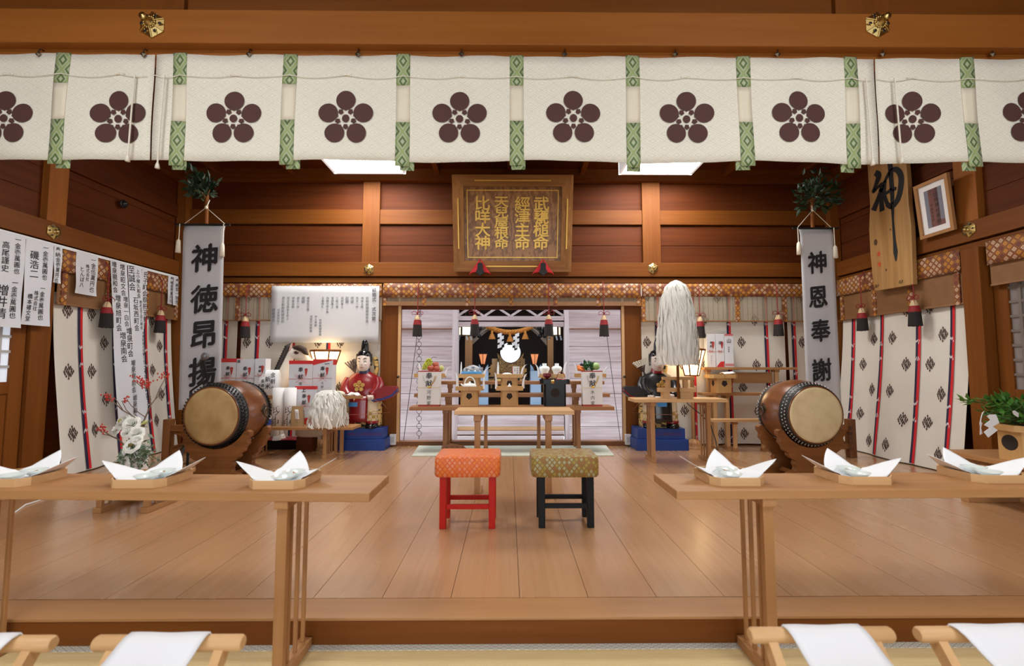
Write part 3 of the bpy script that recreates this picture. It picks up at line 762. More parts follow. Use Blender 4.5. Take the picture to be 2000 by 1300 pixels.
# ------------------------------------------------------------------ bamboo blinds with brocade valances
SLAT = plain('bamboo_slat', (0.50, 0.42, 0.30), 0.6, var=0.15, vs_=20); SLATD = plain('brown_bamboo', (0.27, 0.13, 0.05), 0.55, var=0.2, vs_=14); THR = plain('dark_thread', (0.06, 0.035, 0.02), 0.8)
def blind(lab, A, B, n, ztop_, zval, zbot_, ribs, opaque=False, roll=0.0):
    A = Vector((A[0], A[1], 0)); B = Vector((B[0], B[1], 0)); L = (B - A).length; d = (B - A) / L; n = Vector((n[0], n[1], 0))
    def pt(s_, o_, z): q = A + d * s_ + n * o_; return Vector((q.x, q.y, z))
    def bx_(m, s0, s1, o0, o1, z0, z1, mi=0):
        v = [pt(s_, o_, z) for z in (z0, z1) for s_, o_ in ((s0, o0), (s1, o0), (s1, o1), (s0, o1))]
        m.add(v, [(0, 3, 2, 1), (4, 5, 6, 7), (0, 1, 5, 4), (1, 2, 6, 5), (2, 3, 7, 6), (3, 0, 4, 7)], mi)
    oo = thing('bamboo_blind', lab, 'blind', pt(L / 2, 0.03, zbot_), 'bamboo blinds with brocade valances')
    m = MB(); m.grid(lambda u, v: pt(L * u, 0.05 + 0.004 * math.sin(u * L * 9), ztop_ + (zval - ztop_) * v), max(4, int(L / 0.06)), 3); m.build('valance', DIAPER, oo, solid=0.004, fix=False)
    m = MB()
    if opaque:
        bx_(m, 0, L, 0.018, 0.024, zbot_, ztop_ - 0.02)
        k = zbot_ + 0.006
        while k < zval: bx_(m, 0, L, 0.024, 0.027, k, k + 0.006); k += 0.010
        m.build('slats', SLATD, oo)  # brown tone stands in for the missing backlight on these slats
    else:
        k = zbot_
        while k < zval + 0.02: bx_(m, 0, L, 0.022, 0.026, k, k + 0.0036); k += 0.0075
        m.build('slats', SLAT, oo)
        m = MB(); s_ = 0.03
        while s_ < L: bx_(m, s_, s_ + 0.002, 0.0265, 0.028, zbot_, zval); s_ += 0.062
        m.build('threads', THR, oo)
    m = MB(); bx_(m, 0, L, 0.01, 0.036, zbot_ - 0.012 - roll, zbot_ + 0.004); m.build('bottom_bar', SLATD, oo, bevel=0.003)
    for s_ in ribs:
        m = MB(); bx_(m, s_ - 0.025, s_ + 0.025, 0.006, 0.040, zbot_ - 0.014 - roll, zval + 0.01); m.build('brocade_strip', DIAPER, oo)
    return oo
ybl = D - 0.045
blind('bamboo blind of the left back bay, half hidden by the ceremony poster', (bx(425), ybl), (bx(747), ybl), (0, -1), zb(557), zb(583), zb(626), [s for s in strp(425, [467, 570, 738])])
blind('raised bamboo blind over the bright shrine opening', (bx(750), ybl), (bx(1250), ybl), (0, -1), zb(556), zb(583), zb(591), [s for s in strp(750, [753, 829, 914, 998, 1084, 1168, 1246])], roll=0.035)
blind('bamboo blind of the right back bay behind the paper streamers', (bx(1252), ybl), (bx(1640), ybl), (0, -1), zb(556), zb(581), zb(627), [s for s in strp(1252, [1255, 1346, 1438, 1529])])
zs0, zs1, zs2 = W(1885, 487, XR).z, W(1885, 530, XR).z, W(1885, 592, XR).z
blind('brown bamboo blind on the left wall behind the hanging papers', (XL + 0.02, yl + 0.03), (XL + 0.02, D - 0.1), (1, 0), zs0, zs1, zs2, [0.05, 0.53, 1.02, 1.5], True)
blind('brown bamboo blind on the right wall behind the carved plank', (XR - 0.02, D - 0.1), (XR - 0.02, yr + 0.03), (-1, 0), zs0, zs1, zs2, [0.05, 0.55, 1.02, 1.52], True)
blind('brown bamboo blind over the frosted door at the right edge', (XR - 0.02, yr - 0.20), (XR - 0.02, yr - 1.4), (-1, 0), zs0, zs1, zs1 - 0.17, [], True)
# ------------------------------------------------------------------ tassels
TASB = plain('black_fringe', (0.018, 0.013, 0.012), 0.9, var=0.4, vs_=120); TASR = plain('deep_red_silk', (0.26, 0.008, 0.012), 0.7); TASC = plain('straw_silk', (0.60, 0.46, 0.26), 0.7)
tz = thing('tassel', 'x', 'tassel', (0, 0, 0), 'red and black tassels on cords')
def ruff(z0, z1, r0, r1, name, mt):
    m = MB(); n = 28; rs = []
    for i in range(5):
        u = i / 4; r = r0 + (r1 - r0) * u
        rs.append([((r + 0.003 * (j % 2) * (0.3 + u)) * math.cos(2 * pi * j / n), (r + 0.003 * (j % 2) * (0.3 + u)) * math.sin(2 * pi * j / n), z0 + (z1 - z0) * u + (0.004 * (j % 3) if i == 4 else 0)) for j in range(n)])
    m.rings(rs).build(name, mt, tz, local=True)
m = MB().lathe([(0.0, 0.268), (0.018, 0.262), (0.030, 0.235), (0.038, 0.205), (0.036, 0.20)], 20); m.build('cap', TASC, tz, local=True)
ruff(0.206, 0.140, 0.039, 0.050, 'red_band', TASR); ruff(0.145, 0.0, 0.050, 0.056, 'black_fringe', TASB)
m = MB(); m.tube([(0, 0, 0.255), (0.002, 0, 0.33), (0, 0, 0.40), (0, 0.0, 0.60), (0, 0.055, 0.70)], 0.005, 6)
for s_ in (-1, 1): m.tube([(0, -0.005, 0.29), (s_ * 0.04, -0.012, 0.315), (s_ * 0.07, -0.012, 0.295), (s_ * 0.065, -0.01, 0.27), (s_ * 0.03, -0.01, 0.272), (0, -0.005, 0.29)], 0.004, 6); m.tube([(0, -0.006, 0.29), (s_ * 0.018, -0.014, 0.25), (s_ * 0.03, -0.016, 0.215)], 0.003, 5)
m.ell((0, -0.006, 0.292), (0.012, 0.012, 0.010), 0, 8, 6); m.build('cord', CRIM, tz, local=True)
tl = [(815, 657, 0, 'leftmost tassel hanging in the bright shrine opening'), (927, 656, 0, 'tassel hanging before the left box lantern of the sanctuary'), (1072, 656, 0, 'tassel hanging before the right box lantern of the sanctuary'), (1180, 657, 0, 'rightmost tassel hanging in the bright shrine opening'),
      (478, 660, 0, 'tassel hanging right of the left banner, left of the poster'), (1368, 660, 0, 'tassel hanging just right of the paper streamers'), (1521, 656, 0, 'tassel hanging just left of the right banner'),
      (210, 640, 1, 'nearer tassel of the left wall, beside the long paper strips'), (312, 650, 1, 'farther tassel of the left wall, near the left banner'), (1685, 646, 2, 'farther tassel of the right wall, near the right banner'), (1788, 637, 2, 'nearer tassel of the right wall, under the framed photograph')]
for i, (x, y, w, lab) in enumerate(tl):
    loc = P(x, y, D - 0.125) if w == 0 else W(x - (3 if x < 250 else 0), y, XL + 0.11) if w == 1 else W(x, y, XR - 0.12)
    if i == 0: tz.location = loc; tz['label'] = lab
    else: dup(tz, loc, lab, rz=[0, pi / 2, -pi / 2][w])
# ------------------------------------------------------------------ papers on the left wall
XP = XL + 0.075
cord_a, cord_b = W(-40, 439, XP), W(356, 545, XP)
ztp = NAG0 - 0.035
m = MB(); m.box((XP - 0.008, cord_a.y, ztp - 0.012), (XP - 0.004, D - 0.12, ztp + 0.014)); o = m.build('paper_rail', PAPER)
tag(o, 'long white strip along the left wall rail from which papers hang', 'strip')
def wall_paper(xa, xb, ybot, lab, cols, curl=0.02, mt=PAPERG, lean=0.0):
    ya, yb_ = W(xa, 500, XP).y, W(xb, 500, XP).y
    zb_ = W((xa + xb) / 2, ybot, XP).z; H = ztp - zb_
    oo = thing('donation_paper', lab, 'paper', (XP, (ya + yb_) / 2, zb_), 'handwritten donation papers on the left wall')
    def pt(u, z, off=0.0): 
        f_ = (ztp - z) / H; return Vector((XP + 0.004 + off + lean * f_ + curl * f_ * (0.5 + 0.5 * math.sin(u * 3.0 + f_ * 6 + xa)), ya + (yb_ - ya) * u, z))
    MB().grid(lambda u, v: pt(u, ztp - H * v), 6, 16).build('sheet', mt, oo, fix=False)
    if cols:
        mm = MB()
        for px, y0, y1, txt in cols:
            q0, q1 = W(px, y0, XP), W(px, y1, XP); n = len(txt); st = (q0.z - q1.z) / max(1, n - 1) if n > 1 else 0.1
            u = (q0.y - ya) / (yb_ - ya); size = min(st * 1.0, 0.13)
            for i, ch in enumerate(txt):
                if ch == ' ': continue
                vs_, fs = glyph(ch, 0.01); zc = q0.z - st * i
                mm.add([pt(u + x * size * 0.95 / (yb_ - ya), zc + (y + 0.08 * x) * size, 0.003) for x, y in vs_], fs)
        mm.build('brush_writing', INK, oo, fix=False)
wall_paper(-40, 47, 638, 'wide handwritten paper at the left edge over the lattice door', [(34, 468, 530, '一金壱萬圓也'), (10, 478, 524, '高尾謹史'), (27, 552, 616, '一金壱萬圓也'), (3, 566, 612, '増井清'), (-16, 480, 540, '一金壱萬圓也')])
wall_paper(48, 103, 636, 'wide handwritten paper second from the left, ending below the rail', [(88, 484, 542, '一金壱萬圓也'), (66, 498, 535, '磯浩二'), (81, 563, 620, '一金壱萬圓也'), (68, 572, 602, '株式会社'), (55, 578, 622, '橋本確文堂')])
wall_paper(104, 120, 553, 'narrow paper strip between the wide papers and the brocade', [(112, 487, 548, '奉納金壱萬円也')])
wall_paper(148, 191, 576, 'short paper with three columns hung before the brown blind', [(181, 508, 566, '一金伍萬円也'), (169, 520, 545, '株式会社'), (158, 525, 556, 'とんぼ八')])
wall_paper(215, 248, 818, 'long paper strip with large writing reaching down to the flowers', [(237, 521, 572, '増泉昭文会'), (237, 584, 632, '増泉一白会'), (237, 646, 690, '増泉町会'), (238, 708, 760, '増泉増南会'), (236, 776, 814, '増泉舞会'), (221, 516, 566, '増泉親和会'), (222, 582, 640, '増泉旭町会'), (224, 655, 700, '増泉南会')], 0.02, lean=0.16)
wall_paper(250, 277, 820, 'long paper strip with small writing right of the large-lettered strip', [(255, 526, 560, '至誠会'), (257, 586, 640, '石坂西町会'), (267, 530, 578, '上小柳久和会'), (267, 590, 640, '野町五丁目八朔会'), (267, 650, 705, '木馬町南石坂鍵交会'), (266, 712, 770, '北石坂道薫会'), (264, 778, 815, '弥生町会')], 0.02, lean=0.15)
wall_paper(278, 289, 642, 'narrow long strip at the right end of the long papers', [(283.5, 536, 636, '氏子町会祭祀玉串料')], 0.02)
wall_paper(330, 339.5, 594, 'small paper strip next to the left banner, the nearer of two', [(334.5, 544, 588, '奉納金壱萬円也')], 0.01)
wall_paper(340.5, 350, 597, 'small paper strip next to the left banner, the farther of two', [(345, 548, 590, '奉納金一封也')], 0.01)
# ------------------------------------------------------------------ order-of-ceremony poster
YP = D - 0.13
a, b, c_ = P(531, 558, YP), P(741, 558, YP), P(531, 669, YP)
o = thing('ceremony_poster', 'big white paper with columns of ceremony steps hung over the back left blind', 'poster', ((a.x + b.x) / 2, YP, c_.z))
MB().grid(lambda u, v: (a.x + (b.x - a.x) * u, YP + 0.006 * math.sin(u * 9) * v, a.z + (c_.z - a.z) * v), 16, 8).build('sheet', plain('poster_paper', (0.64, 0.65, 0.67), 0.8, var=0.02), o, solid=0.0015, fix=False)
mm = MB()
def col(px, y0, y1, txt, bold=0.0):
    q0, q1 = P(px, y0, YP - 0.009), P(px, y1, YP - 0.009); st = (q0.z - q1.z) / max(1, len(txt) - 1)
    write(mm, txt, q0, (1, 0, 0), (0, 0, 1), min(st, 0.055), st, bold, slant=0.03)
col(731, 566, 622, '結婚式　式次第', 0.012)
for px, y1, txt in ((717.5, 627, '新郎新婦親族参進'), (707.5, 599, '神楽入殿'), (697.5, 599, '祭主一拝'), (688, 589, '修祓'), (678, 589, '献饌'), (668.5, 599, '祝詞奏上'), (658.5, 599, '三献の儀'), (649.5, 599, '誓詞奏上'), (640, 609, '指輪交換の儀'), (630.5, 599, '玉串拝礼'), (602, 604, '親族盃の儀'), (592.5, 589, '撤饌'), (582.5, 599, '祭主一拝'), (573, 599, '神楽退殿'), (563, 622, '斎主玉串祝を祈る'), (553.5, 627, '祭主新郎新婦退出')):
    col(px, 582, y1, txt); col(px, 571, 571, '一')
col(544, 605, 632, '両家親族紹介'); col(534.5, 605, 625, '親族退出'); col(626, 625, 653, '新郎新婦奉奠'); col(617, 618, 635, '仲人奉奠'); col(608, 618, 646, '両家代表奉奠')
mm.build('printed_text', INKG, o, fix=False)
# ------------------------------------------------------------------ standing banners with sakaki sprays
LEAFD = plain('dark_evergreen_leaf', (0.012, 0.04, 0.016), 0.45, var=0.5, vs_=25)
LEAFG = plain('fresh_green_leaf', (0.07, 0.21, 0.03), 0.4, var=0.4, vs_=18)
def leaf(mb, p, d, up, L, w, m=0):
    d = Vector(d).normalized(); s_ = d.cross(Vector(up))
    if s_.length < 1e-4: s_ = d.orthogonal()
    s_.normalize(); n = s_.cross(d); p = Vector(p)
    mb.add([p, p + d * L * 0.4 + s_ * w * 0.5 - n * w * 0.12, p + d * L * 0.45 + n * w * 0.02, p + d * L * 0.4 - s_ * w * 0.5 - n * w * 0.12, p + d * L], [(0, 1, 2), (0, 2, 3), (1, 4, 2), (2, 4, 3)], m)
def rv(a=1.0): return Vector((R.uniform(-a, a), R.uniform(-a, a), R.uniform(-a, a)))
def spray(name, lab, base, tops, n, spread, mat, L=0.07, grp=None, cat='branch'):
    oo = thing(name, lab, cat, base, grp); st = MB(); lf = MB()
    for tp in tops:
        tp = Vector(tp); mid = (Vector(base) + tp) / 2 + rv(0.03)
        st.tube([base, mid, tp], [0.006, 0.005, 0.002], 5)
        for k in range(n):
            u = R.uniform(0.3, 1.05); p = (Vector(base) * (1 - u) + tp * u) + rv(spread)
            d = (p - Vector(base)).normalized() + rv(0.9); leaf(lf, p, d, rv(), L * R.uniform(0.7, 1.2), L * 0.45)
    st.build('stem', wood('stand', 'z'), oo); lf.build('leaves', mat, oo, fix=False)['kind'] = 'stuff'
    return oo
BANS = [('left', 4.72, (358.5, 438), (436, 440), (348, 800), 403, 398, 405, [(400, 503), (399, 583), (397, 652), (395, 725)], '神徳昂揚', 0.30, (329, 445)),
        ('right', 4.95, (1562, 1627), (444, 446), (1575, 793), 1587, 404, 410, [(1597, 512), (1598, 579), (1603, 645), (1605, 722)], '神恩奉謝', 0.255, (1548, 1661))]
for nm, Y, (xa, xb), (yt, yt2), (xbl, ybl_), xp, yp, ykn, chars, txt, size, posts in BANS:
    A, B = P(xa, yt, Y), P(xb, yt2, Y); zb_ = P(xa, ybl_, Y).z; A.z = B.z = (A.z + B.z) / 2
    if nm == 'left': bl = P(xbl, ybl_, Y).x - A.x; br = bl + (B.x - A.x)
    base = P((posts[0] + posts[1]) / 2, 850, Y + 0.10); base.z = 0
    st = thing('banner_stand', 'low wooden trestle holding the %s banner pole behind the %s drum' % (nm, nm), 'stand', base, 'wooden banner stands')
    Y2 = Y + 0.10
    x0, x1 = P(posts[0], 850, Y2).x, P(posts[1], 850, Y2).x; zt_ = P(xa, 818, Y2).z
    for xx in (x0, x1): MB().cbox((xx, Y2, zt_ / 2), (0.075, 0.075, zt_)).build('post', wood('stand', 'z'), st, bevel=0.004)
    for z_ in (zt_ - 0.09, 0.12): MB().cbox(((x0 + x1) / 2, Y2, z_), (x1 - x0 - 0.07, 0.05, 0.06)).build('rail', wood('stand', 'x'), st, bevel=0.003)
    for s_ in (0, 1):
        a = Vector((x0 + 0.04, Y2, 0.15 if s_ else zt_ - 0.13)); b = Vector((x1 - 0.04, Y2, zt_ - 0.13 if s_ else 0.15)); MB().tube([a + Vector((0, -0.012 * s_, 0)), b + Vector((0, -0.012 * s_, 0))], 0.016, 4, smooth=False).build('brace', wood('stand', 'x'), st)
    if nm == 'right':
        mm = MB(); write(mm, '奉納氏子中', P(posts[1], 836, Y2 - 0.04), (1, 0, 0), (0, 0, 1), 0.05, 0.055, 0.0); mm.build('carved_writing', INK, st, fix=False)
    o = thing('standing_banner', 'tall white banner with four big black characters at the %s, ending behind the %s drum' % (nm, nm), 'banner', (A.x + (B.x - A.x) / 2, Y, zb_), 'white standing banners')
    pxz = P(xp, yp, Y + 0.05)
    MB().tube([(P(xp, 800, Y2).x, Y2 - 0.052, 0.0), (pxz.x, Y2 - 0.052, pxz.z + 0.10)], 0.022, 10).build('pole', wood('frame', 'z'), o)
    MB().tube([(A.x - 0.08, Y + 0.0, A.z - 0.004), (B.x + 0.06, Y + 0.0, B.z - 0.004)], 0.012, 10).build('crossbar', BLACKM, o)
    kn = P(xp, ykn, Y + 0.02)
    m = MB(); m.tube([A + Vector((-0.02, 0.02, 0.0)), kn, B + Vector((0.005, 0.02, 0.0))], 0.004, 6); m.ell(tuple(kn), (0.016, 0.016, 0.02), 0, 10, 6)
    m.tube([kn, kn + Vector((0.01, 0.03, 0.09))], 0.006, 6)
    m.build('cord', CORD, o)
    for xx, zz in ((A.x - 0.03, 0.30), (B.x + 0.0, 0.34)):
        m = MB(); m.tube([(xx, Y - 0.012, A.z), (xx, Y - 0.015, A.z - zz + 0.12)], 0.005, 6)
        m.lathe([(0.006, 0.14), (0.018, 0.125), (0.021, 0.10), (0.025, 0.0), (0, 0.0)], 12, M=Matrix.Translation((xx, Y - 0.018, A.z - zz))); m.build('tassel', CORD, o)
    H = A.z - zb_
    lx = lambda f_: (0.0 if nm == 'right' else (P(xbl, ybl_, Y).x - A.x) * f_) if nm == 'left' else (P(1577, 793, Y).x - A.x) * f_
    rx = lambda f_: lx(f_) if nm == 'left' else (P(1643, 793, Y).x - B.x) * f_
    def pt(u, z, off=0.0):
        f_ = (A.z - z) / H; x = (A.x + lx(f_)) * (1 - u) + (B.x + rx(f_)) * u
        return Vector((x, Y - off + 0.005 * math.sin(u * 8 + f_ * 2) * f_ + (0.02 if f_ < 0.02 else 0), z))
    MB().grid(lambda u, v: pt(u, A.z - H * v), 10, 24).build('cloth', BANNER, o, solid=0.002, fix=False)
    m = MB()
    for ch, (cx_, cy_) in zip(txt, chars):
        c = P(cx_, cy_, Y - 0.02); c.y = Y - 0.019
        write(m, ch, c, (1, 0, 0), (0, 0, 1), size, None, 0.014, slant=0.09, fat=0.028, narrow=0.95 if nm == 'left' else 0.86)
    m.build('brush_lettering', INK, o, fix=False)
    bs = Vector((pxz.x, Y2 - 0.06, pxz.z + 0.06))
    if nm == 'left':
        spray('sakaki_branch', 'dark leafy evergreen branch tied to the top of the left banner pole', bs, [P(372, 338, Y), P(383, 352, Y), P(400, 368, Y + 0.05), P(376, 372, Y - 0.1), P(408, 355, Y)], 46, 0.055, LEAFD, 0.085, 'sakaki sprays on the banner poles')
    else:
        spray('sakaki_branch', 'round dark evergreen spray tied to the top of the right banner pole', bs, [P(1575, 352, Y), P(1600, 346, Y), P(1625, 356, Y), P(1636, 378, Y), P(1570, 380, Y), P(1600, 372, Y - 0.1), P(1620, 395, Y), P(1578, 398, Y)], 44, 0.075, LEAFD, 0.075, 'sakaki sprays on the banner poles')
# ------------------------------------------------------------------ big drums on carved stands
SKIN1 = NT('drum_skin_worn'); nz = SKIN1.noise(SKIN1.co(), 7.0, 4.0); x_, y_, z_ = SKIN1.xyz()
SKIN1 = SKIN1.fin(SKIN1.mix(SKIN1.sstep(nz, 0.3, 0.75), (0.46, 0.31, 0.13), (0.32, 0.19, 0.065)), 0.55)
SKIN2 = NT('drum_skin_pale'); nz = SKIN2.noise(SKIN2.co(), 9.0, 5.0)
SKIN2 = SKIN2.fin(SKIN2.mix(SKIN2.sstep(nz, 0.4, 0.8), (0.62, 0.50, 0.29), (0.52, 0.40, 0.21)), 0.55)
STUD = plain('stud_metal', (0.45, 0.44, 0.42), 0.3, 0.9); HIDE = plain('black_hide', (0.010, 0.009, 0.009), 0.45, var=0)
def drum(lab, slab, cpx, r, Y, L, skin, bright, dxy):
    c = P(cpx[0], cpx[1], Y); ax = Vector((dxy, 1, 0)).normalized(); sd = Vector((0, 0, 1)); lt = ax.cross(sd).normalized()
    M = Matrix((( lt.x, sd.x, ax.x, c.x), (lt.y, sd.y, ax.y, c.y), (lt.z, sd.z, ax.z, c.z), (0, 0, 0, 1)))
    o = thing('taiko_drum', lab, 'drum', (c + ax * L / 2) - Vector((0, 0, r * 1.25)), 'big barrel drums')
    bd = lambda q_: r * 1.03 + r * 0.20 * math.sin(pi * q_ / L)
    pr = [(r * 1.03 + r * 0.20 * math.sin(pi * k / 16), L * k / 16) for k in range(17)]
    MB().lathe(pr, 48, M=M).build('body', wood('drum', 'y'), o)
    for e in (0, 1):
        z0 = 0 if e == 0 else L; s_ = 1 if e == 0 else -1
        MB().lathe([(0.0, z0 - s_ * 0.006), (r * 0.9, z0 - s_ * 0.006), (r * 0.985, z0 - s_ * 0.002), (r * 1.0, z0 + s_ * 0.008)], 48, M=M).build('drum_skin', skin, o)
        MB().lathe([(r * 0.995, z0 + s_ * 0.002), (bd(0.0) + 0.002, z0 + s_ * 0.004)] + [(bd(q_) + 0.007, z0 + s_ * q_) for q_ in (0.012, 0.03, 0.05, 0.07, 0.082)] + [(bd(0.086), z0 + s_ * 0.086)], 48, M=M).build('hide_rim', HIDE, o)
        st = MB(); n = 56
        for row, zz in ((0, 0.026), (1, 0.052)):
            for k in range(n):
                a = 2 * pi * (k + 0.5 * row) / n; q = bd(zz) + 0.009
                if bright: st.ell(tuple(M @ Vector((q * math.cos(a), q * math.sin(a), z0 + s_ * zz))), (0.0065, 0.0065, 0.0065), 0, 6, 4)
                else:
                    a2 = a + 0.055
                    st.tube([M @ Vector((q * math.cos(a), q * math.sin(a), z0 + s_ * (zz - 0.013))), M @ Vector((q * 1.01 * math.cos((a + a2) / 2), q * 1.015 * math.sin((a + a2) / 2), z0 + s_ * zz)), M @ Vector((q * math.cos(a2), q * math.sin(a2), z0 + s_ * (zz + 0.013)))], 0.007, 5)
        st.build('stud_rows', STUD if bright else BLACKL, o)['kind'] = 'stuff'
    # ring handle on the side facing the room
    sg = -1 if c.x > 0 else 1
    hc = M @ Vector(((1 if (M.to_3x3() @ Vector((1, 0, 0))).x * sg > 0 else -1) * r * 1.225, 0.03, L * 0.62))
    m = MB(); m.cbox(tuple(hc), (0.012, 0.07, 0.07), 0, Matrix.Translation(hc) @ Matrix.Rotation(pi / 4, 4, 'X') @ Matrix.Translation(-hc))
    pts = [hc + Vector((sg * 0.02, 0.03 * math.cos(a), -0.025 + 0.04 * math.sin(a))) for a in [2 * pi * k / 14 for k in range(14)]]
    m.tube(pts, 0.006, 6, closed=True); m.build('ring_handle', BRONZE, o)
    # stand
    so = thing('drum_stand', slab, 'stand', Vector((c.x, (Y + L / 2), 0)), 'carved drum stands')
    for k, dd in enumerate((0.085, L - 0.085)):
        q = c + ax * dd; H = c.z; rr = r * 1.205
        half = [(0.0, 0.0), (0.30, 0.0), (0.305, 0.035), (0.24, 0.06), (0.20, 0.085), (0.155, 0.10), (0.15, 0.13), (0.165, 0.155), (0.15, 0.185), (0.19, 0.20), (0.215, 0.225), (0.21, 0.245), (0.25, 0.27), (0.255, 0.30), (0.285, 0.335), (0.275, 0.37), (0.300, 0.40), (0.30, 0.43), (0.275, 0.445)]
        arc = [(rr * math.sin(a), H - rr * math.cos(a)) for a in [k_ * 0.12 for k_ in range(0, 10)]]
        half = [(x * r / 0.235, z * (H - 0.06) / 0.51) for x, z in half if True]
        arc = [p for p in arc if p[0] < half[-1][0] - 0.01]
        right = half + list(reversed(arc))
        poly = right[1:] + [(-x, z) for x, z in reversed(right[1:-1])]
        # build as a strip of quads outer/inner to keep the outline exact
        m = MB(); m.prism(poly, Vector((q.x, q.y - 0.028, 0)), lt if lt.x > 0 else -lt, (0, 0, 1), ax * 0.056)
        m.build('cradle_board', wood('stand', 'x'), so, bevel=0.005)
    for x, z in ((-0.10, 0.05), (0.10, 0.05), (0.0, 0.17)):
        a = c + ax * 0.05; b = c + ax * (L - 0.05); m = MB(); m.tube([Vector((a.x + x, a.y, z)), Vector((b.x + x, b.y, z))], 0.028, 4, smooth=False); m.build('stretcher', wood('stand', 'y'), so)
    return c, ax, o, so
YD = 3.92
drum('big barrel drum with worn tan skin at the left', 'carved wooden stand under the left drum', (412, 812), 0.236, YD, 0.45, SKIN1, False, 0.06)
drum('big barrel drum with pale clean skin and silver studs at the right', 'carved wooden stand under the right drum', (1594, 810), 0.236, YD, 0.45, SKIN2, True, -0.05)
# microphone on a folding stand beside the left drum
mp = P(397, 700, 4.35)
o = thing('microphone_stand', 'black microphone on a thin stand in front of the left banner, above the drum', 'microphone', (P(358, 920, 4.30).x, 4.45, 0), None)
fx, fy = P(366, 905, 4.45).x, 4.45
for a in (0.6, 2.7, 4.8): MB().tube([(fx, fy, 0.30), (fx + 0.28 * math.cos(a), fy + 0.22 * math.sin(a), 0.01)], 0.009, 6).build('leg', BLACKM, o)
m = MB(); m.tube([(fx, fy, 0.02), (fx, fy, 0.75)], 0.012, 8); m.tube([(fx, fy, 0.75), (mp.x + 0.01, 4.40, 0.86), (mp.x + 0.0, 4.36, mp.z - 0.02)], 0.010, 8); m.build('pole', BLACKM, o)
m = MB(); Mx = Matrix.Translation(mp) @ Matrix.Rotation(0.9, 4, 'Y') @ Matrix.Rotation(0.5, 4, 'X')
m.lathe([(0, -0.12), (0.014, -0.12), (0.022, 0.0), (0.027, 0.01)], 16, 0, M=Mx); m.lathe([(0.027, 0.01), (0.034, 0.035), (0.03, 0.06), (0.0, 0.075)], 16, 1, M=Mx); m.build('microphone_head', [BLACKM, plain('grey_mesh', (0.22, 0.22, 0.23), 0.4, 0.6)], o)
# ------------------------------------------------------------------ slatted-leg tables (shared builder)
def leg_panel(par, X, y0, y1, z0, z1, mat_z, mat_y, n=4, w=0.04, sl=0.026, cap=0.05, wr=None):
    """a row of thin slats along y between a head block and a foot runner"""
    wr = wr or w
    MB().cbox((X, (y0 + y1) / 2, z0 + 0.018), (wr + 0.01, y1 - y0, 0.036)).build('foot_runner', mat_y, par, bevel=0.003)
    MB().cbox((X, (y0 + y1) / 2, z1 - cap / 2), (wr + 0.012, y1 - y0, cap)).build('head_block', mat_y, par, bevel=0.003)
    a, b = y0 + 0.012, y1 - 0.012 - sl
    for k in range(n):
        yy = a + (b - a) * (k / (n - 1) if n > 1 else 0.5)
        wk, sk = (w / 2, sl) if k == 0 else (w * 0.19, sl * 0.5)
        MB().box((X - wk, yy, z0 + 0.036), (X + wk, yy + sk, z1 - cap)).build('slat', mat_z, par, bevel=0.002)
# ------------------------------------------------------------------ mat and tiered stand before the opening
MATC = NT('pale_green_mat'); MATC = MATC.fin(MATC.mix(MATC.noise(MATC.scaled(140, 20, 10), 1.0, 2.0), (0.50, 0.55, 0.46), (0.62, 0.66, 0.58)), 0.9)
fl, fr, bl, br = F(804, 891), F(1200, 890), F(819, 870), F(1182, 869)
m = MB(); m.prism([(fl.x, fl.y), (fr.x, fr.y), (br.x, br.y - 0.03), (bl.x, bl.y - 0.03)], (0, 0, 0.001), (1, 0, 0), (0, 1, 0), (0, 0, 0.007))
tag(m.build('floor_mat', MATC), 'pale green woven mat under the tiered offering stand', 'mat')
OF, OFZ, OFY = wood('offer', 'x'), wood('offer', 'z'), wood('offer', 'y')
YB, YC, YDD = 5.26, 5.55, 5.80
zB, zC, zD = P(1000, 794, YB).z, P(1000, 768.5, YC).z, P(1000, 744, YDD).z
ts = thing('tiered_offering_stand', 'three-tier brown wooden offering stand spanning the bright opening', 'stand', (P(1000, 800, YB).x, 5.6, 0.008))
for (a, b, y0, y1, z) in ((799.5, 1200, YB, 5.54, zB), (808.5, 1191.5, YC, 5.775, zC), (816, 1181, YDD, 5.93, zD)):
    MB().box((P(a, 770, y0).x, y0, z - 0.042), (P(b, 770, y0).x, y1, z)).build('shelf', OF, ts, bevel=0.003)
for px in (868, 948.5, 1052.5, 1131): leg_panel(ts, P(px, 840, 5.42).x, 5.42, 5.53, 0.008, zB - 0.042, OFZ, OFY, 4)
for px in (874, 1126): leg_panel(ts, P(px, 784, 5.66).x, 5.66, 5.76, 0.008, zC - 0.042, OFZ, OFY, 2, 0.055, 0.04)
for px in (878.5, 1121.5): leg_panel(ts, P(px, 757, 5.81).x, 5.81, 5.89, 0.04, zD - 0.042, OFZ, OFY, 2, 0.05, 0.03)
# low altar table in front, behind the stools
YA = 3.50; zA = P(1000, 802, YA).z
ta = thing('offering_table', 'pale wooden offering table standing behind the red and black stools', 'table', (P(1004, 900, YA).x, YA + 0.14, 0), 'slatted-leg wooden tables')
MB().box((P(887, 802, YA).x, YA, zA - 0.03), (P(1122, 802, YA).x, P(1000, 795.5, 3.8).y * 0 + YA + 0.30, zA)).build('table_top', wood('pale', 'x'), ta, bevel=0.003)
for px in (932, 1072): leg_panel(ta, P(px, 900, YA + 0.03).x, YA + 0.02, YA + 0.28, 0, zA - 0.03, wood('tan', 'z'), wood('tan', 'y'), 4, 0.044)
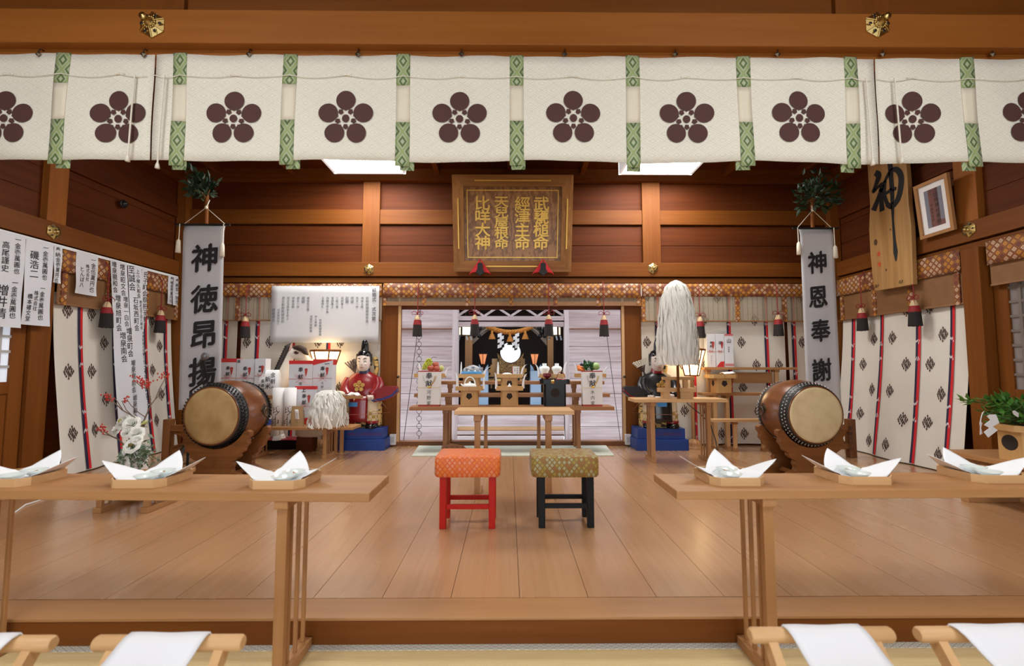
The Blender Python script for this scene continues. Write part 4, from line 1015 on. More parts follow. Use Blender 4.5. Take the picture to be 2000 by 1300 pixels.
# ------------------------------------------------------------------ footed offering trays (three-way boxes)
PALE, PALEZ = wood('yellow', 'x'), wood('yellow', 'z')
HOLE = plain('dark_hollow', (0.02, 0.012, 0.008), 0.8, var=0)
def octo(w, d, c): return [(-w / 2 + c, -d / 2), (w / 2 - c, -d / 2), (w / 2, -d / 2 + c), (w / 2, d / 2 - c), (w / 2 - c, d / 2), (-w / 2 + c, d / 2), (-w / 2, d / 2 - c), (-w / 2, -d / 2 + c)]
def tray_mesh(w, d, h_, c=0.03, t=0.006, floor_t=0.008, z=0.0):
    m = MB(); o_, i_ = octo(w, d, c), octo(w - 2 * t, d - 2 * t, c - t * 0.4)
    rs = [[(x, y, z) for x, y in o_], [(x, y, z + h_) for x, y in o_], [(x, y, z + h_) for x, y in i_], [(x, y, z + floor_t) for x, y in i_]]
    m.rings(rs, 0, False, True); return m
def horn(par, base, tip, w=0.030):
    """folded paper horn: a curved half cone bending outward"""
    base, tip = Vector(base), Vector(tip); m = MB(); rs = []; up = Vector((0, 0, 1)); out = tip - base; out.z = 0
    for i in range(9):
        u = i / 8; p = base + up * (tip.z - base.z) * math.sin(u * pi / 2) + out * (1 - math.cos(u * pi / 2)); r = w * (1 - u) ** 0.7 + 0.0012
        s_ = Vector((0, 1, 0)) if abs(out.x) > abs(out.y) else Vector((1, 0, 0)); q = out.normalized() if out.length > 1e-5 else Vector((1, 0, 0))
        rs.append([p + s_ * r * math.cos(a) + q * r * 0.8 * math.sin(a) for a in [pi * k / 5 - 0.2 for k in range(6)]] + [p + s_ * r * 0.9 * math.cos(a) + q * r * 0.6 * math.sin(a) for a in [pi * k / 5 - 0.2 for k in reversed(range(6))]])
    m.rings(rs); m.build('paper_horn', PAPER, par)
def sanbo(lab, px, Y, z, w=0.315, bw=0.20, H=0.225, horns=(), mat=None, matz=None, hole='pent', th=0.045):
    mat = mat or PALE; matz = matz or PALEZ
    X = P(px, 780, Y).x; d = min(w, 0.215); z += 0.001; H -= 0.001
    o = thing('footed_offering_tray', lab, 'offering stand', (X, Y, z), 'footed offering trays')
    M_ = Matrix.Translation((X, Y, z)); b = MB(); bd_ = min(bw, d - 0.03); pr = octo(bw, bd_, 0.018)
    b.rings([[(x, y, 0) for x, y in pr], [(x, y, H - th) for x, y in pr]], 0, False, True, False, M_); b.build('body', matz, o, bevel=0.002)
    hm = MB(); n = 5 if hole == 'pent' else 20; r = 0.036 if hole == 'pent' else 0.052
    poly = [(r * math.sin(2 * pi * k / n + (pi if n == 5 else 0)), H * 0.5 + r * math.cos(2 * pi * k / n + 0)) for k in range(n)] if n != 5 else [(r * 0.62, H * .5 + r), (-r * 0.62, H * .5 + r), (-r, H * .5 - r * 0.15), (0, H * .5 - r), (r, H * .5 - r * 0.15)]
    hm.prism(poly, (X, Y - bd_ / 2 - 0.0012, z), (1, 0, 0), (0, 0, 1), (0, 0.003, 0)); hm.prism(poly, (X - bw / 2 - 0.0012, Y, z), (0, 1, 0), (0, 0, 1), (0.003, 0, 0)); hm.prism(poly, (X + bw / 2 - 0.0018, Y, z), (0, 1, 0), (0, 0, 1), (0.003, 0, 0))
    hm.build('eye_hole', HOLE, o)
    tm = tray_mesh(w, d, th, 0.035, 0.007, 0.012, H - th); tm.v = [M_ @ p for p in tm.v]; tm.build('tray', mat, o)
    MB().cbox((X, Y - d / 2 - 0.0015, z + H - th / 2), (0.002, 0.003, th * 0.9)).build('seam', HOLE, o)
    for (bxp, byp), (txp, typ) in horns:
        yb_ = Y + R.uniform(-0.06, 0.06)
        bb = P(bxp, byp, yb_); tt = P(txp, typ, yb_); bb.z = z + H - th * 0.6
        horn(o, bb, tt)
    return o, Vector((X, Y, z + H - th + 0.013))
Y1 = YB + 0.135; Y2 = 5.655
HS = 0.215
s1, t1 = sanbo('pale footed tray with a white spouted kettle, left on the lowest tier', 917.5, Y1 - 0.01, zB, horns=[((895, 752), (889, 727)), ((943, 752), (946, 735))])
s2, t2 = sanbo('pale footed tray with a white salt cone, in the middle of the lowest tier', 995, Y1 - 0.01, zB, horns=[((971, 751), (966, 727)), ((1020, 751), (1030, 729))])
BL = BLACKL
s3, t3 = sanbo('black lacquer footed tray with red cups and kettle, right on the lowest tier', 1083, Y1 - 0.01, zB, 0.34, 0.25, 0.305, mat=BL, matz=BL, hole='round', th=0.05)
hz_ = P(1000, 730, Y2).z - zC
s4, t4 = sanbo('pale footed tray holding the wrapped fish on the upper tier', 921.5, Y2 + 0.01, zC, H=hz_, horns=[((899, 730), (901, 706)), ((944, 730), (962, 715))])
s5, t5 = sanbo('pale footed tray holding rice and an envelope before the mirror', 995, Y2 + 0.01, zC, H=hz_, horns=[((974, 728), (973, 706)), ((1017, 728), (1031, 711))])
s6, t6 = sanbo('pale footed tray holding two white jars on the upper tier', 1077.5, Y2 + 0.01, zC, H=hz_, horns=[((1054, 728), (1043, 710)), ((1100, 728), (1108, 706))])
s7, t7 = sanbo('pale footed tray of fruit behind the left gift box', 840, Y2 + 0.01, zC, w=0.37, H=hz_ + 0.005, horns=[((822, 726), (817, 708)), ((868, 728), (884, 714))])
s8, t8 = sanbo('pale footed tray of vegetables behind the right gift box', 1153, Y2 + 0.01, zC, w=0.37, H=hz_ + 0.005, horns=[((1127, 728), (1121, 708)), ((1177, 726), (1191, 715))])
# white kettle with hoop handle
c = Vector(t1); o = thing('spouted_kettle', 'white kettle with tall hoop handle on the lower left footed tray', 'kettle', c)
Mk = Matrix.Translation(c)
MB().lathe([(0.0, 0), (0.055, 0), (0.078, 0.022), (0.080, 0.04), (0.062, 0.062), (0.02, 0.068), (0.0, 0.068)], 24, M=Mk).build('body', WHITEP, o)
MB().lathe([(0.0, 0.066), (0.03, 0.068), (0.012, 0.074), (0.009, 0.078), (0.012, 0.086), (0.0, 0.090)], 14, M=Mk).build('lid', WHITEP, o)
MB().tube([c + Vector(p) for p in ((-0.06, 0, 0.03), (-0.09, 0, 0.045), (-0.105, 0, 0.062))], [0.018, 0.011, 0.007], 10).build('spout', WHITEP, o)
MB().tube([c + Vector((0.062 * math.cos(a), 0, 0.05 + 0.088 * math.sin(a))) for a in [pi * k / 16 for k in range(17)]], 0.007, 8).build('handle', WHITEP, o)
# salt cone
c = Vector(t2); m = MB(); m.lathe([(0.05, 0), (0.035, 0.024), (0.004, 0.066), (0.0, 0.067)], 4, smooth=False, M=Matrix.Translation(c) @ Matrix.Rotation(pi / 4, 4, 'Z')); tag(m.build('salt_cone', PAPER), 'small white pyramid of salt on the lower middle footed tray', 'salt')
# red sake cups on a black stand, lacquer kettle
c = Vector(t3) + Vector((-0.085, -0.02, 0)); o = thing('sake_cup', 'dark red lacquer sake cups stacked on the black footed tray', 'cup', c)
DR = plain('dark_red_lacquer', (0.16, 0.008, 0.010), 0.2, var=0)
MB().lathe([(0, 0), (0.035, 0), (0.032, 0.012), (0.014, 0.02), (0.012, 0.05), (0.03, 0.055), (0.0, 0.056)], 20, M=Matrix.Translation(c)).build('cup_stand', DR, o)
for k in range(3): MB().lathe([(0.0, 0.056 + 0.012 * k), (0.022, 0.056 + 0.012 * k), (0.048, 0.072 + 0.012 * k), (0.052, 0.084 + 0.012 * k), (0.047, 0.083 + 0.012 * k), (0.0, 0.066 + 0.012 * k)], 24, M=Matrix.Translation(c)).build('cup', DR, o)
c = Vector(t3) + Vector((0.075, -0.02, 0)); o = thing('lacquer_kettle', 'red lacquer kettle with a thin arched handle on the black footed tray', 'kettle', c)
MB().lathe([(0.0, 0), (0.055, 0), (0.068, 0.02), (0.062, 0.038), (0.05, 0.042), (0.0, 0.046)], 24, M=Matrix.Translation(c)).build('body', plain('orange_red_lacquer', (0.36, 0.03, 0.012), 0.25), o)
m = MB()
for k in range(7): m.ell(tuple(c + Vector((-0.045 + 0.015 * k, -0.02, 0.048))), (0.008, 0.006, 0.004), 0, 8, 5)
m.build('paper_flower', PAPER, o)
MB().tube([c + Vector((0.05 * math.cos(a), 0, 0.035 + 0.09 * math.sin(a))) for a in [pi * k / 14 for k in range(15)]], 0.0035, 6).build('handle', plain('copper_red', (0.30, 0.05, 0.03), 0.3, 0.5), o)
m = MB().lathe([(0, 0), (0.024, 0.0), (0.024, 0.004), (0, 0.008)], 20, M=Matrix.Translation((P(1080, 747, YB).x, Y1 - 0.01 - 0.110, t3.z + 0.012)) @ Matrix.Rotation(pi / 2, 4, 'X')); m.build('gilt_boss', GILT, s3)
# wrapped fish
c = Vector(t4); o = thing('fish', 'silvery sea bream in white wrapping on the upper left footed tray', 'fish', c)
FISH = NT('fish_skin'); zz = FISH.xyz()[2]; FISH = FISH.fin(FISH.mix(FISH.sstep(FISH.noise(FISH.co(), 30, 3), 0.35, 0.7), (0.55, 0.56, 0.58), (0.10, 0.11, 0.14)), 0.25)
m = MB(); m.rings([[(c.x + x, c.y + a * math.cos(q), c.z + 0.075 + 0.02 * math.sin((x + 0.1) * 12) + b * math.sin(q)) for q in [2 * pi * k / 14 for k in range(14)]] for x, a, b in ((-0.115, 0.005, 0.012), (-0.09, 0.03, 0.03), (-0.04, 0.04, 0.045), (0.02, 0.04, 0.048), (0.07, 0.03, 0.035), (0.10, 0.012, 0.012), (0.12, 0.008, 0.028), (0.135, 0.004, 0.036))]); m.build('body', FISH, o)
m = MB(); m.grid(lambda u, v: c + Vector((-0.13 + 0.26 * u, -0.06 + 0.13 * v, 0.03 + 0.085 * math.sin(pi * u) * (0.35 + 0.65 * v) + 0.012 * math.sin(u * 20 + v * 5))), 18, 8); m.build('wrapping', PAPERC, o, solid=0.002)
m = MB(); m.grid(lambda u, v: c + Vector((-0.125 + 0.25 * u, -0.075 + 0.02 * v, 0.015 + 0.045 * v + 0.01 * math.sin(pi * u))), 12, 2); m.build('blue_band', plain('blue_print', (0.05, 0.22, 0.45), 0.5), o, solid=0.002)
m = MB(); m.rings([[(c.x + 0.12 * k_ * math.cos(q), c.y + 0.09 * k_ * math.sin(q), c.z + zz_) for q in [2 * pi * k / 24 for k in range(24)]] for k_, zz_ in ((0.7, 0), (1.0, 0.02), (0.97, 0.022), (0.68, 0.006))]); m.build('dish', WHITEP, o)
# rice mound and envelope
c = Vector(t5) + Vector((-0.03, 0.02, 0)); m = MB().lathe([(0.10, 0), (0.095, 0.012), (0.07, 0.028), (0.03, 0.045), (0, 0.048)], 24, M=Matrix.Translation(c)); tag(m.build('rice_mound', plain('white_rice', (0.80, 0.78, 0.72), 0.9, var=0.1, vs_=300)), 'low mound of white rice on the upper middle footed tray', 'rice')
c = P(1007.5, 729.5, Y2 - 0.075); c.z = t5.z; e = thing('envelope', 'white money envelope standing on the upper middle footed tray', 'envelope', c)
MB().cbox((c.x, c.y, c.z + 0.062), (0.088, 0.008, 0.125)).build('sleeve', PAPER, e)
m = MB(); write(m, '御神饌', (c.x + 0.02, c.y - 0.005, c.z + 0.10), (1, 0, 0), (0, 0, 1), 0.024, 0.026, 0.0); write(m, '初穂', (c.x - 0.012, c.y - 0.005, c.z + 0.095), (1, 0, 0), (0, 0, 1), 0.02, 0.022, 0.0); m.build('brush_writing', INKG, e, fix=False)
MB().cbox((c.x - 0.041, c.y - 0.0045, c.z + 0.062), (0.006, 0.002, 0.124)).build('red_edge', REDL, e)
# jars
jr = None
for px, lab in ((1063.5, 'white lidded sake jar on the upper right footed tray, the left one'), (1087.5, 'white lidded sake jar on the upper right footed tray, the right one')):
    q = P(px, 725, Y2 + 0.03); q.z = t6.z
    if jr is None:
        jr = thing('sake_jar', lab, 'jar', q, 'white sake jars')
        MB().lathe([(0, 0), (0.034, 0), (0.036, 0.01), (0.046, 0.05), (0.064, 0.09), (0.062, 0.112), (0.046, 0.125), (0.028, 0.13)], 24).build('body', WHITEP, jr, local=True)
        MB().lathe([(0.026, 0.128), (0.026, 0.155), (0.027, 0.16), (0.0, 0.162)], 20).build('lid', WHITEP, jr, local=True)
    else: dup(jr, q, lab)
q = P(1087, 726, Y2 - 0.08); q.z = t6.z
m = MB(); m.prism([(-0.055, 0.0), (0.055, 0.0), (0.035, 0.026), (0.008, 0.085), (0.0, 0.09), (-0.008, 0.085), (-0.035, 0.026)], q, (1, 0, 0), (0, 0, 1), (0, 0.02, 0)); tag(m.build('folded_paper', PAPER), 'small white folded paper peak before the right sake jar', 'paper')
# fruit and vegetables
def single(name, m, mt, lab, cat, grp=None, **k):
    o = m.build(name, mt, **k); return tag(o, lab, cat, grp)
GRAPE = plain('green_grape', (0.42, 0.46, 0.04), 0.3, vs_=30, var=0.2); PEACH = plain('red_apple', (0.46, 0.09, 0.05), 0.35, vs_=25, var=0.45)
YF = Y2 - 0.02
g = thing('grape_bunch', 'bunch of yellow-green grapes on the fruit tray', 'grapes', P(835, 722, YF)); n = 0; gm = MB()
for row, (y_, xs) in enumerate(((719, (826, 830, 834, 838)), (715.5, (827.5, 831, 835, 839, 842)), (712, (829, 833, 837, 841)), (708.5, (831, 835, 839, 843)), (705, (833.5, 837.5, 841.5)), (702, (836, 840)))):
    for x_ in xs:
        for dy in (0.0, 0.04): gm.ell(tuple(P(x_ + R.uniform(-0.5, 0.5), y_ + (R.uniform(-.6, .6)), YF - 0.03 + dy)), (0.0155, 0.0155, 0.0155), 0, 8, 6)
gm.build('grapes', GRAPE, g)['kind'] = 'stuff'
MB().tube([P(840, 702, YF), P(843, 699, YF), P(848, 697, YF), P(853, 698, YF)], 0.003, 5).build('stalk', plain('brown_stalk', (0.05, 0.035, 0.02), 0.8), g)
for (px, py, r, lab) in ((851, 712, 6.3, 'red apple on top of the fruit tray beside the grapes'), (841.5, 719, 6.6, 'red apple at the front of the fruit tray, under the grapes'), (853, 720, 6.2, 'red apple at the front right of the fruit tray')):
    k = r * YF / FPX; m = MB().lathe([(0, -k * 0.85), (k * 0.5, -k * 0.9), (k * 0.9, -k * 0.4), (k, 0.05 * k), (k * 0.8, k * 0.65), (k * 0.35, k * 0.85), (0, k * 0.72)], 16, M=Matrix.Translation(P(px, py, YF - 0.05 if py > 715 else YF))); single('apple', m, PEACH, lab, 'apple', 'red apples')
k = 0.034; m = MB().ell(tuple(P(862.5, 719, YF)), (k * 0.85, k * 0.85, k * 1.1)); single('pear', m, plain('green_pear', (0.50, 0.52, 0.16), 0.4), 'pale green pear at the right end of the fruit tray', 'pear')
q = P(1136, 717.5, YF)
for i, (x0, y0, x1, y1, lab) in enumerate(((1127, 716, 1144, 720, 'upper orange carrot lying on the vegetable tray'), (1128, 720, 1142, 723.5, 'lower orange carrot lying on the vegetable tray'))):
    m = MB().tube([P(x0, y0, YF - 0.03 - i * 0.03), P(x0 + 1.2, y0, YF - 0.03 - i * 0.03), P((x0 + x1) / 2, (y0 + y1) / 2, YF - 0.03 - i * 0.03), P(x1, y1, YF - 0.03 - i * 0.03)], [0.012, 0.024, 0.019, 0.006], 12); single('carrot', m, plain('carrot_orange', (0.74, 0.20, 0.03), 0.45), lab, 'carrot', 'carrots on the tray')
m = MB().tube([P(1133, 713, YF), P(1136, 711, YF), P(1141, 714, YF)], [0.012, 0.02, 0.012], 10); single('aubergine', m, plain('aubergine_purple', (0.03, 0.012, 0.04), 0.2), 'dark purple aubergine behind the carrots', 'aubergine')
o = thing('spinach', 'bundle of dark green spinach between carrots and cabbage', 'vegetable', P(1150, 721, YF)); lm = MB()
for k in range(70): leaf(lm, P(R.uniform(1141, 1159), R.uniform(709, 721), YF - 0.05 + R.uniform(-0.02, 0.06)), rv() + Vector((0, -0.3, 0.3)), rv(), 0.05, 0.035)
lm.build('leaves', plain('spinach_green', (0.025, 0.12, 0.03), 0.4, var=0.5, vs_=30), o, fix=False)['kind'] = 'stuff'
CAB = NT('cabbage_leaf'); CAB = CAB.fin(CAB.mix(CAB.sstep(CAB.noise(CAB.co(), 18, 4), 0.35, 0.7), (0.38, 0.52, 0.20), (0.20, 0.38, 0.10)), 0.5)
q = P(1163.5, 715, YF); m = MB().ell(tuple(q), (0.052, 0.045, 0.043), 0, 18, 12)
for k in range(5): a = R.uniform(0, 6.28); m.ell((q.x + 0.008 * math.cos(a), q.y - 0.012, q.z + 0.006 * math.sin(a)), (0.047, 0.042, 0.039), 0, 14, 8)
single('cabbage', m, CAB, 'round pale green cabbage on the vegetable tray', 'cabbage')
# gift boxes with gold knots
def gift(lab, xa, xb, name):
    Yg = YB + 0.03; a, b = P(xa, 724, Yg), P(xb, 795, Yg); z0 = zB + 0.001; z1 = a.z
    o = thing('gift_box', lab, 'box', ((a.x + b.x) / 2, Yg + 0.05, z0), 'tall white gift boxes on the tiered stand')
    MB().box((a.x, Yg, z0 + 0.02), (b.x, Yg + 0.10, z1 - 0.012)).build('wrapper', PAPER, o, bevel=0.002)
    MB().box((a.x + 0.001, Yg + 0.001, z1 - 0.012), (b.x + 0.003, Yg + 0.10, z1)).build('red_lid', plain('dull_red_card', (0.40, 0.05, 0.04), 0.6), o)
    MB().box((a.x + 0.003, Yg + 0.002, z0), (b.x - 0.003, Yg + 0.098, z0 + 0.02)).build('red_base', plain('dull_red_card', (0.40, 0.05, 0.04), 0.6), o)
    W_, H_ = b.x - a.x, z1 - z0; cx_ = (a.x + b.x) / 2; f = Yg - 0.003
    m = MB()
    for u, v in ((-0.30, 0.87), (-0.26, 0.87)): m.tube([(cx_ + u * W_, f, z0 + v * H_), (cx_ + (u * 0.75) * W_, f - 0.002, z0 + 0.72 * H_), (cx_ - 0.02 * W_, f, z0 + 0.54 * H_)], 0.0014, 5)
    m.build('silver_cord', plain('silver_cord', (0.45, 0.42, 0.36), 0.35, 0.6), o)
    m = MB()
    for u in (0.26, 0.30, 0.34): m.tube([(cx_ + u * W_, f, z0 + 0.86 * H_), (cx_ + (u * 0.8) * W_, f - 0.002, z0 + 0.72 * H_), (cx_ + 0.06 * W_, f, z0 + 0.56 * H_)], 0.002, 5)
    m.tube([(a.x, f, z0 + 0.535 * H_), (b.x, f, z0 + 0.535 * H_)], 0.0016, 5); m.ell((cx_ + 0.02 * W_, f - 0.003, z0 + 0.54 * H_), (0.024, 0.005, 0.010), 0, 10, 6)
    m.build('gold_cord', plain('gold_cord', (0.62, 0.38, 0.06), 0.35, 0.5), o)
    m = MB(); write(m, '奉献', (cx_, f + 0.001, z0 + 0.865 * H_), (1, 0, 0), (0, 0, 1), 0.078, 0.088, 0.012); write(m, name, (cx_, f + 0.001, z0 + 0.40 * H_), (1, 0, 0), (0, 0, 1), 0.05, 0.062, 0.003); m.build('brush_writing', INK, o, fix=False)
gift('tall white gift box with gold knot on the tiered stand, before the fruit', 816.7, 858.7, '河野家'); gift('tall white gift box with gold knot on the tiered stand, before the vegetables', 1137.5, 1177.3, '水内家')
# votive notice board on the floor
c = P(886, 888, 4.95); c.z = 0
o = thing('notice_board', 'small peaked wooden board with carved writing on the floor behind the red stool', 'sign', c)
k = 4.95 / FPX; PMx = [(-25 * k, 2 * k), (27 * k, 0), (25 * k, 20 * k), (17 * k, 26 * k), (-5 * k, 30 * k), (-24 * k, 25 * k)]
m = MB(); m.prism(PMx, c + Vector((0, 0, 0.0)), (1, 0, 0), (0, 0.25, 0.968), (0, 0.02, 0)); m.build('board', wood('stand', 'x'), o, bevel=0.003)
m = MB()
for j, tx in enumerate(('御神前', '昇殿参拝', '玉串拝礼', '奉納')): write(m, tx, c + Vector((0.09 - 0.055 * j, 0.018, 0.125)), (1, 0, 0), (0, 0.25, 0.968), 0.026, 0.028, 0.002)
m.build('burnt_writing', INK, o, fix=False)
MB().box((c.x - 0.1, c.y + 0.012, 0), (c.x + 0.1, c.y + 0.05, 0.012)).build('foot', wood('stand', 'x'), o)
# ------------------------------------------------------------------ inside the sanctuary
YM = 8.3
def emis(name, col, e_, base=None):
    if name in MATS: return MATS[name]
    MATS[name] = NT(name).fin(base or col, 0.6, emit=col, es=e_); return MATS[name]
# altar bench
za = P(1000, 738, YM).z
o = thing('altar_bench', 'dark altar bench with gilt corner fittings inside the sanctuary', 'table', (P(997, 760, YM).x, YM, zi))
MB().box((P(940, 750, YM).x, YM - 0.25, za - 0.04), (P(1054, 750, YM).x, YM + 0.25, za)).build('top', BLACKL, o)
for px in (950, 1044):
    for yy in (YM - 0.2, YM + 0.2): MB().box((P(px, 750, YM).x - 0.025, yy - 0.025, zi), (P(px, 750, YM).x + 0.025, yy + 0.025, za - 0.04)).build('leg', BLACKL, o)
for px in (958, 975, 1018, 1036):
    MB().box((P(px - 3.5, 750, YM).x, YM - 0.262, za - 0.045), (P(px + 3.5, 750, YM).x, YM - 0.25, za - 0.005)).build('gilt_fitting', GILT, o)
c = P(997, 688, YM)
o = thing('sacred_mirror', 'round polished mirror on a carved wave stand in the dark sanctuary', 'mirror', Vector((c.x, YM, za)))
rm = 19.5 * YM / FPX
MB().lathe([(0, 0), (rm, 0), (rm * 1.03, 0.01), (rm, 0.02), (0, 0.02)], 48, smooth=False, M=Matrix.Translation(c + Vector((0, 0.01, 0))) @ Matrix.Rotation(pi / 2, 4, 'X')).build('mirror_disc', plain('polished_silver', (0.42, 0.44, 0.44), 0.04, 1.0, var=0), o)
k = YM / FPX; m = MB()
CARV = NT('carved_gilt_wood'); CARV = CARV.fin(CARV.mix(CARV.sstep(CARV.m('SINE', CARV.m('MULTIPLY', CARV.noise(CARV.co(), 9, 3), 50)), -0.6, 0.8), (0.15, 0.075, 0.02), (0.42, 0.24, 0.07)), 0.5)
def pp(lst): return [(x * k, -y * k) for x, y in lst]
outl = pp([(-26, 1), (-20.8, 7), (-17.8, 11), (-12.5, 16.8), (-6, 19.8), (0, 20.6), (6, 19.8), (12.5, 16.8), (17.8, 11), (20.8, 7), (26, 1), (23, 15), (25, 28), (20, 50), (-20, 50), (-25, 28), (-23, 15)])
m.prism(outl, c + Vector((0, -0.03, 0)), (1, 0, 0), (0, 0, 1), (0, 0.06, 0)); m.build('wave_stand', CARV, o, bevel=0.004)
for px in (967, 1021):
    m = MB().box((P(px - 6.5, 700, YM).x, YM + 0.08, za), (P(px + 4.5, 700, YM).x, YM + 0.10, P(px, 700, YM).z)); single('plain_board', m, wood('pale', 'z'), 'plain pale wooden board standing %s of the sacred mirror' % ('left' if px < 990 else 'right'), 'board', 'boards beside the mirror')
def zig(px, py, sc_, n, Y, w=7.0, st=5.2, sgn=1):
    q = []; k_ = Y / FPX * sc_; m = MB(); c_ = P(px, py, Y)
    for i in range(n):
        x = (0 if i % 2 == 0 else sgn * w * 0.5) * k_; z = -i * st * k_
        m.prism([(x - w / 2 * k_, z), (x + w / 2 * k_, z + st * 0.5 * k_), (x + w / 2 * k_, z - st * 0.75 * k_), (x - w / 2 * k_, z - st * 1.25 * k_)], c_ + Vector((0, -0.004 * i, 0)), (1, 0, 0), (0, 0, 1), (0, 0.002, 0))
    return m
for px, sg, lab in ((962.5, -1, 'left'), (1021, 1, 'right')):
    o = thing('gohei_wand', 'gold zigzag paper wand at the %s of the sacred mirror' % lab, 'ritual wand', P(px, 748, YM - 0.3), 'gold zigzag wands')
    zig(px - 0.5, 716, 1.0, 6, YM - 0.3, 8, 5.6, sg).build('zigzag_paper', plain('gold_paper', (0.58, 0.34, 0.12), 0.5, 0.2), o)
    a = P(px + sg * 3, 712, YM - 0.28); b = P(px + sg * 3, 758, YM - 0.28); MB().tube([a, b], 0.012, 8).build('rod', wood('pale', 'z'), o); MB().box((b.x - 0.05, b.y - 0.05, za), (b.x + 0.05, b.y + 0.05, za + 0.03)).build('base', BLACKL, o)
PAPLAMP = NT('lamp_paper_warm'); PAPLAMP = PAPLAMP.fin((0.6, 0.28, 0.12), 0.7, emit=PAPLAMP.mix(PAPLAMP.sstep(PAPLAMP.xyz()[2], 0.5, 0.9), (1.0, 0.42, 0.14), (0.55, 0.18, 0.07)), es=1.4)
RW = plain('red_brown_lacquer', (0.10, 0.02, 0.012), 0.4)
for px, lab in ((943.5, 'left'), (1044, 'right')):
    Yl = 7.88; c = P(px, 711, Yl); k = Yl / FPX
    o = thing('standing_lamp', 'small lit flared paper lamp %s of the mirror in the sanctuary' % lab, 'lamp', Vector((c.x, Yl, zi)), 'small sanctuary lamps')
    n = 6; rs = [[(c.x + r * k * math.cos(2 * pi * j / n + pi / 6), c.y + r * k * math.sin(2 * pi * j / n + pi / 6), c.z + z_ * k) for j in range(n)] for r, z_ in ((4, 0), (9.3, 20))]
    MB().rings(rs, 0, False).build('lamp_shade', PAPLAMP, o)
    m = MB()
    for j in range(n): m.tube([rs[0][j], rs[1][j]], 0.006, 5)
    for r in rs: m.tube(r, 0.006, 5, closed=True)
    m.build('lamp_frame', RW, o); m = MB(); m.tube([(c.x, c.y, zi), (c.x, c.y, c.z)], 0.015, 8); m.lathe([(0.09, 0), (0.09, 0.02), (0.02, 0.05), (0, 0.05)], 16, M=Matrix.Translation((c.x, c.y, zi))); m.build('pole', RW, o)
LANP = emis('lantern_paper', (1.0, 0.90, 0.66), 1.6)
for px, lab in ((909, 'left'), (1082, 'right')):
    Yl = 7.55; c = P(px, 656, Yl); k = Yl / FPX
    o = thing('box_lantern', 'lit box lantern hung in the %s upper corner of the sanctuary' % lab, 'lantern', c, 'lit box lanterns in the sanctuary')
    w = 10.5 * k; h_ = 17 * k; Mx = Matrix.Translation(c) @ Matrix.Rotation(0.35 if px < 1000 else -0.35, 4, 'Z')
    m = MB().box((-w, -w, 0.01), (w, w, h_), 0, Mx); m.build('paper_panes', LANP, o)
    m = MB()
    for sx in (-1, 1):
        for sy in (-1, 1): m.box((sx * w - 0.012, sy * w - 0.012, 0), (sx * w + 0.012, sy * w + 0.012, h_ + 0.02), 0, Mx)
    for z_ in (0, h_): m.box((-w - 0.02, -w - 0.02, z_), (w + 0.02, w + 0.02, z_ + 0.015), 0, Mx)
    m.tube([c + Vector((0, 0, h_)), c + Vector((0, 0, h_ + 0.5))], 0.008, 6); m.build('frame', plain('gilt_black', (0.06, 0.04, 0.02), 0.4), o)
    for dx in (-9, 3, 11):
        m = MB(); q = c + Vector((dx * k, -w - 0.01, 0.0)); m.prism([(-1.5 * k, 0), (1.5 * k, 0), (3.4 * k * (1 if dx > 0 else -1), -8 * k), (0.6 * k * (1 if dx > 0 else -1), -9 * k)], q, (1, 0, 0), (0, 0, 1), (0, 0.004, 0)); m.build('paper_streamer', plain('pale_blue_paper', (0.50, 0.62, 0.72), 0.7), o)
# sacred rope with tassels and zigzag papers
ROPE = NT('orange_rope'); ROPE = ROPE.fin(ROPE.mix(ROPE.noise(ROPE.scaled(8, 8, 90), 1.0, 2), (0.62, 0.25, 0.035), (0.45, 0.16, 0.02)), 0.7)
YR = 7.7; o = thing('sacred_rope', 'thick orange twisted rope slung across the sanctuary top', 'rope', P(995, 652, YR))
def rp(u): return P(950 + 92 * u, 636 + 12.5 * (1 - (2 * u - 1) ** 2), YR)
for ph_ in (0, 2.094, 4.188):
    pts = []
    for i in range(61):
        u = i / 60; a = u * 34 + ph_; r = 0.024; pts.append(rp(u) + Vector((0.25 * r * math.cos(a), r * math.sin(a), r * math.cos(a))))
    MB().tube(pts, 0.021, 8).build('strand', ROPE, o)
for px, py in ((961, 648), (996, 653), (1026, 648)):
    q = P(px, py + 14, YR - 0.05); q_ = 0.01
    MB().lathe([(0.06, 0), (0.052, 0.02), (0.035, 0.07), (0.018, 0.10), (0.022, 0.115), (0.012, 0.14), (0, 0.142)], 14, M=Matrix.Translation(q)).build('rope_tassel', ROPE, o)
for px, sg in ((976, 1), (1010, -1)): zig(px, 652, 1.0, 5, YR - 0.06, 8, 5.4, sg).build('zigzag_paper', PAPERC, o)
# grey gathered curtain with dark crests
GC = plain('grey_curtain', (0.30, 0.26, 0.22), 0.8)
for a, b, lab, sg in ((921, 962, 'left', 1), (1068, 1032, 'right', -1)):
    YG = 8.0; o = thing('gathered_curtain', 'grey draped curtain with black crests, %s side of the sanctuary' % lab, 'curtain', P((a + b) / 2, 660, YG), 'draped curtains in the sanctuary')
    MB().grid(lambda u, v: P(a + (b - a) * u, 634 + v * (35 * (1 - u) ** 1.2 + 6), YG + 0.03 * math.sin(v * 14 + u * 3)), 14, 14).build('cloth', GC, o, fix=False)
    m = MB()
    for dx, dy, r in ((0.26, 12, 5.5), (0.12, 20, 4), (0.40, 5, 4.5), (0.36, 20, 4), (0.12, 6, 4)):
        q = P(a + (b - a) * dx, 636 + dy, YG - 0.05); m.lathe([(0, 0), (r * YG / FPX, 0.0), (0, 0.003)], 16, M=Matrix.Translation(q) @ Matrix.Rotation(pi / 2, 4, 'X'))
    m.build('crest', BLACKM, o)
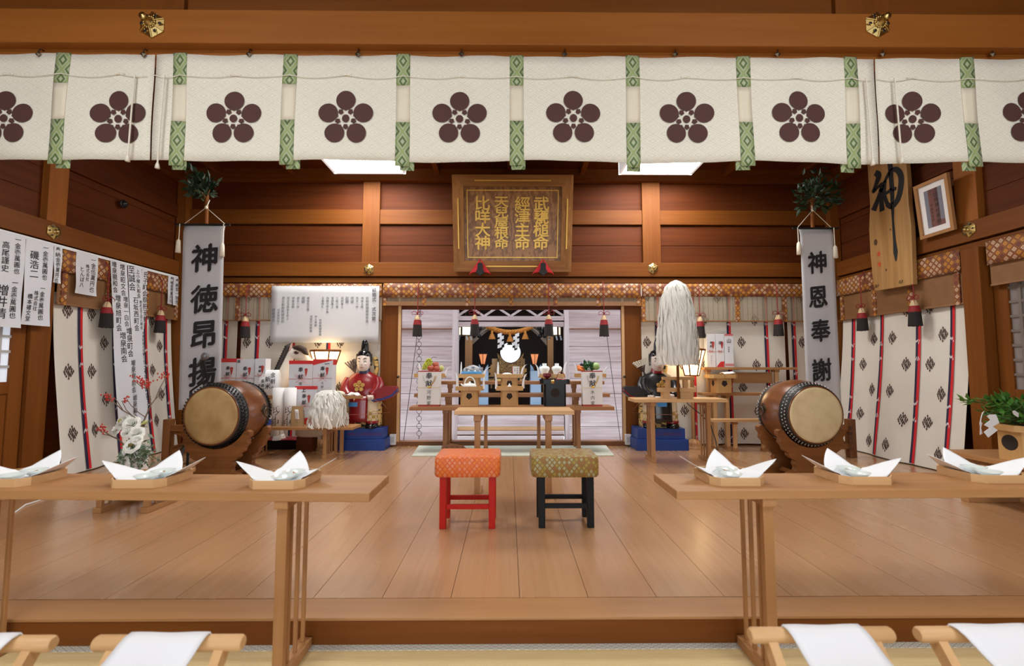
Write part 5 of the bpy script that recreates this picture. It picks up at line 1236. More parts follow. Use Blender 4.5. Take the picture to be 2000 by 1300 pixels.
# pale blue cloth panels
BLUEC = NT('pale_blue_cloth'); BLUEC = BLUEC.fin(BLUEC.mix(BLUEC.sstep(BLUEC.noise(BLUEC.co(), 5, 2), 0.3, 0.7), (0.34, 0.55, 0.80), (0.50, 0.68, 0.88)), 0.8)
for a, b, lab in ((935, 953.5, 'left'), (1036, 1057, 'right')):
    YG = 7.6; o = thing('blue_cloth', 'pale blue cloth wrapped offering box %s of the altar' % lab, 'cloth', Vector((P((a + b) / 2, 750, YG).x, YG, zi)), 'pale blue cloth wraps')
    m = MB(); m.box((P(a, 750, YG).x, YG, zi), (P(b, 750, YG).x, YG + 0.2, P(a, 724, YG).z)); m.build('panel', BLUEC, o, bevel=0.01)
    m = MB()
    for x0, x1 in ((a, a + 7), (b, b - 7)):
        m.prism([(0, 0), ((x1 - x0) * 1.1 * YG / FPX, 0), ((x1 - x0) * 0.7 * YG / FPX, 0.06), (0, 0.11)], P(x0, 724, YG + 0.05), (1, 0, 0), (0, 0, 1), (0, 0.02, 0))
    m.build('cloth_ear', BLUEC, o)
# rain chain and pull cords
o = thing('rain_chain', 'black wire rain chain hanging left outside the opening', 'chain', P(819, 850, 6.6)); m = MB(); yk = 585
while yk < 856:
    c = P(818.5, yk, 6.6); m.tube([c + Vector((0.034 * math.sin(a) * (1 if True else 0), 0, 0.036 * math.cos(a))) for a in [2 * pi * k / 14 for k in range(14)]], 0.0035, 5, closed=True); m.tube([c + Vector((0, 0, -0.036)), c + Vector((0, 0, -0.078))], 0.005, 5); yk += 14.5
m.build('links', BLACKM, o)
m = MB(); m.tube([P(822, 598, 5.87), P(788, 862, 5.87)], 0.004, 5); single('guy_wire', m, BLACKM, 'thin dark wire slanting down left of the opening', 'wire', 'thin slanting wires')
m = MB(); m.tube([P(1178, 598, 5.87), P(1212, 862, 5.87)], 0.004, 5); single('guy_wire', m, BLACKM, 'thin dark wire slanting down right of the opening', 'wire', 'thin slanting wires')
# white socket boxes by the jambs
for px, sg, lab in ((767, 0, 'left'), (1227, 1, 'right')):
    c = P(px, 858, D - 0.06); o = thing('socket_box', 'small white socket box low on the %s door beside the blue plinth' % lab, 'socket', c, 'white socket boxes')
    MB().cbox((c.x, D - 0.05, c.z), (0.075, 0.045, 0.13)).build('case', plain('white_plastic', (0.75, 0.75, 0.74), 0.4), o, bevel=0.006)
    MB().cbox((c.x, D - 0.0735, c.z), (0.04, 0.002, 0.07)).build('faceplate', plain('grey_plastic', (0.5, 0.5, 0.5), 0.4), o)
# ------------------------------------------------------------------ guardian figures on blue plinths
BLUEP = plain('blue_painted_wood', (0.008, 0.045, 0.24), 0.45, var=0.12, vs_=5)
FACE = plain('white_face_paint', (0.78, 0.66, 0.58), 0.35, var=0.05); SKINR = plain('old_face_paint', (0.62, 0.52, 0.48), 0.5, var=0.25, vs_=30)
TIGER = NT('tiger_stripe'); nz = TIGER.noise(TIGER.scaled(14, 14, 34), 1.0, 2.0); TIGER = TIGER.fin(TIGER.mix(TIGER.m('GREATER_THAN', nz, 0.56), (0.62, 0.40, 0.12), (0.02, 0.015, 0.01)), 0.4)
TROUS = NT('gold_check_trousers'); x_, y_, z_ = TROUS.xyz(); ck = TROUS.n('ShaderNodeTexChecker'); ck.inputs['Scale'].default_value = 26; TROUS.link(TROUS.co(), ck.inputs[0]); TROUS = TROUS.fin(TROUS.mix(TROUS.m('MULTIPLY', ck.outputs[1], TROUS.m('LESS_THAN', z_, 0.20)), (0.70, 0.58, 0.38), (0.42, 0.28, 0.06)), 0.35)
REDROBE = plain('glossy_red_robe', (0.22, 0.006, 0.010), 0.26, var=0.1, vs_=6, coat=0.2); BLKROBE = plain('glossy_black_robe', (0.010, 0.010, 0.011), 0.26, var=0, coat=0.2)
BLUEL = plain('blue_lining', (0.015, 0.06, 0.33), 0.35); REDLN = plain('red_lining', (0.25, 0.008, 0.015), 0.3)
HAIR = plain('black_lacquer_hair', (0.006, 0.006, 0.007), 0.15, var=0)
def plinth(lab, xa, xb, sx):
    """two stacked blue boxes, front bottom edge at 880"""
    Yf = F((xa + xb) / 2, 880).y; a, b = P(xa, 880, Yf), P(xb, 880, Yf); z1 = P(xa, 858.5, Yf).z
    lo = thing('plinth', lab % 'lower blue box', 'plinth', ((a.x + b.x) / 2, Yf + 0.17, 0), 'blue plinth boxes')
    MB().box((a.x, Yf, 0), (b.x, D - 0.03, z1)).build('box', BLUEP, lo, bevel=0.004)
    d = 0.02; z2 = z1 + 0.125
    hi = thing('plinth', lab % 'upper blue box', 'plinth', ((a.x + b.x) / 2, Yf + 0.17, z1), 'blue plinth boxes')
    MB().box((a.x + d, Yf + 0.03, z1), (b.x - d * 1.5, D - 0.06, z2)).build('box', BLUEP, hi, bevel=0.004)
    mm = MB(); write(mm, '奉献氏子一同昭和年月吉日', (a.x + 0.15, Yf + 0.028, z1 + 0.06), (1, 0, 0), (0, 0, 1), 0.036, 0.034, 0.0, horiz=True); mm.build('faded_red_writing', plain('faded_red_ink', (0.14, 0.012, 0.06), 0.6), hi, fix=False)
    return (a.x + b.x) / 2, Yf, z2
def figure(name, lab, px, z0, Yc, robe, lining, face, sl, hatw, arrows_light):
    k = 5.62 / FPX; C = Vector((P(px, 836, Yc).x, Yc, z0))
    o = thing(name, lab, 'figure', C, 'seated guardian figures')
    def q(x, z, y=0.0): return C + Vector((x * k, y * k, z * k))
    def lf(secs, n=24, p=2.0): m = MB(); return m.loft([(q(x, z, y), a * k, b * k) for x, z, y, a, b in secs], n, 0, p)
    # tiger-skin seat and lower body
    m = lf([(0, 0, 4, 34, 17), (0, 4, 4, 35, 18), (0, 30, 4, 35, 18), (0, 50, 4, 34, 18), (0, 58, 4, 32, 17)], 28, 4.0); m.build('tiger_skin_seat', TIGER, o)
    for s_ in (-1, 1):
        m = lf([(s_ * 21, 11, -11, 11, 12), (s_ * 21, 16, -12, 12, 13), (s_ * 20, 40, -10, 12, 13), (s_ * 19, 52, -8, 13, 14), (s_ * 18, 60, -2, 13, 16)], 20, 2.6); m.build('trouser_leg', TROUS, o)
        m = lf([(s_ * 22, 9, -13, 12, 13), (s_ * 22, 13.5, -12.5, 12.5, 13.5)], 20); m.build('red_cuff', REDLN, o)
        m = MB(); m.loft([(q(s_ * 22, 0, -15), 11 * k, 14 * k), (q(s_ * 22, 3, -16), 12 * k, 16 * k), (q(s_ * 22, 7, -14), 11.5 * k, 14 * k), (q(s_ * 22, 10, -12), 10 * k, 11 * k)], 20); m.build('boot', HAIR, o)
    # robe: one continuous torso with apron front
    m = lf([(0, 52, 0, 29, 20), (0, 62, 0, 33, 21), (0, 74, 1, 35.5, 21), (0, 86, 2, 34.5, 19), (0, 94, 3, 31, 17), (0, 100, 3.5, 24, 14), (0, 105, 3, 14, 11), (0, 109, 2.5, 10, 9.5)], 32, 2.4); m.build('robe', robe, o)
    m = MB(); m.grid(lambda u, v: q(-17 + 34 * u + sl * -1, 60 - 48 * v, -22 - 4 * v - 3 * math.sin(pi * u)), 8, 6); m.build('apron', robe, o, solid=0.014)
    for s_ in (-1, 1):
        m = MB(); m.tube([q(s_ * 27, 93, 0), q(s_ * 31, 80, -4), q(s_ * 30, 68, -12), q(s_ * 22, 60, -19)], [9 * k, 11.5 * k, 11.5 * k, 10 * k], 16); m.build('sleeve', robe, o)
    m = lf([(0, 103, 1, 14, 11.5), (0, 108, 1.5, 11.5, 10.5), (0, 113, 2, 10.5, 10)], 20); m.build('collar', plain('navy_collar', (0.012, 0.018, 0.07), 0.4) if sl > 0 else REDLN, o)
    # head: continuous loft, nose, lips, ears; hair cap and hat
    m = lf([(0, 106, -1, 6, 6), (0, 109, -3, 8.5, 8.5), (0, 114, -3.2, 10.8, 11), (0, 120, -2, 12.2, 12.6), (0, 127, -1, 12.8, 13.2), (0, 134, 0, 12.8, 13.4), (0, 141, 1, 11.5, 12), (0, 146, 1.5, 8, 9)], 28)
    m.rings([[q(a * math.cos(t_), z, -13.0 - dy + 2.2 * math.sin(t_)) for t_ in [2 * pi * i / 10 for i in range(10)]] for a, z, dy in ((0.6, 130, 0.4), (1.0, 126, 1.4), (1.6, 122.5, 2.4), (2.4, 120.6, 2.0), (1.4, 119.2, 1.0))])
    for s_ in (-1, 1): m.ell(tuple(q(s_ * 13, 124, 1)), (1.8 * k, 3 * k, 4.6 * k), 0, 10, 8); m.ell(tuple(q(s_ * 5.6, 121, -10.5)), (3.4 * k, 3 * k, 3.2 * k), 0, 12, 8)
    m.build('head', face, o)
    m = MB()
    for s_ in (-1, 1):
        m.tube([q(s_ * 2.8, 125.8, -13.6), q(s_ * 5.4, 126.4, -13.2), q(s_ * 8.2, 126.2, -11.2)], [0.0022, 0.0042, 0.0022], 6)
        m.tube([q(s_ * 2.6, 130.4, -13.6), q(s_ * 5.6, 132.4, -13.2), q(s_ * 9.0, 132.2, -11.2)], [0.003, 0.0065, 0.002], 6)
    m.build('eyes_and_brows', HAIR, o)
    m = MB(); m.tube([q(-3.4, 114.6, -13.4), q(0, 114.2, -14.6), q(3.4, 114.6, -13.4)], [0.002, 0.006, 0.002], 8); m.build('lips', plain('rose_lips', (0.45, 0.10, 0.09), 0.4), o)
    m = lf([(0, 136, 2, 13.6, 14.4), (0, 141, 2, 13.2, 13.6), (0, 146, 2, 10.5, 11), (0, 149, 2, 5, 6)], 24); 
    for s_ in (-1, 1): m.loft([(q(s_ * 13.4, 118, 3), 1.2 * k, 4 * k), (q(s_ * 13.6, 130, 3), 1.7 * k, 6 * k), (q(s_ * 13.2, 141, 2), 1.6 * k, 6 * k)], 12)
    m.build('hair', HAIR, o)
    m = lf([(0, 147, 3, hatw, hatw + 1), (0, 152, 4, hatw - 0.4, hatw), (0, 160, 4.5, hatw - 1, hatw - 0.5), (0, 166, 4.5, hatw - 2.2, hatw - 1.6), (0, 168.5, 4.5, hatw * 0.4, hatw * 0.4)], 20); m.build('court_hat', HAIR, o)
    # five-petalled gilt crest on the chest
    m = MB(); cc = q(-2 * sl, 79, -21.5)
    for j in range(5):
        a = pi / 2 + 2 * pi * j / 5; m.lathe([(0, 0.006), (3.6 * k, 0.006), (4.1 * k, 0.0)], 16, smooth=False, M=Matrix.Translation(cc + Vector((7 * k * math.cos(a), 0.004, 7 * k * math.sin(a)))) @ Matrix.Rotation(pi / 2, 4, 'X')); m.tube([cc, cc + Vector((4 * k * math.cos(a), 0, 4 * k * math.sin(a)))], 0.005, 5)
    m.lathe([(0, 0.010), (2.0 * k, 0.010), (2.4 * k, 0.0)], 16, smooth=False, M=Matrix.Translation(cc) @ Matrix.Rotation(pi / 2, 4, 'X')); m.build('gilt_crest', plain('soft_gold', (0.66, 0.42, 0.12), 0.3, 0.6), o)
    # wide hanging sleeve thrown to the side, with lining
    def wing(dz, mt, nm, g):
        top = [(16, 62), (30, 72), (48, 79), (69, 78.5)]; bot = [(71, 74), (60, 63), (44, 57), (24, 54)]
        m = MB(); poly = [(sl * x * k, (z + dz) * k) for x, z in top + bot]; m.prism(poly, q(0, 0, -24 + g), (1, 0, 0), (0, 0, 1), (0, 16 * k, 0)); m.build(nm, mt, o, bevel=0.012)
    wm = plain('satin_red_sleeve', (0.24, 0.010, 0.014), 0.45) if sl > 0 else plain('satin_black_sleeve', (0.012, 0.012, 0.013), 0.4)
    wing(0, wm, 'wide_sleeve', 0); wing(-3.5, lining, 'sleeve_lining', 1.5); wing(-6.0, wm, 'inner_sleeve', 3)
    # fists with five fingers each
    for s_, hx, hz in ((sl, 23, 58), (-sl, 16, 60)):
        m = MB(); c = q(s_ * hx, hz, -25); m.ell(tuple(c), (5.5 * k, 4.5 * k, 5 * k), 0, 14, 10)
        for j in range(4): m.tube([c + Vector((-4 * k + 2.6 * k * j, -3 * k, 3.4 * k)), c + Vector((-4.2 * k + 2.7 * k * j, -6.2 * k, 2.0 * k)), c + Vector((-4.2 * k + 2.7 * k * j, -6.0 * k, -1.4 * k - 0.3 * k * j)), c + Vector((-3.8 * k + 2.6 * k * j, -3.2 * k, -2.4 * k))], [1.5 * k, 1.6 * k, 1.5 * k, 1.2 * k], 8)
        m.tube([c + Vector((-s_ * 4.5 * k, -2 * k, 1 * k)), c + Vector((-s_ * 6.2 * k, -5 * k, 2.6 * k)), c + Vector((-s_ * 4.0 * k, -7.2 * k, 4.0 * k))], [1.8 * k, 1.6 * k, 1.2 * k], 8)
        m.build('hand', face, o)
    # quiver of arrows behind the shoulder, striped scabbard
    for j in range(6):
        a = q(-17 - j * 1.0, 100, 14); b = q(-42 + 5.0 * j - 1, 124 + 1.9 * j, 16); m = MB(); m.tube([a, b], 0.006, 6); d = (b - a)
        m.build('arrow', plain('dark_shaft', (0.05, 0.025, 0.02), 0.5), o)
        m = MB()
        for u in (0.62, 0.72, 0.82, 0.92): m.tube([a + d * u, a + d * (u + 0.07)], 0.016 if arrows_light else 0.009, 6)
        m.build('arrow_fletching', plain('pale_fletching', (0.70, 0.64, 0.52), 0.6) if arrows_light else plain('grey_fletching', (0.16, 0.12, 0.12), 0.6), o)
    m = MB(); m.tube([q(18, 96, 14), q(21, 112, 15), q(19, 128, 15), q(17, 135, 15)], [0.026, 0.03, 0.03, 0.022], 12); m.build('striped_scabbard', TIGER, o)
    m = MB(); m.tube([q(sl * 24, 58, -30), q(sl * 46, 46, -26), q(sl * 59, 30, -22), q(sl * 20, 27, -30), q(-sl * 30, 26, -30)], 0.003, 5); m.build('bowstring', plain('copper_wire', (0.35, 0.14, 0.08), 0.4, 0.4), o)
    m = MB().box(q(-19 if sl > 0 else -9, 41, -28), q(-2 if sl > 0 else 8, 49, -26.4)); m.build('blue_tag', plain('bright_blue_cloth', (0.05, 0.26, 0.62), 0.5), o)
    m = MB().box(q(-10, 50, -26), q(6, 58, -24.5)); m.build('gold_sash_end', TROUS, o)
    return o
lx, lyf, lz = plinth('%s under the red-robed seated figure', 653.5, 750.5, 1)
figure('guardian_figure', 'seated lacquer guardian in glossy red robe and tall black hat, left of the opening', 708, lz, lyf + 0.19, REDROBE, BLUEL, FACE, 1, 7.5, False)
rx_, ryf, rz_ = plinth('%s under the black-robed seated figure', 1244, 1346, -1)
figure('guardian_figure', 'seated lacquer guardian in glossy black robe, half behind the paper streamers', 1286, rz_, ryf + 0.19, BLKROBE, REDLN, SKINR, -1, 5.0, True)
# ------------------------------------------------------------------ standing lamps (lit)
SHADE = NT('lit_lamp_paper'); SHADE = SHADE.fin((0.85, 0.7, 0.5), 0.7, emit=(1.0, 0.70, 0.36), es=7.0)
def big_lamp(lab, px, pyt, Yl, half):
    c = P(px, pyt, Yl); k = Yl / FPX; o = thing('floor_lamp', lab, 'lamp', Vector((c.x, Yl, 0)), 'tall paper floor lamps')
    n = 6; h_ = 52 * k
    rs = [[(c.x + r * k * math.cos(2 * pi * j / n), Yl + r * k * math.sin(2 * pi * j / n) * 0.72, c.z - z_) for j in range(n)] for r, z_ in ((half * 0.50, h_), (half * 0.72, h_ * 0.55), (half, 0.012))]
    MB().rings(rs, 0, False, True).build('lamp_shade', SHADE, o)
    m = MB(); WD = wood('frame', 'z')
    for j in range(n): m.tube([Vector(r[j]) * 1.0 + (Vector(r[j]) - Vector((c.x, Yl, r[j][2]))) * 0.01 for r in rs], 0.009, 5)
    for r, w in ((rs[2], 0.014), (rs[0], 0.010)): m.tube(r, w, 5, closed=True)
    m.build('lamp_frame', WD, o)
    MB().tube([(c.x, Yl, 0.06), (c.x, Yl, c.z - h_ + 0.01)], 0.022, 10).build('pole', wood('tan', 'z'), o)
    m = MB(); rs = []
    for r, z_ in ((0.115, 0.0), (0.115, 0.02), (0.088, 0.022), (0.09, 0.05), (0.075, 0.085), (0.03, 0.105), (0.02, 0.11)):
        rs.append([(c.x + (r + (0.006 if z_ > 0.021 and z_ < 0.1 else 0) * math.cos(12 * a)) * math.cos(a), Yl + (r + (0.006 if z_ > 0.021 and z_ < 0.1 else 0) * math.cos(12 * a)) * math.sin(a), z_) for a in [2 * pi * j / 48 for j in range(48)]])
    m.rings(rs).build('lobed_base', wood('tan', 'z'), o); return o
big_lamp('lit paper floor lamp behind the gift boxes, left of the red-robed figure', 635.5, 683, 5.62, 29)
big_lamp('lit paper floor lamp behind the paper streamers, right of the black-robed figure', 1350, 681, 5.62, 27)
# ------------------------------------------------------------------ left: slatted low table and its offerings
YL = F(640, 896).y; zL = P(640, 834, YL).z
tl_ = thing('offering_table', 'long low wooden table left of the red-robed figure, crowded with offerings', 'table', (P(600, 860, YL).x, YL + 0.15, 0), 'slatted-leg wooden tables')
yl1 = YL + 0.285
MB().box((P(455, 834, YL).x, YL, zL - 0.03), (P(689, 834, YL).x, yl1, zL)).build('table_top', wood('tan', 'x'), tl_, bevel=0.003)
for px in (500, 633): leg_panel(tl_, P(px, 880, YL + 0.02).x, YL + 0.015, yl1 - 0.02, 0, zL - 0.03, wood('tan', 'z'), wood('tan', 'y'), 4, 0.035)
YSf = 5.285; zS = P(520, 772, YSf).z
sh = thing('display_shelf', 'wooden shelf behind the left drum carrying gift boxes', 'shelf', (P(545, 800, YSf).x, YSf + 0.12, 0))
MB().box((P(425, 772, YSf).x, YSf, zS - 0.04), (P(651.5, 772, YSf).x, YSf + 0.20, zS)).build('shelf_board', wood('tan', 'x'), sh, bevel=0.003)
for px in (436, 645):
    for yy in (YSf + 0.02, YSf + 0.14): MB().box((P(px - 3, 800, YSf).x, yy, 0), (P(px + 3, 800, YSf).x, yy + 0.04, zS - 0.04)).build('leg', wood('stand', 'z'), sh)
NOSHI = plain('noshi_red', (0.45, 0.05, 0.04), 0.6); CORDR = plain('red_white_cord', (0.60, 0.16, 0.14), 0.6); REDB = plain('box_red', (0.60, 0.03, 0.03), 0.5)
def present(name, lab, xa, xb, yt, z0, Yb, dep=0.12, band=None, txt='奉献', nm='', noshi=True, grp='wrapped gift boxes', extra=None, mt=None, tx=0.5, sz=0.2):
    a, b = P(xa, yt, Yb), P(xb, yt, Yb); z1 = a.z; Wd, H = b.x - a.x, z1 - z0; cx_ = a.x + Wd * tx; f = Yb - 0.002
    z0 += 0.001
    o = thing('gift_box', lab, 'box', ((a.x + b.x) / 2, Yb + dep / 2, z0), grp)
    MB().box((a.x, Yb, z0), (b.x, Yb + dep, z1)).build('wrapper', mt or PAPERG, o, bevel=0.002)
    if band == 'top': MB().box((a.x - 0.001, Yb - 0.001, z1 - H * 0.10), (b.x + 0.001, Yb + dep, z1 + 0.001)).build('red_band', REDB, o)
    if band == 'diag': m = MB(); m.prism([(0, 0), (Wd, 0), (Wd, -0.03 * H), (0, -0.17 * H)], (a.x, f, z1), (1, 0, 0), (0, 0, 1), (0, 0.0015, 0)); m.box((b.x - 0.0, Yb + 0.01, z1 - H * 0.16), (b.x + 0.001, Yb + dep, z1 + 0.001)); m.build('red_corner', REDB, o)
    if band == 'tri': m = MB(); m.prism([(0, 0), (Wd * 0.9, 0), (Wd * 0.95, 0.17 * H), (Wd * 0.5, 0.16 * H)], (a.x + 0.002, f, z0 + 0.003), (1, 0, 0), (0, 0, 1), (0, 0.0015, 0)); m.build('red_corner', REDB, o)
    if band == 'dots':
        m = MB()
        for zc in (z1 - 0.012, z0 + 0.03):
            m.box((a.x, f, zc - 0.012), (b.x, f + 0.001, zc - 0.007)); m.box((a.x, f, zc + 0.007), (b.x, f + 0.001, zc + 0.012))
            for j in range(6): m.prism([(-0.008, 0), (0, -0.006), (0.008, 0), (0, 0.006)], (a.x + Wd * (j + 0.5) / 6, f, zc), (1, 0, 0), (0, 0, 1), (0, 0.001, 0))
        m.build('red_border', REDB, o)
    m = MB(); s_ = min(Wd * sz, 0.075)
    if txt: write(m, txt, (cx_, f - 0.001, z1 - H * 0.26), (1, 0, 0), (0, 0, 1), s_, s_ * 1.35, 0.012, slant=0.12)
    if nm: write(m, nm, (cx_, f - 0.001, z1 - H * 0.66), (1, 0, 0), (0, 0, 1), s_ * 0.62, s_ * 0.85, 0.003, slant=0.12)
    if extra:
        for t_, u, v, s2, bd_ in extra: write(m, t_, (a.x + Wd * u, f - 0.001, z1 - H * v), (1, 0, 0), (0, 0, 1), s2, s2 * 1.15, bd_, slant=0.1)
    m.build('brush_writing', INK, o, fix=False)
    if noshi:
        m = MB(); zc = z1 - H * 0.53
        for dz_ in (-0.0022, 0.0022): m.box((a.x, f, zc + dz_ - 0.0012), (b.x, f + 0.0012, zc + dz_ + 0.0012))
        r = Wd * 0.17
        for sg in (-1, 1):
            m.tube([(cx_, f, zc), (cx_ + sg * r * 0.9, f, zc + r * 1.1), (cx_ + sg * r * 1.3, f, zc + r * 1.2), (cx_ + sg * r * 1.25, f, zc + r * 0.7), (cx_, f, zc)], 0.0018, 5); m.tube([(cx_, f, zc), (cx_ + sg * r * 1.2, f, zc - r * 0.9)], 0.0018, 5)
        m.build('printed_cord', CORDR, o)
        m = MB(); n_ = (a.x + Wd * min(0.9, tx + 0.23), f - 0.0005, z1 - H * 0.33); m.prism([(-0.018, 0.035), (0, 0.045), (0.018, 0.035), (0.012, -0.01), (0.004, -0.045), (-0.004, -0.045), (-0.012, -0.01)], n_, (1, 0, 0), (0, 0, 1), (0, 0.001, 0)); m.build('noshi_ornament', NOSHI, o)
    return o
YS2 = YSf + 0.03
present('a', 'white gift box with red top band, partly behind the left drum and banner', 431, 461.5, 700, zS, YS2, band='top', nm='竹内', sz=0.27)
present('b', 'plain white gift box with red knot print, second from the left banner', 462.5, 497.5, 701, zS, YS2, nm='村道', extra=[('福', 0.12, 0.06, 0.04, 0.01)], sz=0.25)
present('c', 'slim white gift box right of the plain one, over the left drum', 498.5, 519, 700, zS + 0.05, YS2 - 0.02, nm='山内米三', sz=0.28)
present('d', 'white gift box with a red printed lid, left of the big pair under the lamp', 565, 611, 704, zS, YS2, band='top', nm='焼屋', sz=0.22)
present('e', 'white gift box with a slanting red corner just below the left floor lamp', 611.6, 650, 701, zS, YS2, band='diag', nm='大野手町会', extra=[('一', 0.72, 0.13, 0.06, 0.02)], sz=0.24)
mm = MB().box((P(498, 770, YS2).x, YS2 - 0.03, zS), (P(519, 770, YS2).x, YS2 + 0.1, zS + 0.05)); single('wooden_block', mm, plain('beige_block', (0.36, 0.28, 0.20), 0.7), 'beige block on the shelf carrying the slim gift box', 'block')
# bag with writing
c0, c1 = P(501.5, 722, YS2 - 0.03), P(540, 771, YS2 - 0.03)
o = thing('rice_bag', 'crumpled white bag with brush writing on the shelf behind the cylinders', 'bag', ((c0.x + c1.x) / 2, YS2 + 0.02, zS))
m = MB(); wv = (c1.x - c0.x) / 2; m.loft([((((c0.x + c1.x) / 2 + dx), YS2 + 0.03, z_), wv * s_, 0.05 * t_) for dx, z_, s_, t_ in ((0, zS, 0.97, 0.9), (0, zS + 0.03, 1.0, 1.15), (0.003, zS + 0.15, 1.0, 1.2), (0.004, zS + 0.24, 0.97, 1.0), (0.006, c0.z - 0.012, 0.9, 0.5), (0.01, c0.z, 0.8, 0.25))], 24, 0, 5.0); m.build('sack', PAPERC, o)
m = MB()
for px, y0, tx, s_ in ((533, 732, '金剣ヘ', 0.06), (523, 740, '新米', 0.065), (513, 744, '長崎農業', 0.042), (506, 752, '株式会社', 0.03)): write(m, tx, P(px, y0, YS2 - 0.035), (1, 0, 0), (0, 0, 1), s_, s_ * 1.2, 0.008, slant=0.14)
m.build('brush_writing', INK, o, fix=False)
# cylinders
YQ = YL + 0.13
cyl = None
for px, lab in ((542.5, 'white paper cylinder with brush writing on the low table, the left one'), (565.5, 'white paper cylinder half behind the small brown paper bag')):
    q = P(px, 829, YQ); q.z = zL; r = 10.7 * YQ / FPX; H = P(px, 757, YQ).z - zL
    o = thing('paper_cylinder', lab, 'cylinder', q, 'white paper cylinders')
    MB().lathe([(0, 0), (r, 0), (r, H), (r * 0.97, H), (r * 0.97, H - 0.01), (0, H - 0.01)], 32, M=Matrix.Translation(q)).build('tube', PAPER, o)
    m = MB()
    for i, ch in enumerate('氏子中'):
        vv, fs = glyph(ch, 0.02); s_ = 0.082; zc = P(px, 798.5 + 12.3 * i, YQ).z
        m.add([(q.x + (r + 0.001) * math.sin(x * s_ / r + 0.02), q.y - (r + 0.001) * math.cos(x * s_ / r + 0.02), zc + (y + 0.1 * x) * s_) for x, y in vv], fs)
    m.build('brush_writing', INK, o, fix=False)
# small bag, boxed gift, can
YQ2 = YL + 0.04
c0, c1 = P(567.5, 793, YQ2), P(590.5, 829, YQ2); o = thing('paper_bag', 'small brown paper bag with a white label on the low table', 'bag', ((c0.x + c1.x) / 2, YQ2 + 0.03, zL)); xm, hw = (c0.x + c1.x) / 2, (c1.x - c0.x) / 2
m = MB(); m.loft([((xm, YQ2 + 0.03, zL), hw, 0.03), ((xm, YQ2 + 0.03, zL + 0.12), hw * 0.98, 0.028), ((xm - 0.004, YQ2 + 0.03, c0.z - 0.03), hw * 0.9, 0.012), ((xm - 0.004, YQ2 + 0.03, c0.z), hw * 0.92, 0.007)], 20, 0, 6); m.build('bag_body', plain('kraft_paper', (0.40, 0.25, 0.12), 0.7, var=0.15, vs_=20), o)
m = MB(); m.grid(lambda u, v: (xm - 0.018 + 0.04 * u + 0.012 * (1 - v), YQ2 - 0.004 + 0.018 * (1 - v) ** 2 - 0.001, zL + 0.02 + (c0.z - zL - 0.055) * v), 3, 6); m.build('label', PAPER, o, solid=0.001)
m = MB(); write(m, '新米コシヒカリ', (xm + 0.008, YQ2 - 0.007, zL + 0.14), (1, 0, 0), (0, 0, 1), 0.016, 0.017, 0); m.build('printed_text', INKG, o, fix=False)
present('f', 'white boxed gift with red strip top standing behind the small brown bag', 576.5, 617, 754, zL + 0.001, YL + 0.232, dep=0.045, band='tri', nm='サナ日和合', extra=[('上', 0.42, 0.10, 0.05, 0.02)], sz=0.22, tx=0.45)
a, b = P(576.3, 754, YL + 0.232), P(617.2, 760, YL + 0.232); mm = MB().box((a.x, YL + 0.2305, b.z), (b.x, YL + 0.278, a.z + 0.001)); [x for x in COL.objects if x.get('label', '').startswith('white boxed gift')][0]
pr_ = [x for x in COL.objects if x.get('label', '').startswith('white boxed gift')][0]; mm.build('red_strip', REDB, pr_)
q = P(523.5, 829, YL + 0.05); q.z = zL; o = thing('can', 'small white can with a blue label beside the left cylinder', 'can', q); r = 5.4 * YL / FPX
MB().lathe([(0, 0), (r, 0), (r, 0.105), (r * 0.9, 0.115), (0, 0.115)], 24, M=Matrix.Translation(q)).build('body', plain('white_tin', (0.66, 0.66, 0.66), 0.3), o)
MB().lathe([(r * 1.01, 0.02), (r * 1.01, 0.085)], 24, M=Matrix.Translation(q), cap=False).build('blue_label', plain('label_blue', (0.03, 0.06, 0.33), 0.4), o)
q = P(516, 829, YL + 0.11); q.z = zL; m = MB().loft([((q.x, q.y, zL), 0.025, 0.03), ((q.x - 0.003, q.y, zL + 0.06), 0.024, 0.028), ((q.x - 0.006, q.y, zL + 0.13), 0.014, 0.012), ((q.x - 0.004, q.y, zL + 0.15), 0.006, 0.004)], 14); single('cloth_pouch', m, plain('cream_pouch', (0.62, 0.52, 0.36), 0.8), 'cream pouch half hidden between the left drum and the can', 'pouch')
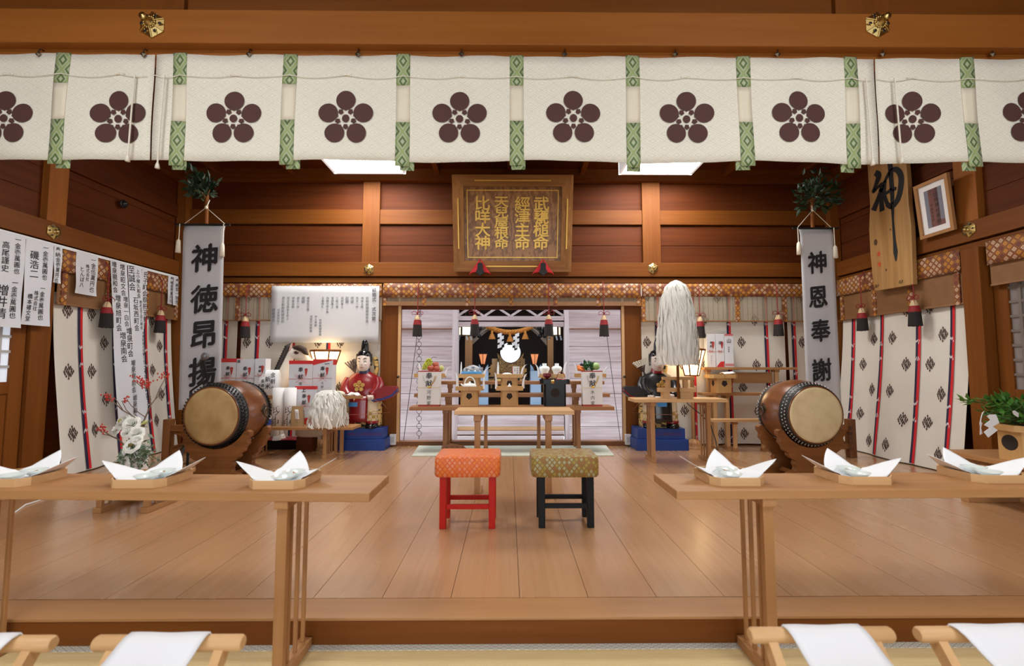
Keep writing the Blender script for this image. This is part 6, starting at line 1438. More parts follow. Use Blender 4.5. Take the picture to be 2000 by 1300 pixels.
# paper-strip wands
def streamer_dome(par, c, prof, n, w, seed, flip=0.2, name='paper_strips'):
    rr_ = random.Random(seed); m = MB()
    def at(u, s_):
        i = min(int(u * (len(prof) - 1)), len(prof) - 2); t = u * (len(prof) - 1) - i
        r = prof[i][0] * (1 - t) + prof[i + 1][0] * t; z = prof[i][1] * (1 - t) + prof[i + 1][1] * t; return r * s_, z
    for k in range(n):
        a0 = rr_.uniform(0, 2 * pi); s_ = rr_.uniform(0.90, 1.0); u0 = rr_.uniform(0.0, 0.62) if k % 4 else 0.0; u1 = min(1.0, u0 + rr_.uniform(0.3, 0.7)); u1 = 1.0 + rr_.uniform(-0.03, 0.03) if u1 > 0.9 else u1
        ns = 9; va = []; ph = rr_.uniform(0, 6); fl_ = rr_.uniform(-0.3, 0.5)
        for i in range(ns + 1):
            u = u0 + (u1 - u0) * i / ns; r, z = at(min(u, 1.0), s_); z -= max(0, u - 1) * 0.4
            a = a0 + 0.06 * math.sin(i * 1.3 + ph) / max(0.3, r * 6); wr = w * (0.6 + 0.4 * math.cos(i * 1.1 + ph)); r += 0.010 * math.sin(i * 1.5 + ph) * u + 0.022 * fl_ * (i / ns) ** 2
            tx = Vector((-math.sin(a), math.cos(a), 0)); nr = Vector((math.cos(a), math.sin(a), 0)); tw = 0.7 * math.sin(i * 1.0 + ph); e = (tx * math.cos(tw) + nr * math.sin(tw)) * wr
            p = Vector(c) + nr * r + Vector((0, 0, z)); va += [p - e, p + e]
        m.add(va, [(2 * i, 2 * i + 1, 2 * i + 3, 2 * i + 2) for i in range(ns)], 0, True)
    ob = m.build(name, STRIP, par, fix=False); ob['kind'] = 'stuff'; return ob
t = NT('white_paper_strip'); tl_s = t.n('ShaderNodeBsdfTranslucent'); tl_s.inputs[0].default_value = (0.92, 0.92, 0.88, 1); t.fin((0.92, 0.92, 0.88), 0.8)
mx_ = t.n('ShaderNodeMixShader'); mx_.inputs[0].default_value = 0.3; t.link(t.b.outputs[0], mx_.inputs[1]); t.link(tl_s.outputs[0], mx_.inputs[2]); t.link(mx_.outputs[0], t.t.nodes['Material Output'].inputs[0]); STRIP = t.mat
q = P(640, 832, YL + 0.065); q.z = zL + 0.001; k = (YL + 0.065) / FPX
o = thing('purification_wand', 'heap of white paper strips of a purification wand on the low table end', 'ritual wand', q, 'white paper streamer wands')
MB().lathe([(0.0, 0.0), (0.14, 0.0), (0.15, 0.12), (0.12, 0.26), (0.05, 0.34), (0, 0.35)], 20, M=Matrix.Translation(q)).build('core', STRIP, o)
streamer_dome(o, q, [(0.01, 68 * k), (12 * k, 69 * k), (22 * k, 63 * k), (29 * k, 50 * k), (33 * k, 34 * k), (36 * k, 16 * k), (38 * k, 0.004)], 230, 0.012, 5)
# wooden tray with folded white cloth before the red figure
zc_ = P(690, 775, YL + 0.33).z
o = thing('offering_stand', 'small wooden stand with folded white cloth before the red-robed figure', 'stand', (P(680, 800, YL + 0.33).x, YL + 0.33, 0))
for px in (658, 669): MB().cbox((P(px, 800, YL + 0.36).x, YL + 0.36, zc_ / 2 - 0.01), (0.035, 0.035, zc_ - 0.02)).build('leg', wood('tan', 'z'), o)
MB().box((P(655, 772, YL + 0.32).x, YL + 0.32, zc_ - 0.02), (P(704, 772, YL + 0.32).x, YL + 0.42, zc_ + 0.012)).build('tray', wood('tan', 'x'), o, bevel=0.003)
a = P(688, 768, YL + 0.36); m = MB(); m.grid(lambda u, v: (a.x - 0.085 + 0.17 * u, YL + 0.325 + 0.09 * v, zc_ + 0.013 + 0.035 * math.sin(pi * u) ** 0.7 * (0.5 + 0.5 * v) + 0.006 * math.sin(u * 13 + v * 4)), 12, 6); single('folded_cloth', m, PAPER, 'small folded white cloth on the wooden stand before the red-robed figure', 'cloth', solid=0.006)
a = P(661, 772, YL + 0.37); m = MB().ell((a.x, a.y, zc_ + 0.035), (0.075, 0.045, 0.034), 0, 18, 10); single('white_bundle', m, plain('ivory_cloth', (0.72, 0.68, 0.56), 0.8), 'rounded ivory bundle behind the heap of paper strips', 'bundle')
# ------------------------------------------------------------------ white horse on a lacquer base
Yh = 5.60
HB = F(545, 877.5); bz = 0.115
o = thing('lacquer_plinth', 'low black lacquer base with red edge under the white horse', 'base', (P(530, 870, Yh).x, Yh, 0))
xa, xb = P(470, 870, 5.55).x, P(582, 870, 5.55).x
MB().box((xa, HB.y, 0), (xb, D - 0.02, bz - 0.02)).build('box', BLACKL, o, bevel=0.004)
MB().box((xa - 0.02, HB.y - 0.02, bz - 0.02), (xb + 0.02, D - 0.015, bz - 0.004)).build('top_slab', BLACKL, o)
MB().box((xa - 0.021, HB.y - 0.021, bz - 0.006), (xb + 0.021, D - 0.016, bz - 0.0)).build('red_edge', plain('thin_red_edge', (0.30, 0.01, 0.03), 0.4), o)
HW = plain('white_painted_horse', (0.76, 0.70, 0.62), 0.45, var=0.05); MANE = plain('black_mane', (0.018, 0.012, 0.010), 0.7, var=0.4, vs_=60)
k = Yh / FPX
def hp_(px, py, dy=0.0): return P(px, py, Yh + dy)
ho = thing('horse_figure', 'white horse figure with black mane behind the gift boxes', 'figure', (P(545, 840, Yh).x, Yh, bz))
m = MB()
body = [((470, 770), 8, 6), ((478, 768), 17, 13), ((492, 768), 21, 16), ((515, 772), 21, 16), ((535, 770), 20, 15), ((546, 764), 17, 13)]
def hring(px, py, a, b, tilt): 
    c = hp_(px, py); t_ = Vector((math.cos(tilt), 0, math.sin(tilt))); u = Vector((-t_.z, 0, t_.x)); return [c + u * (a * k * math.cos(q_)) + Vector((0, b * k * math.sin(q_), 0)) for q_ in [2 * pi * j / 20 for j in range(20)]]
rs = [hring(p[0], p[1], a, b, 0.0) for p, a, b in body] + [hring(549, 745, 17, 12, 0.9), hring(553, 725, 15, 9.5, 1.15), hring(558, 706, 13, 8, 1.15), hring(565, 692, 12.5, 7.5, 0.7), hring(573, 688, 12.5, 7.8, 0.0), hring(582, 691, 11.5, 7.2, -0.45), hring(592, 697, 9, 6, -0.6), hring(602, 704, 7, 5, -0.65), hring(609, 709, 5.5, 4.2, -0.7), hring(613, 712, 3, 2.4, -0.7)]
m.rings(rs)
for px, dy in ((487, -0.07), (487, 0.07), (540, -0.07), (549, 0.07)):
    top = hp_(px, 785, dy); kn = hp_(px + 1, 815, dy); an = hp_(px - 1, 838, dy); 
    m.tube([top, (top + kn) / 2, kn, (kn + an) / 2, an, Vector((an.x + 0.01, an.y, bz + 0.02))], [0.075, 0.055, 0.036, 0.027, 0.032, 0.034], 12)
m.build('body', HW, ho)
for px, dy in ((487, -0.07), (487, 0.07), (540, -0.07), (549, 0.07)):
    an = hp_(px - 1, 838, dy); MB().lathe([(0.05, 0.0), (0.045, 0.02), (0.034, 0.05), (0, 0.052)], 16, M=Matrix.Translation((an.x + 0.012, an.y, bz))).build('hoof', PAPERC, ho)
m = MB()
for s_ in (-1, 1): m.tube([hp_(566, 684, s_ * 0.03), hp_(568.5, 676, s_ * 0.035), hp_(570.5, 669, s_ * 0.035)], [0.022, 0.018, 0.003], 8)
m.build('ear', plain('rosy_ear', (0.55, 0.36, 0.30), 0.6), ho)
m = MB()
for j in range(12):
    u = j / 11; px, py = 562 - 23 * u, 676 + 50 * u
    m.tube([hp_(px + 5, py - 3), hp_(px - 1, py + 2, -0.05), hp_(px - 3 - 2 * u, py + 12, -0.06)], [0.022, 0.034, 0.012], 8)
m.build('mane', MANE, ho)
m = MB()
for j in range(6): m.tube([hp_(571 + j, 679), hp_(585 + 2 * j, 678 + j, -0.05), hp_(594 + 1.5 * j, 690 + j * 0.6, -0.055)], [0.024, 0.03, 0.010], 8)
m.build('forelock', plain('brown_black_forelock', (0.05, 0.028, 0.018), 0.7, var=0.5, vs_=60), ho)
m = MB(); c = hp_(579, 688.5, -0.052); m.ell(tuple(c), (0.028, 0.012, 0.018), 0, 12, 8); m.build('eye', plain('brown_eye', (0.05, 0.02, 0.015), 0.1, var=0), ho)
m = MB(); m.tube([hp_(573, 686, -0.052), hp_(579, 684.5, -0.057), hp_(585, 688, -0.052)], 0.006, 6); m.build('eyelid', HW, ho)
m = MB(); m.tube([hp_(470, 762), hp_(464, 785), hp_(466, 815)], [0.04, 0.05, 0.012], 10); m.build('tail', MANE, ho)
# beige sack on a dark box under the low table
a, b = P(577, 850, 5.42), P(629, 850, 5.42); zz0 = P(600, 853, 5.42).z
MBx = MB().box((a.x + 0.02, 5.40, 0), (b.x - 0.1, 5.54, zz0)); single('dark_box', MBx, wood('board', 'x'), 'dark brown box on the floor under the low left table', 'box')
m = MB().loft([(((a.x + b.x) / 2, 5.46, zz0), 0.135, 0.06), (((a.x + b.x) / 2, 5.46, zz0 + 0.025), 0.165, 0.08), (((a.x + b.x) / 2, 5.46, zz0 + 0.08), 0.16, 0.08), (((a.x + b.x) / 2, 5.46, zz0 + 0.13), 0.12, 0.06)], 24, 0, 3); single('cloth_sack', m, plain('beige_cloth', (0.50, 0.36, 0.24), 0.85), 'beige cloth sack on the dark box under the low left table', 'sack')
# ------------------------------------------------------------------ right: slatted table with the tall paper-streamer wand
YT = F(1277, 904).y; zT = P(1300, 779, YT).z
tt = thing('offering_table', 'small slatted table in front of the black-robed figure, under the tall paper streamers', 'table', (P(1330, 850, YT).x, YT + 0.14, 0), 'slatted-leg wooden tables')
yb1 = YT + 0.28
MB().box((P(1240, 779, YT).x, YT, zT - 0.035), (P(1421, 779, YT).x, yb1, zT)).build('table_top', wood('pale', 'x'), tt, bevel=0.003)
for px in (1277, 1386): leg_panel(tt, P(px, 850, YT + 0.02).x, YT + 0.015, yb1 - 0.015, 0, zT - 0.035, wood('tan', 'z'), wood('tan', 'y'), 4, 0.036, 0.03, 0.04)
ws = YT + 0.12
o = thing('wand_stand', 'small gate-shaped wooden stand on the slatted table holding the paper streamer wand', 'stand', (P(1321, 775, ws).x, ws, zT))
PX_ = wood('pale', 'x'); PZ_ = wood('pale', 'z')
def wbox(a, b, y0, y1, nm, mt, d=0.05, off=0.0):
    p, q = P(a, y0, ws), P(b, y1, ws); MB().box((p.x, ws - d / 2 + off, max(q.z, zT)), (q.x, ws + d / 2 + off, p.z)).build(nm, mt, o, bevel=0.002)
wbox(1293.5, 1355, 735.5, 741.5, 'upper_bar', PX_, 0.06); wbox(1285, 1357, 757, 765, 'lower_bar', PX_, 0.08)
for a, b in ((1300, 1308.5), (1334, 1342.5)): wbox(a, b, 741.5, 757, 'post', PZ_)
for a, b in ((1293, 1306), (1326, 1351)): wbox(a, b, 765, 790, 'foot', PX_, 0.10)
q = P(1320.5, 765, ws); q.z = zT
o = thing('streamer_wand', 'tall tapered wand thick with white paper streamers standing on the right slatted table', 'ritual wand', q, 'white paper streamer wands')
k = ws / FPX; zt_ = P(1321, 549, ws).z - zT; zbm = P(1321, 712, ws).z - zT
MB().tube([q + Vector((0, -0.064, 0.0)), q + Vector((0, -0.064, zt_ - 0.1))], 0.014, 10).build('rod', wood('frame', 'z'), o)
prof = [(0.005, zt_), (10 * k, zt_ - 4 * k), (20 * k, zt_ - 13 * k), (26 * k, zt_ - 30 * k), (31 * k, zt_ - 55 * k), (35 * k, zt_ - 85 * k), (37.5 * k, zt_ - 115 * k), (39 * k, zt_ - 145 * k), (39.5 * k, zbm)]
MB().lathe([(r * 0.88, z) for r, z in reversed(prof)], 24, M=Matrix.Translation(q + Vector((0, -0.064, 0)))).build('core', STRIP, o)  # white core added under the strips to keep them bright
streamer_dome(o, q + Vector((0, -0.064, 0)), prof, 420, 0.012, 9)
# ------------------------------------------------------------------ stepped stand with boxes and a footed tray
Yk = 5.62; z_top, z_mid = P(1450, 717, Yk).z, P(1440, 767, Yk - 0.12).z
o = thing('stepped_stand', 'tall stepped wooden stand by the back right curtain with slim boxes on its top', 'shelf', (P(1465, 800, Yk).x, Yk, 0))
MB().box((P(1376, 717, Yk).x, Yk, z_top - 0.03), (P(1557, 717, Yk).x, Yk + 0.135, z_top)).build('top_board', wood('tan', 'x'), o, bevel=0.003)
MB().box((P(1372, 767, Yk - 0.12).x, Yk - 0.12, z_mid - 0.032), (P(1492, 767, Yk - 0.12).x, Yk + 0.03, z_mid)).build('middle_board', wood('tan', 'x'), o, bevel=0.003)
MB().box((P(1430, 730, Yk + 0.1).x, Yk + 0.075, P(0, 748, Yk + 0.1).z), (P(1506, 730, Yk + 0.1).x, Yk + 0.10, P(0, 727, Yk + 0.1).z)).build('back_board', wood('tan', 'x'), o)
for px in (1386, 1520): leg_panel(o, P(px, 780, Yk + 0.04).x, Yk + 0.035, Yk + 0.13, 0, z_top - 0.03, wood('pale', 'z'), wood('tan', 'y'), 3, 0.045, 0.028, 0.03)
for px in (1397, 1421): leg_panel(o, P(px, 800, Yk - 0.08).x, Yk - 0.105, Yk + 0.025, 0, z_mid - 0.032, wood('pale', 'z'), wood('tan', 'y'), 2, 0.04, 0.035, 0.03)
Yl_ = F(1437, 881).y; z_low = P(1440, 818, Yl_ - 0.02).z
o = thing('low_bench', 'low wooden bench before the stepped stand, ending behind the right drum', 'bench', (P(1440, 850, Yl_).x, Yl_ + 0.05, 0), 'low wooden benches')
Yl_ -= 0.0
MB().box((P(1388, 818, Yl_).x, Yl_ - 0.045, z_low - 0.032), (P(1500, 818, Yl_).x, Yl_ + 0.055, z_low)).build('seat_board', wood('pale', 'x'), o, bevel=0.003)
for px in (1437, 1492): leg_panel(o, P(px, 850, Yl_).x, Yl_ - 0.01, Yl_ + 0.05, 0, z_low - 0.032, wood('pale', 'z'), wood('tan', 'y'), 2, 0.04, 0.03, 0.03)
YS2r = Yk + 0.04
present('r1', 'slim white box with printed knot, left of three on the stepped stand', 1379.5, 1396.5, 652, z_top, YS2r, dep=0.08, nm='山内米三', sz=0.3, grp='slim gift boxes on the stepped stand')
present('r2', 'slim white box with a red bottom corner, middle of three on the stepped stand', 1397.5, 1413.5, 652, z_top, YS2r, dep=0.08, txt='福', nm='', band='tri', sz=0.42, grp='slim gift boxes on the stepped stand')
present('r3', 'slim white box with red dotted borders, right of three on the stepped stand', 1414.5, 1431.5, 652, z_top, YS2r, dep=0.08, txt='', band='dots', noshi=False, grp='slim gift boxes on the stepped stand', extra=[('山', 0.5, 0.2, 0.06, 0.02), ('御神酒', 0.45, 0.4, 0.022, 0.0)])
s9, t9 = sanbo('pale footed tray with folded white paper on the stepped stand, right of the lamp', 1409, Yk - 0.075, z_mid, w=0.33, bw=0.19, H=P(0, 731, Yk - 0.075).z - z_mid)
m = MB(); m.grid(lambda u, v: (t9.x + 0.01 + 0.13 * u, t9.y - 0.08 + 0.14 * v, t9.z + 0.036 + 0.02 * math.sin(pi * v) + 0.01 * u), 6, 6); single('folded_paper', m, PAPER, 'folded white paper on the footed tray of the stepped stand', 'paper', solid=0.004)
# power cable from the lamp
m = MB(); m.tube([P(1322, 760, 5.66), P(1345, 790, 5.42), P(1370, 810, 5.34), P(1388, 830, 5.32), P(1398, 860, 5.30), F(1403, 892, 0.006), F(1414, 895, 0.006)], 0.006, 6); single('power_cable', m, BLACKM, 'black power cable hanging behind the right slatted table down to the floor', 'cable')
# ------------------------------------------------------------------ carved plank and framed photograph on the right wall
XK = XR - 0.14
o = thing('carved_plank', 'tall light plank with a huge black brushed character on the right wall', 'plank', W(1745, 562, XK))
ol = [(1692, 285), (1695, 340), (1699, 400), (1697, 450), (1700, 500), (1704, 540), (1708, 568), (1746, 562), (1783, 555), (1781, 500), (1779, 440), (1774, 400), (1772, 350), (1766, 285)]
pts = [W(x, y, XK) for x, y in ol]; n = len(pts)
m = MB(); m.add(pts + [p + Vector((0.05, 0, 0)) for p in pts], [tuple(range(n)), tuple(reversed(range(n, 2 * n)))] + [(i, i + n, (i + 1) % n + n, (i + 1) % n) for i in range(n)])
PLK = NT('knotty_plank'); nz = PLK.noise(PLK.scaled(3, 16, 0.8), 1.0, 4.0, 0.55); PLK = PLK.fin(PLK.mix(PLK.sstep(nz, 0.3, 0.7), (0.52, 0.30, 0.11), (0.38, 0.20, 0.065)), 0.5)
m.build('board', PLK, o, bevel=0.006)
def on(x, y): return W(x, y, XK - 0.003)
m = MB()
def brush(pts_, ws_):
    P_ = [on(x, y) for x, y in pts_]; v = []
    # smooth the stroke
    sm = []; wr = []
    for i in range(len(P_) - 1):
        p0, p1, p2, p3 = P_[max(i - 1, 0)], P_[i], P_[i + 1], P_[min(i + 2, len(P_) - 1)]
        for j in range(8):
            t = j / 8; sm.append(0.5 * ((2 * p1) + (p2 - p0) * t + (2 * p0 - 5 * p1 + 4 * p2 - p3) * t * t + (3 * p1 - p0 - 3 * p2 + p3) * t ** 3)); wr.append(ws_[i] * (1 - t) + ws_[i + 1] * t)
    sm.append(P_[-1]); wr.append(ws_[-1])
    for i, p in enumerate(sm):
        d = sm[min(i + 1, len(sm) - 1)] - sm[max(i - 1, 0)]; d.normalize(); s_ = d.cross(Vector((1, 0, 0))); v += [p + s_ * wr[i] * 0.0056, p - s_ * wr[i] * 0.0056]
    m.add(v, [(2 * i, 2 * i + 1, 2 * i + 3, 2 * i + 2) for i in range(len(sm) - 1)])
brush([(1709, 337), (1716, 343), (1711, 360), (1706, 374), (1714, 366), (1723, 361), (1716, 385), (1706, 411)], [5, 7, 5, 4, 3, 4.5, 5, 7])
brush([(1720, 368), (1721, 390), (1723, 412)], [4, 5, 6])
brush([(1728, 353), (1727, 380), (1733, 398)], [4, 4.5, 4])
brush([(1727, 356), (1738, 336), (1751, 331), (1760, 348), (1755, 385), (1742, 402), (1731, 398)], [3, 4, 5, 6, 6, 6, 4])
brush([(1730, 378), (1742, 370), (1751, 368)], [3, 4, 3])
brush([(1738, 314), (1740, 345), (1742, 372), (1743, 400), (1744, 430), (1747, 470), (1749, 492), (1750, 510)], [6, 5, 5, 4, 2.4, 3.2, 5, 1])
m.build('brushed_character', INK, o, fix=False)
m = MB()
for x, y in ((1716.5, 496), (1717.5, 516)):
    c = on(x, y); m.add([c + Vector((0, 0.022 * math.cos(a), 0.028 * math.sin(a))) for a in [2 * pi * j / 8 for j in range(8)]], [tuple(range(8))])
m.build('red_seals', plain('seal_red', (0.62, 0.10, 0.03), 0.6), o, fix=False)
m = MB()
for x, y, r in ((1710, 473, 0.035), (1739, 448, 0.012), (1731, 527, 0.014)):
    c = on(x, y); m.add([c + Vector((0.0005, 0.7 * r * math.cos(a), r * math.sin(a))) for a in [2 * pi * j / 10 for j in range(10)]], [tuple(range(10))])
m.build('knots', plain('dark_knot', (0.10, 0.05, 0.02), 0.6), o, fix=False)
for x in (1716, 1763): m = MB(); c = on(x, 560 if x < 1730 else 552); m.tube([c + Vector((0, 0, 0.03)), c + Vector((-0.01, 0, 0.0)), c + Vector((-0.01, 0.03, 0.0)), c + Vector((0.0, 0.03, 0.03))], 0.004, 5); m.build('metal_clip', BRONZE, o)
# framed photograph leaning out from the rail
bl_, br_ = W(1803, 465, XR - 0.075), W(1870, 450, XR - 0.075); tl2, tr2 = W(1788, 362, XR - 0.17), W(1855, 338, XR - 0.17)
bl_.z = br_.z = (bl_.z + br_.z) / 2; tl2.z = tr2.z = (tl2.z + tr2.z) / 2
o = thing('framed_photograph', 'framed photograph with white mat leaning on the right wall rail beside the plank', 'picture', (bl_ + br_) / 2)
U = (br_ - bl_); V = (tl2 + tr2 - bl_ - br_) / 2; Wd, Ht = U.length, V.length; u_, v_ = U.normalized(), V.normalized(); n_ = v_.cross(u_); n_ = n_ if n_.x < 0 else -n_
O_ = bl_
def slab(x0, x1, y0, y1, d0, d1, mb=None):
    mb = mb or MB(); c = [O_ + u_ * x + v_ * y + n_ * d for d in (d0, d1) for x, y in ((x0, y0), (x1, y0), (x1, y1), (x0, y1))]
    return mb.add(c, [(0, 3, 2, 1), (4, 5, 6, 7), (0, 1, 5, 4), (1, 2, 6, 5), (2, 3, 7, 6), (3, 0, 4, 7)])
m = MB(); fw = 0.032
slab(0, Wd, 0, fw, 0, 0.03, m); slab(0, Wd, Ht - fw, Ht, 0, 0.03, m); slab(0, fw, fw, Ht - fw, 0, 0.03, m); slab(Wd - fw, Wd, fw, Ht - fw, 0, 0.03, m); m.build('frame', wood('tan', 'z'), o)
slab(fw, Wd - fw, fw, Ht - fw, 0.004, 0.012).build('mat_board', PAPER, o)
PH = NT('photo_print'); a_ = PH.noise(PH.scaled(12, 12, 2), 1.0, 3.0); PH = PH.fin(PH.mix(PH.sstep(a_, 0.35, 0.65), (0.20, 0.09, 0.075), (0.09, 0.05, 0.055)), 0.3)
mw = 0.085; slab(mw, Wd - mw, mw, Ht - mw, 0.012, 0.013).build('photo_print', PH, o)
m = slab(mw, mw + 0.04, mw, Ht - mw, 0.0131, 0.0135); slab(Wd - mw - 0.04, Wd - mw, mw + 0.05, Ht - mw, 0.0131, 0.0135, m); m.build('photo_edge', plain('photo_grey', (0.20, 0.21, 0.26), 0.4), o)
m = MB(); write(m, '比咩神社奉納', O_ + u_ * (Wd * 0.58) + v_ * (Ht * 0.72) + n_ * 0.0137, u_, v_, 0.045, 0.05, 0.0); write(m, '平成年吉日', O_ + u_ * (Wd * 0.42) + v_ * (Ht * 0.55) + n_ * 0.0137, u_, v_, 0.03, 0.034, 0.0); m.build('photo_writing', INK, o, fix=False)
# ------------------------------------------------------------------ right bench along the wall, footed tray with sakaki
zb_ = 0.355
cf, cn = F(1843, 877, zb_), F(1975, 908, zb_)
o = thing('low_bench', 'low dark wooden bench along the right wall under the leafy sprigs', 'bench', (cf.x + 0.17, 3.1, 0), 'low wooden benches')
MB().box((cf.x, 2.55, zb_ - 0.035), (cf.x + 0.42, cf.y, zb_)).build('seat_board', wood('tan', 'y'), o, bevel=0.003)
for yy in (cf.y - 0.12, 2.75):
    fx0 = cf.x + 0.02
    MB().box((fx0, yy - 0.03, 0), (fx0 + 0.38, yy + 0.03, 0.04)).build('foot_runner', wood('tan', 'x'), o, bevel=0.003)
    MB().box((fx0, yy - 0.025, zb_ - 0.08), (fx0 + 0.38, yy + 0.025, zb_ - 0.036)).build('head_block', wood('tan', 'x'), o)
    for j in range(4): MB().box((fx0 + 0.05 + 0.085 * j, yy - 0.02, 0.04), (fx0 + 0.075 + 0.085 * j, yy + 0.02, zb_ - 0.08)).build('slat', wood('tan', 'z'), o)
Yg = 3.12; s10, t10 = sanbo('wooden footed tray of leafy sprigs on the bench at the right edge', 2006, Yg, zb_, w=0.37, bw=0.28, H=P(2006, 828, Yg).z - zb_, hole='round', th=0.042)
o = thing('sakaki_sprigs', 'heap of fresh green leafy sprigs on the footed tray at the right edge', 'branch', (t10.x, t10.y, t10.z))
m = MB(); st = MB()
for j in range(34):
    a0 = Vector((t10.x + R.uniform(-0.05, 0.12), t10.y + R.uniform(-0.08, 0.08), t10.z + R.uniform(0.01, 0.05))); tip = Vector((t10.x + R.uniform(-0.32, 0.3), t10.y + R.uniform(-0.14, 0.14), t10.z + R.uniform(0.03, 0.20)))
    st.tube([a0, (a0 + tip) / 2 + Vector((0, 0, 0.03)), tip], [0.004, 0.003, 0.0015], 5)
    for i in range(20):
        u = R.uniform(0.2, 1.05); p = a0 * (1 - u) + tip * u + Vector((0, 0, 0.04 * u * (1 - u) * 3)) + rv(0.014)
        leaf(m, p, (tip - a0).normalized() + rv(0.8), Vector((0, 0, 1)) + rv(0.5), R.uniform(0.05, 0.075), R.uniform(0.024, 0.034))
for px, py, dy in ((1930, 812, -0.158), (1915, 819, -0.158), (1984, 802, -0.158)): st.tube([Vector(t10) + Vector((-0.05, -0.02, 0.04)), P(px + 12, py - 10, Yg + dy + 0.03), P(px, py - 3, Yg + dy)], [0.004, 0.003, 0.002], 5)
m.build('leaves', LEAFG, o, fix=False)['kind'] = 'stuff'; st.build('stems', plain('green_stem', (0.06, 0.10, 0.03), 0.6), o)
for ol, dx, lab in (([(1085, 680), (1130, 680), (1155, 735), (1105, 757), (1142, 780), (1070, 825), (1038, 790), (1080, 765), (1040, 745), (1088, 715), (1062, 690)], 0.0, 'big white zigzag paper streamer hanging from the sprigs at the right edge'),
                    ([(1030, 690), (1048, 668), (1075, 662), (1040, 684), (1022, 722), (1040, 735), (1018, 765), (1036, 800), (1003, 805), (1010, 760), (1004, 735)], 0.02, 'second white zigzag paper streamer seen edge-on at the left of the sprigs'),
                    ([(1228, 660), (1250, 655), (1290, 672), (1288, 700), (1262, 690), (1240, 680)], 0.01, 'short white zigzag paper tucked among the sprigs at the right edge')):
    Ys = Yg - 0.165; m = MB(); q_ = [P(1600 + x / 3.25, 600 + y / 3.25, Ys) for x, y in ol]; c_ = q_[0]
    m.prism([(p.x - c_.x, p.z - c_.z) for p in q_], c_, (1, 0.15 + dx * 20, 0), (0, 0, 1), (0, 0.003, 0)); single('zigzag_streamer', m, PAPERC, lab, 'paper streamer', 'zigzag papers on the sprigs')
# ------------------------------------------------------------------ small camera on the left upper wall
c = W(247, 398, XL + 0.05); o = thing('dome_camera', 'tiny black dome camera high on the left wall', 'camera', c)
MB().lathe([(0.045, 0), (0.045, 0.012), (0.03, 0.014), (0, 0.014)], 18, M=Matrix.Translation(c + Vector((-0.05 + 0.012, 0, 0))) @ Matrix.Rotation(pi / 2, 4, 'Y')).build('base', BLACKM, o)
MB().ell(tuple(c + Vector((-0.02, 0, 0))), (0.03, 0.032, 0.032), 0, 16, 10).build('lens_dome', plain('smoked_dome', (0.02, 0.02, 0.025), 0.08, var=0), o)
# ------------------------------------------------------------------ flower arrangement on a low stand at the left
zq = 0.215; fl0, fl1 = F(181, 1003, 0.0), F(270, 1003, 0.0)
o = thing('low_stand', 'low slatted wooden stand under the white flowers at the left', 'stand', ((fl0.x + fl1.x) / 2, fl0.y + 0.2, 0))
MB().box((fl0.x - 0.03, fl0.y, zq - 0.025), (fl1.x + 0.1, fl0.y + 0.40, zq)).build('table_top', wood('tan', 'x'), o, bevel=0.003)
for xx in (fl0.x + 0.02, fl1.x + 0.03): leg_panel(o, xx, fl0.y + 0.005, fl0.y + 0.39, 0, zq - 0.025, wood('tan', 'z'), wood('tan', 'y'), 5, 0.035, 0.028, 0.03, 0.045)
Yf_ = fl0.y + 0.2
vb = P(262, 925, Yf_); vb.z = zq; vt = P(262, 877, Yf_).z
o = thing('flower_vase', 'square white vase with trailing greenery on the low left stand', 'vase', vb)
hw = 14.5 * Yf_ / FPX
m = MB(); rs = [[(vb.x + sx * a, Yf_ + sy * a, z) for sx, sy in ((-1, -1), (1, -1), (1, 1), (-1, 1))] for a, z in ((hw, zq), (hw, vt), (hw - 0.006, vt), (hw - 0.006, zq + 0.02))]; m.rings(rs, 0, False); m.build('body', PAPERC, o, bevel=0.002)
def fp(px, py, dy=0.0): return P(px, py, Yf_ + dy)
PETAL = plain('white_petal', (0.85, 0.86, 0.80), 0.6, var=0.04); FCEN = plain('flower_centre', (0.45, 0.42, 0.10), 0.6); TWIG = plain('grey_twig', (0.16, 0.10, 0.07), 0.7); BERRY = plain('red_berry', (0.50, 0.035, 0.02), 0.3); EUC = plain('eucalyptus_green', (0.16, 0.23, 0.15), 0.5, var=0.4, vs_=20)
FL = [(239, 823, 15, 0.02, -0.5, 'white rose at the top of the arrangement, left of the two upper blooms'), (257, 826, 14, 0.0, 0.4, 'white rose at the top of the arrangement, right of the two upper blooms'), (228, 838, 13, 0.03, -0.8, 'white rose farthest left in the arrangement, lower edge'), (248, 842, 11, -0.03, 0.0, 'half hidden white rose in the middle of the arrangement'), (267, 845, 12.5, -0.02, 0.5, 'white rose right of the middle of the arrangement'), (257, 870, 14, -0.07, 0.1, 'open white bloom with a dark yellow centre low at the vase mouth'), (268, 858, 9, -0.05, 0.5, 'small white bud between the middle and lowest blooms')]
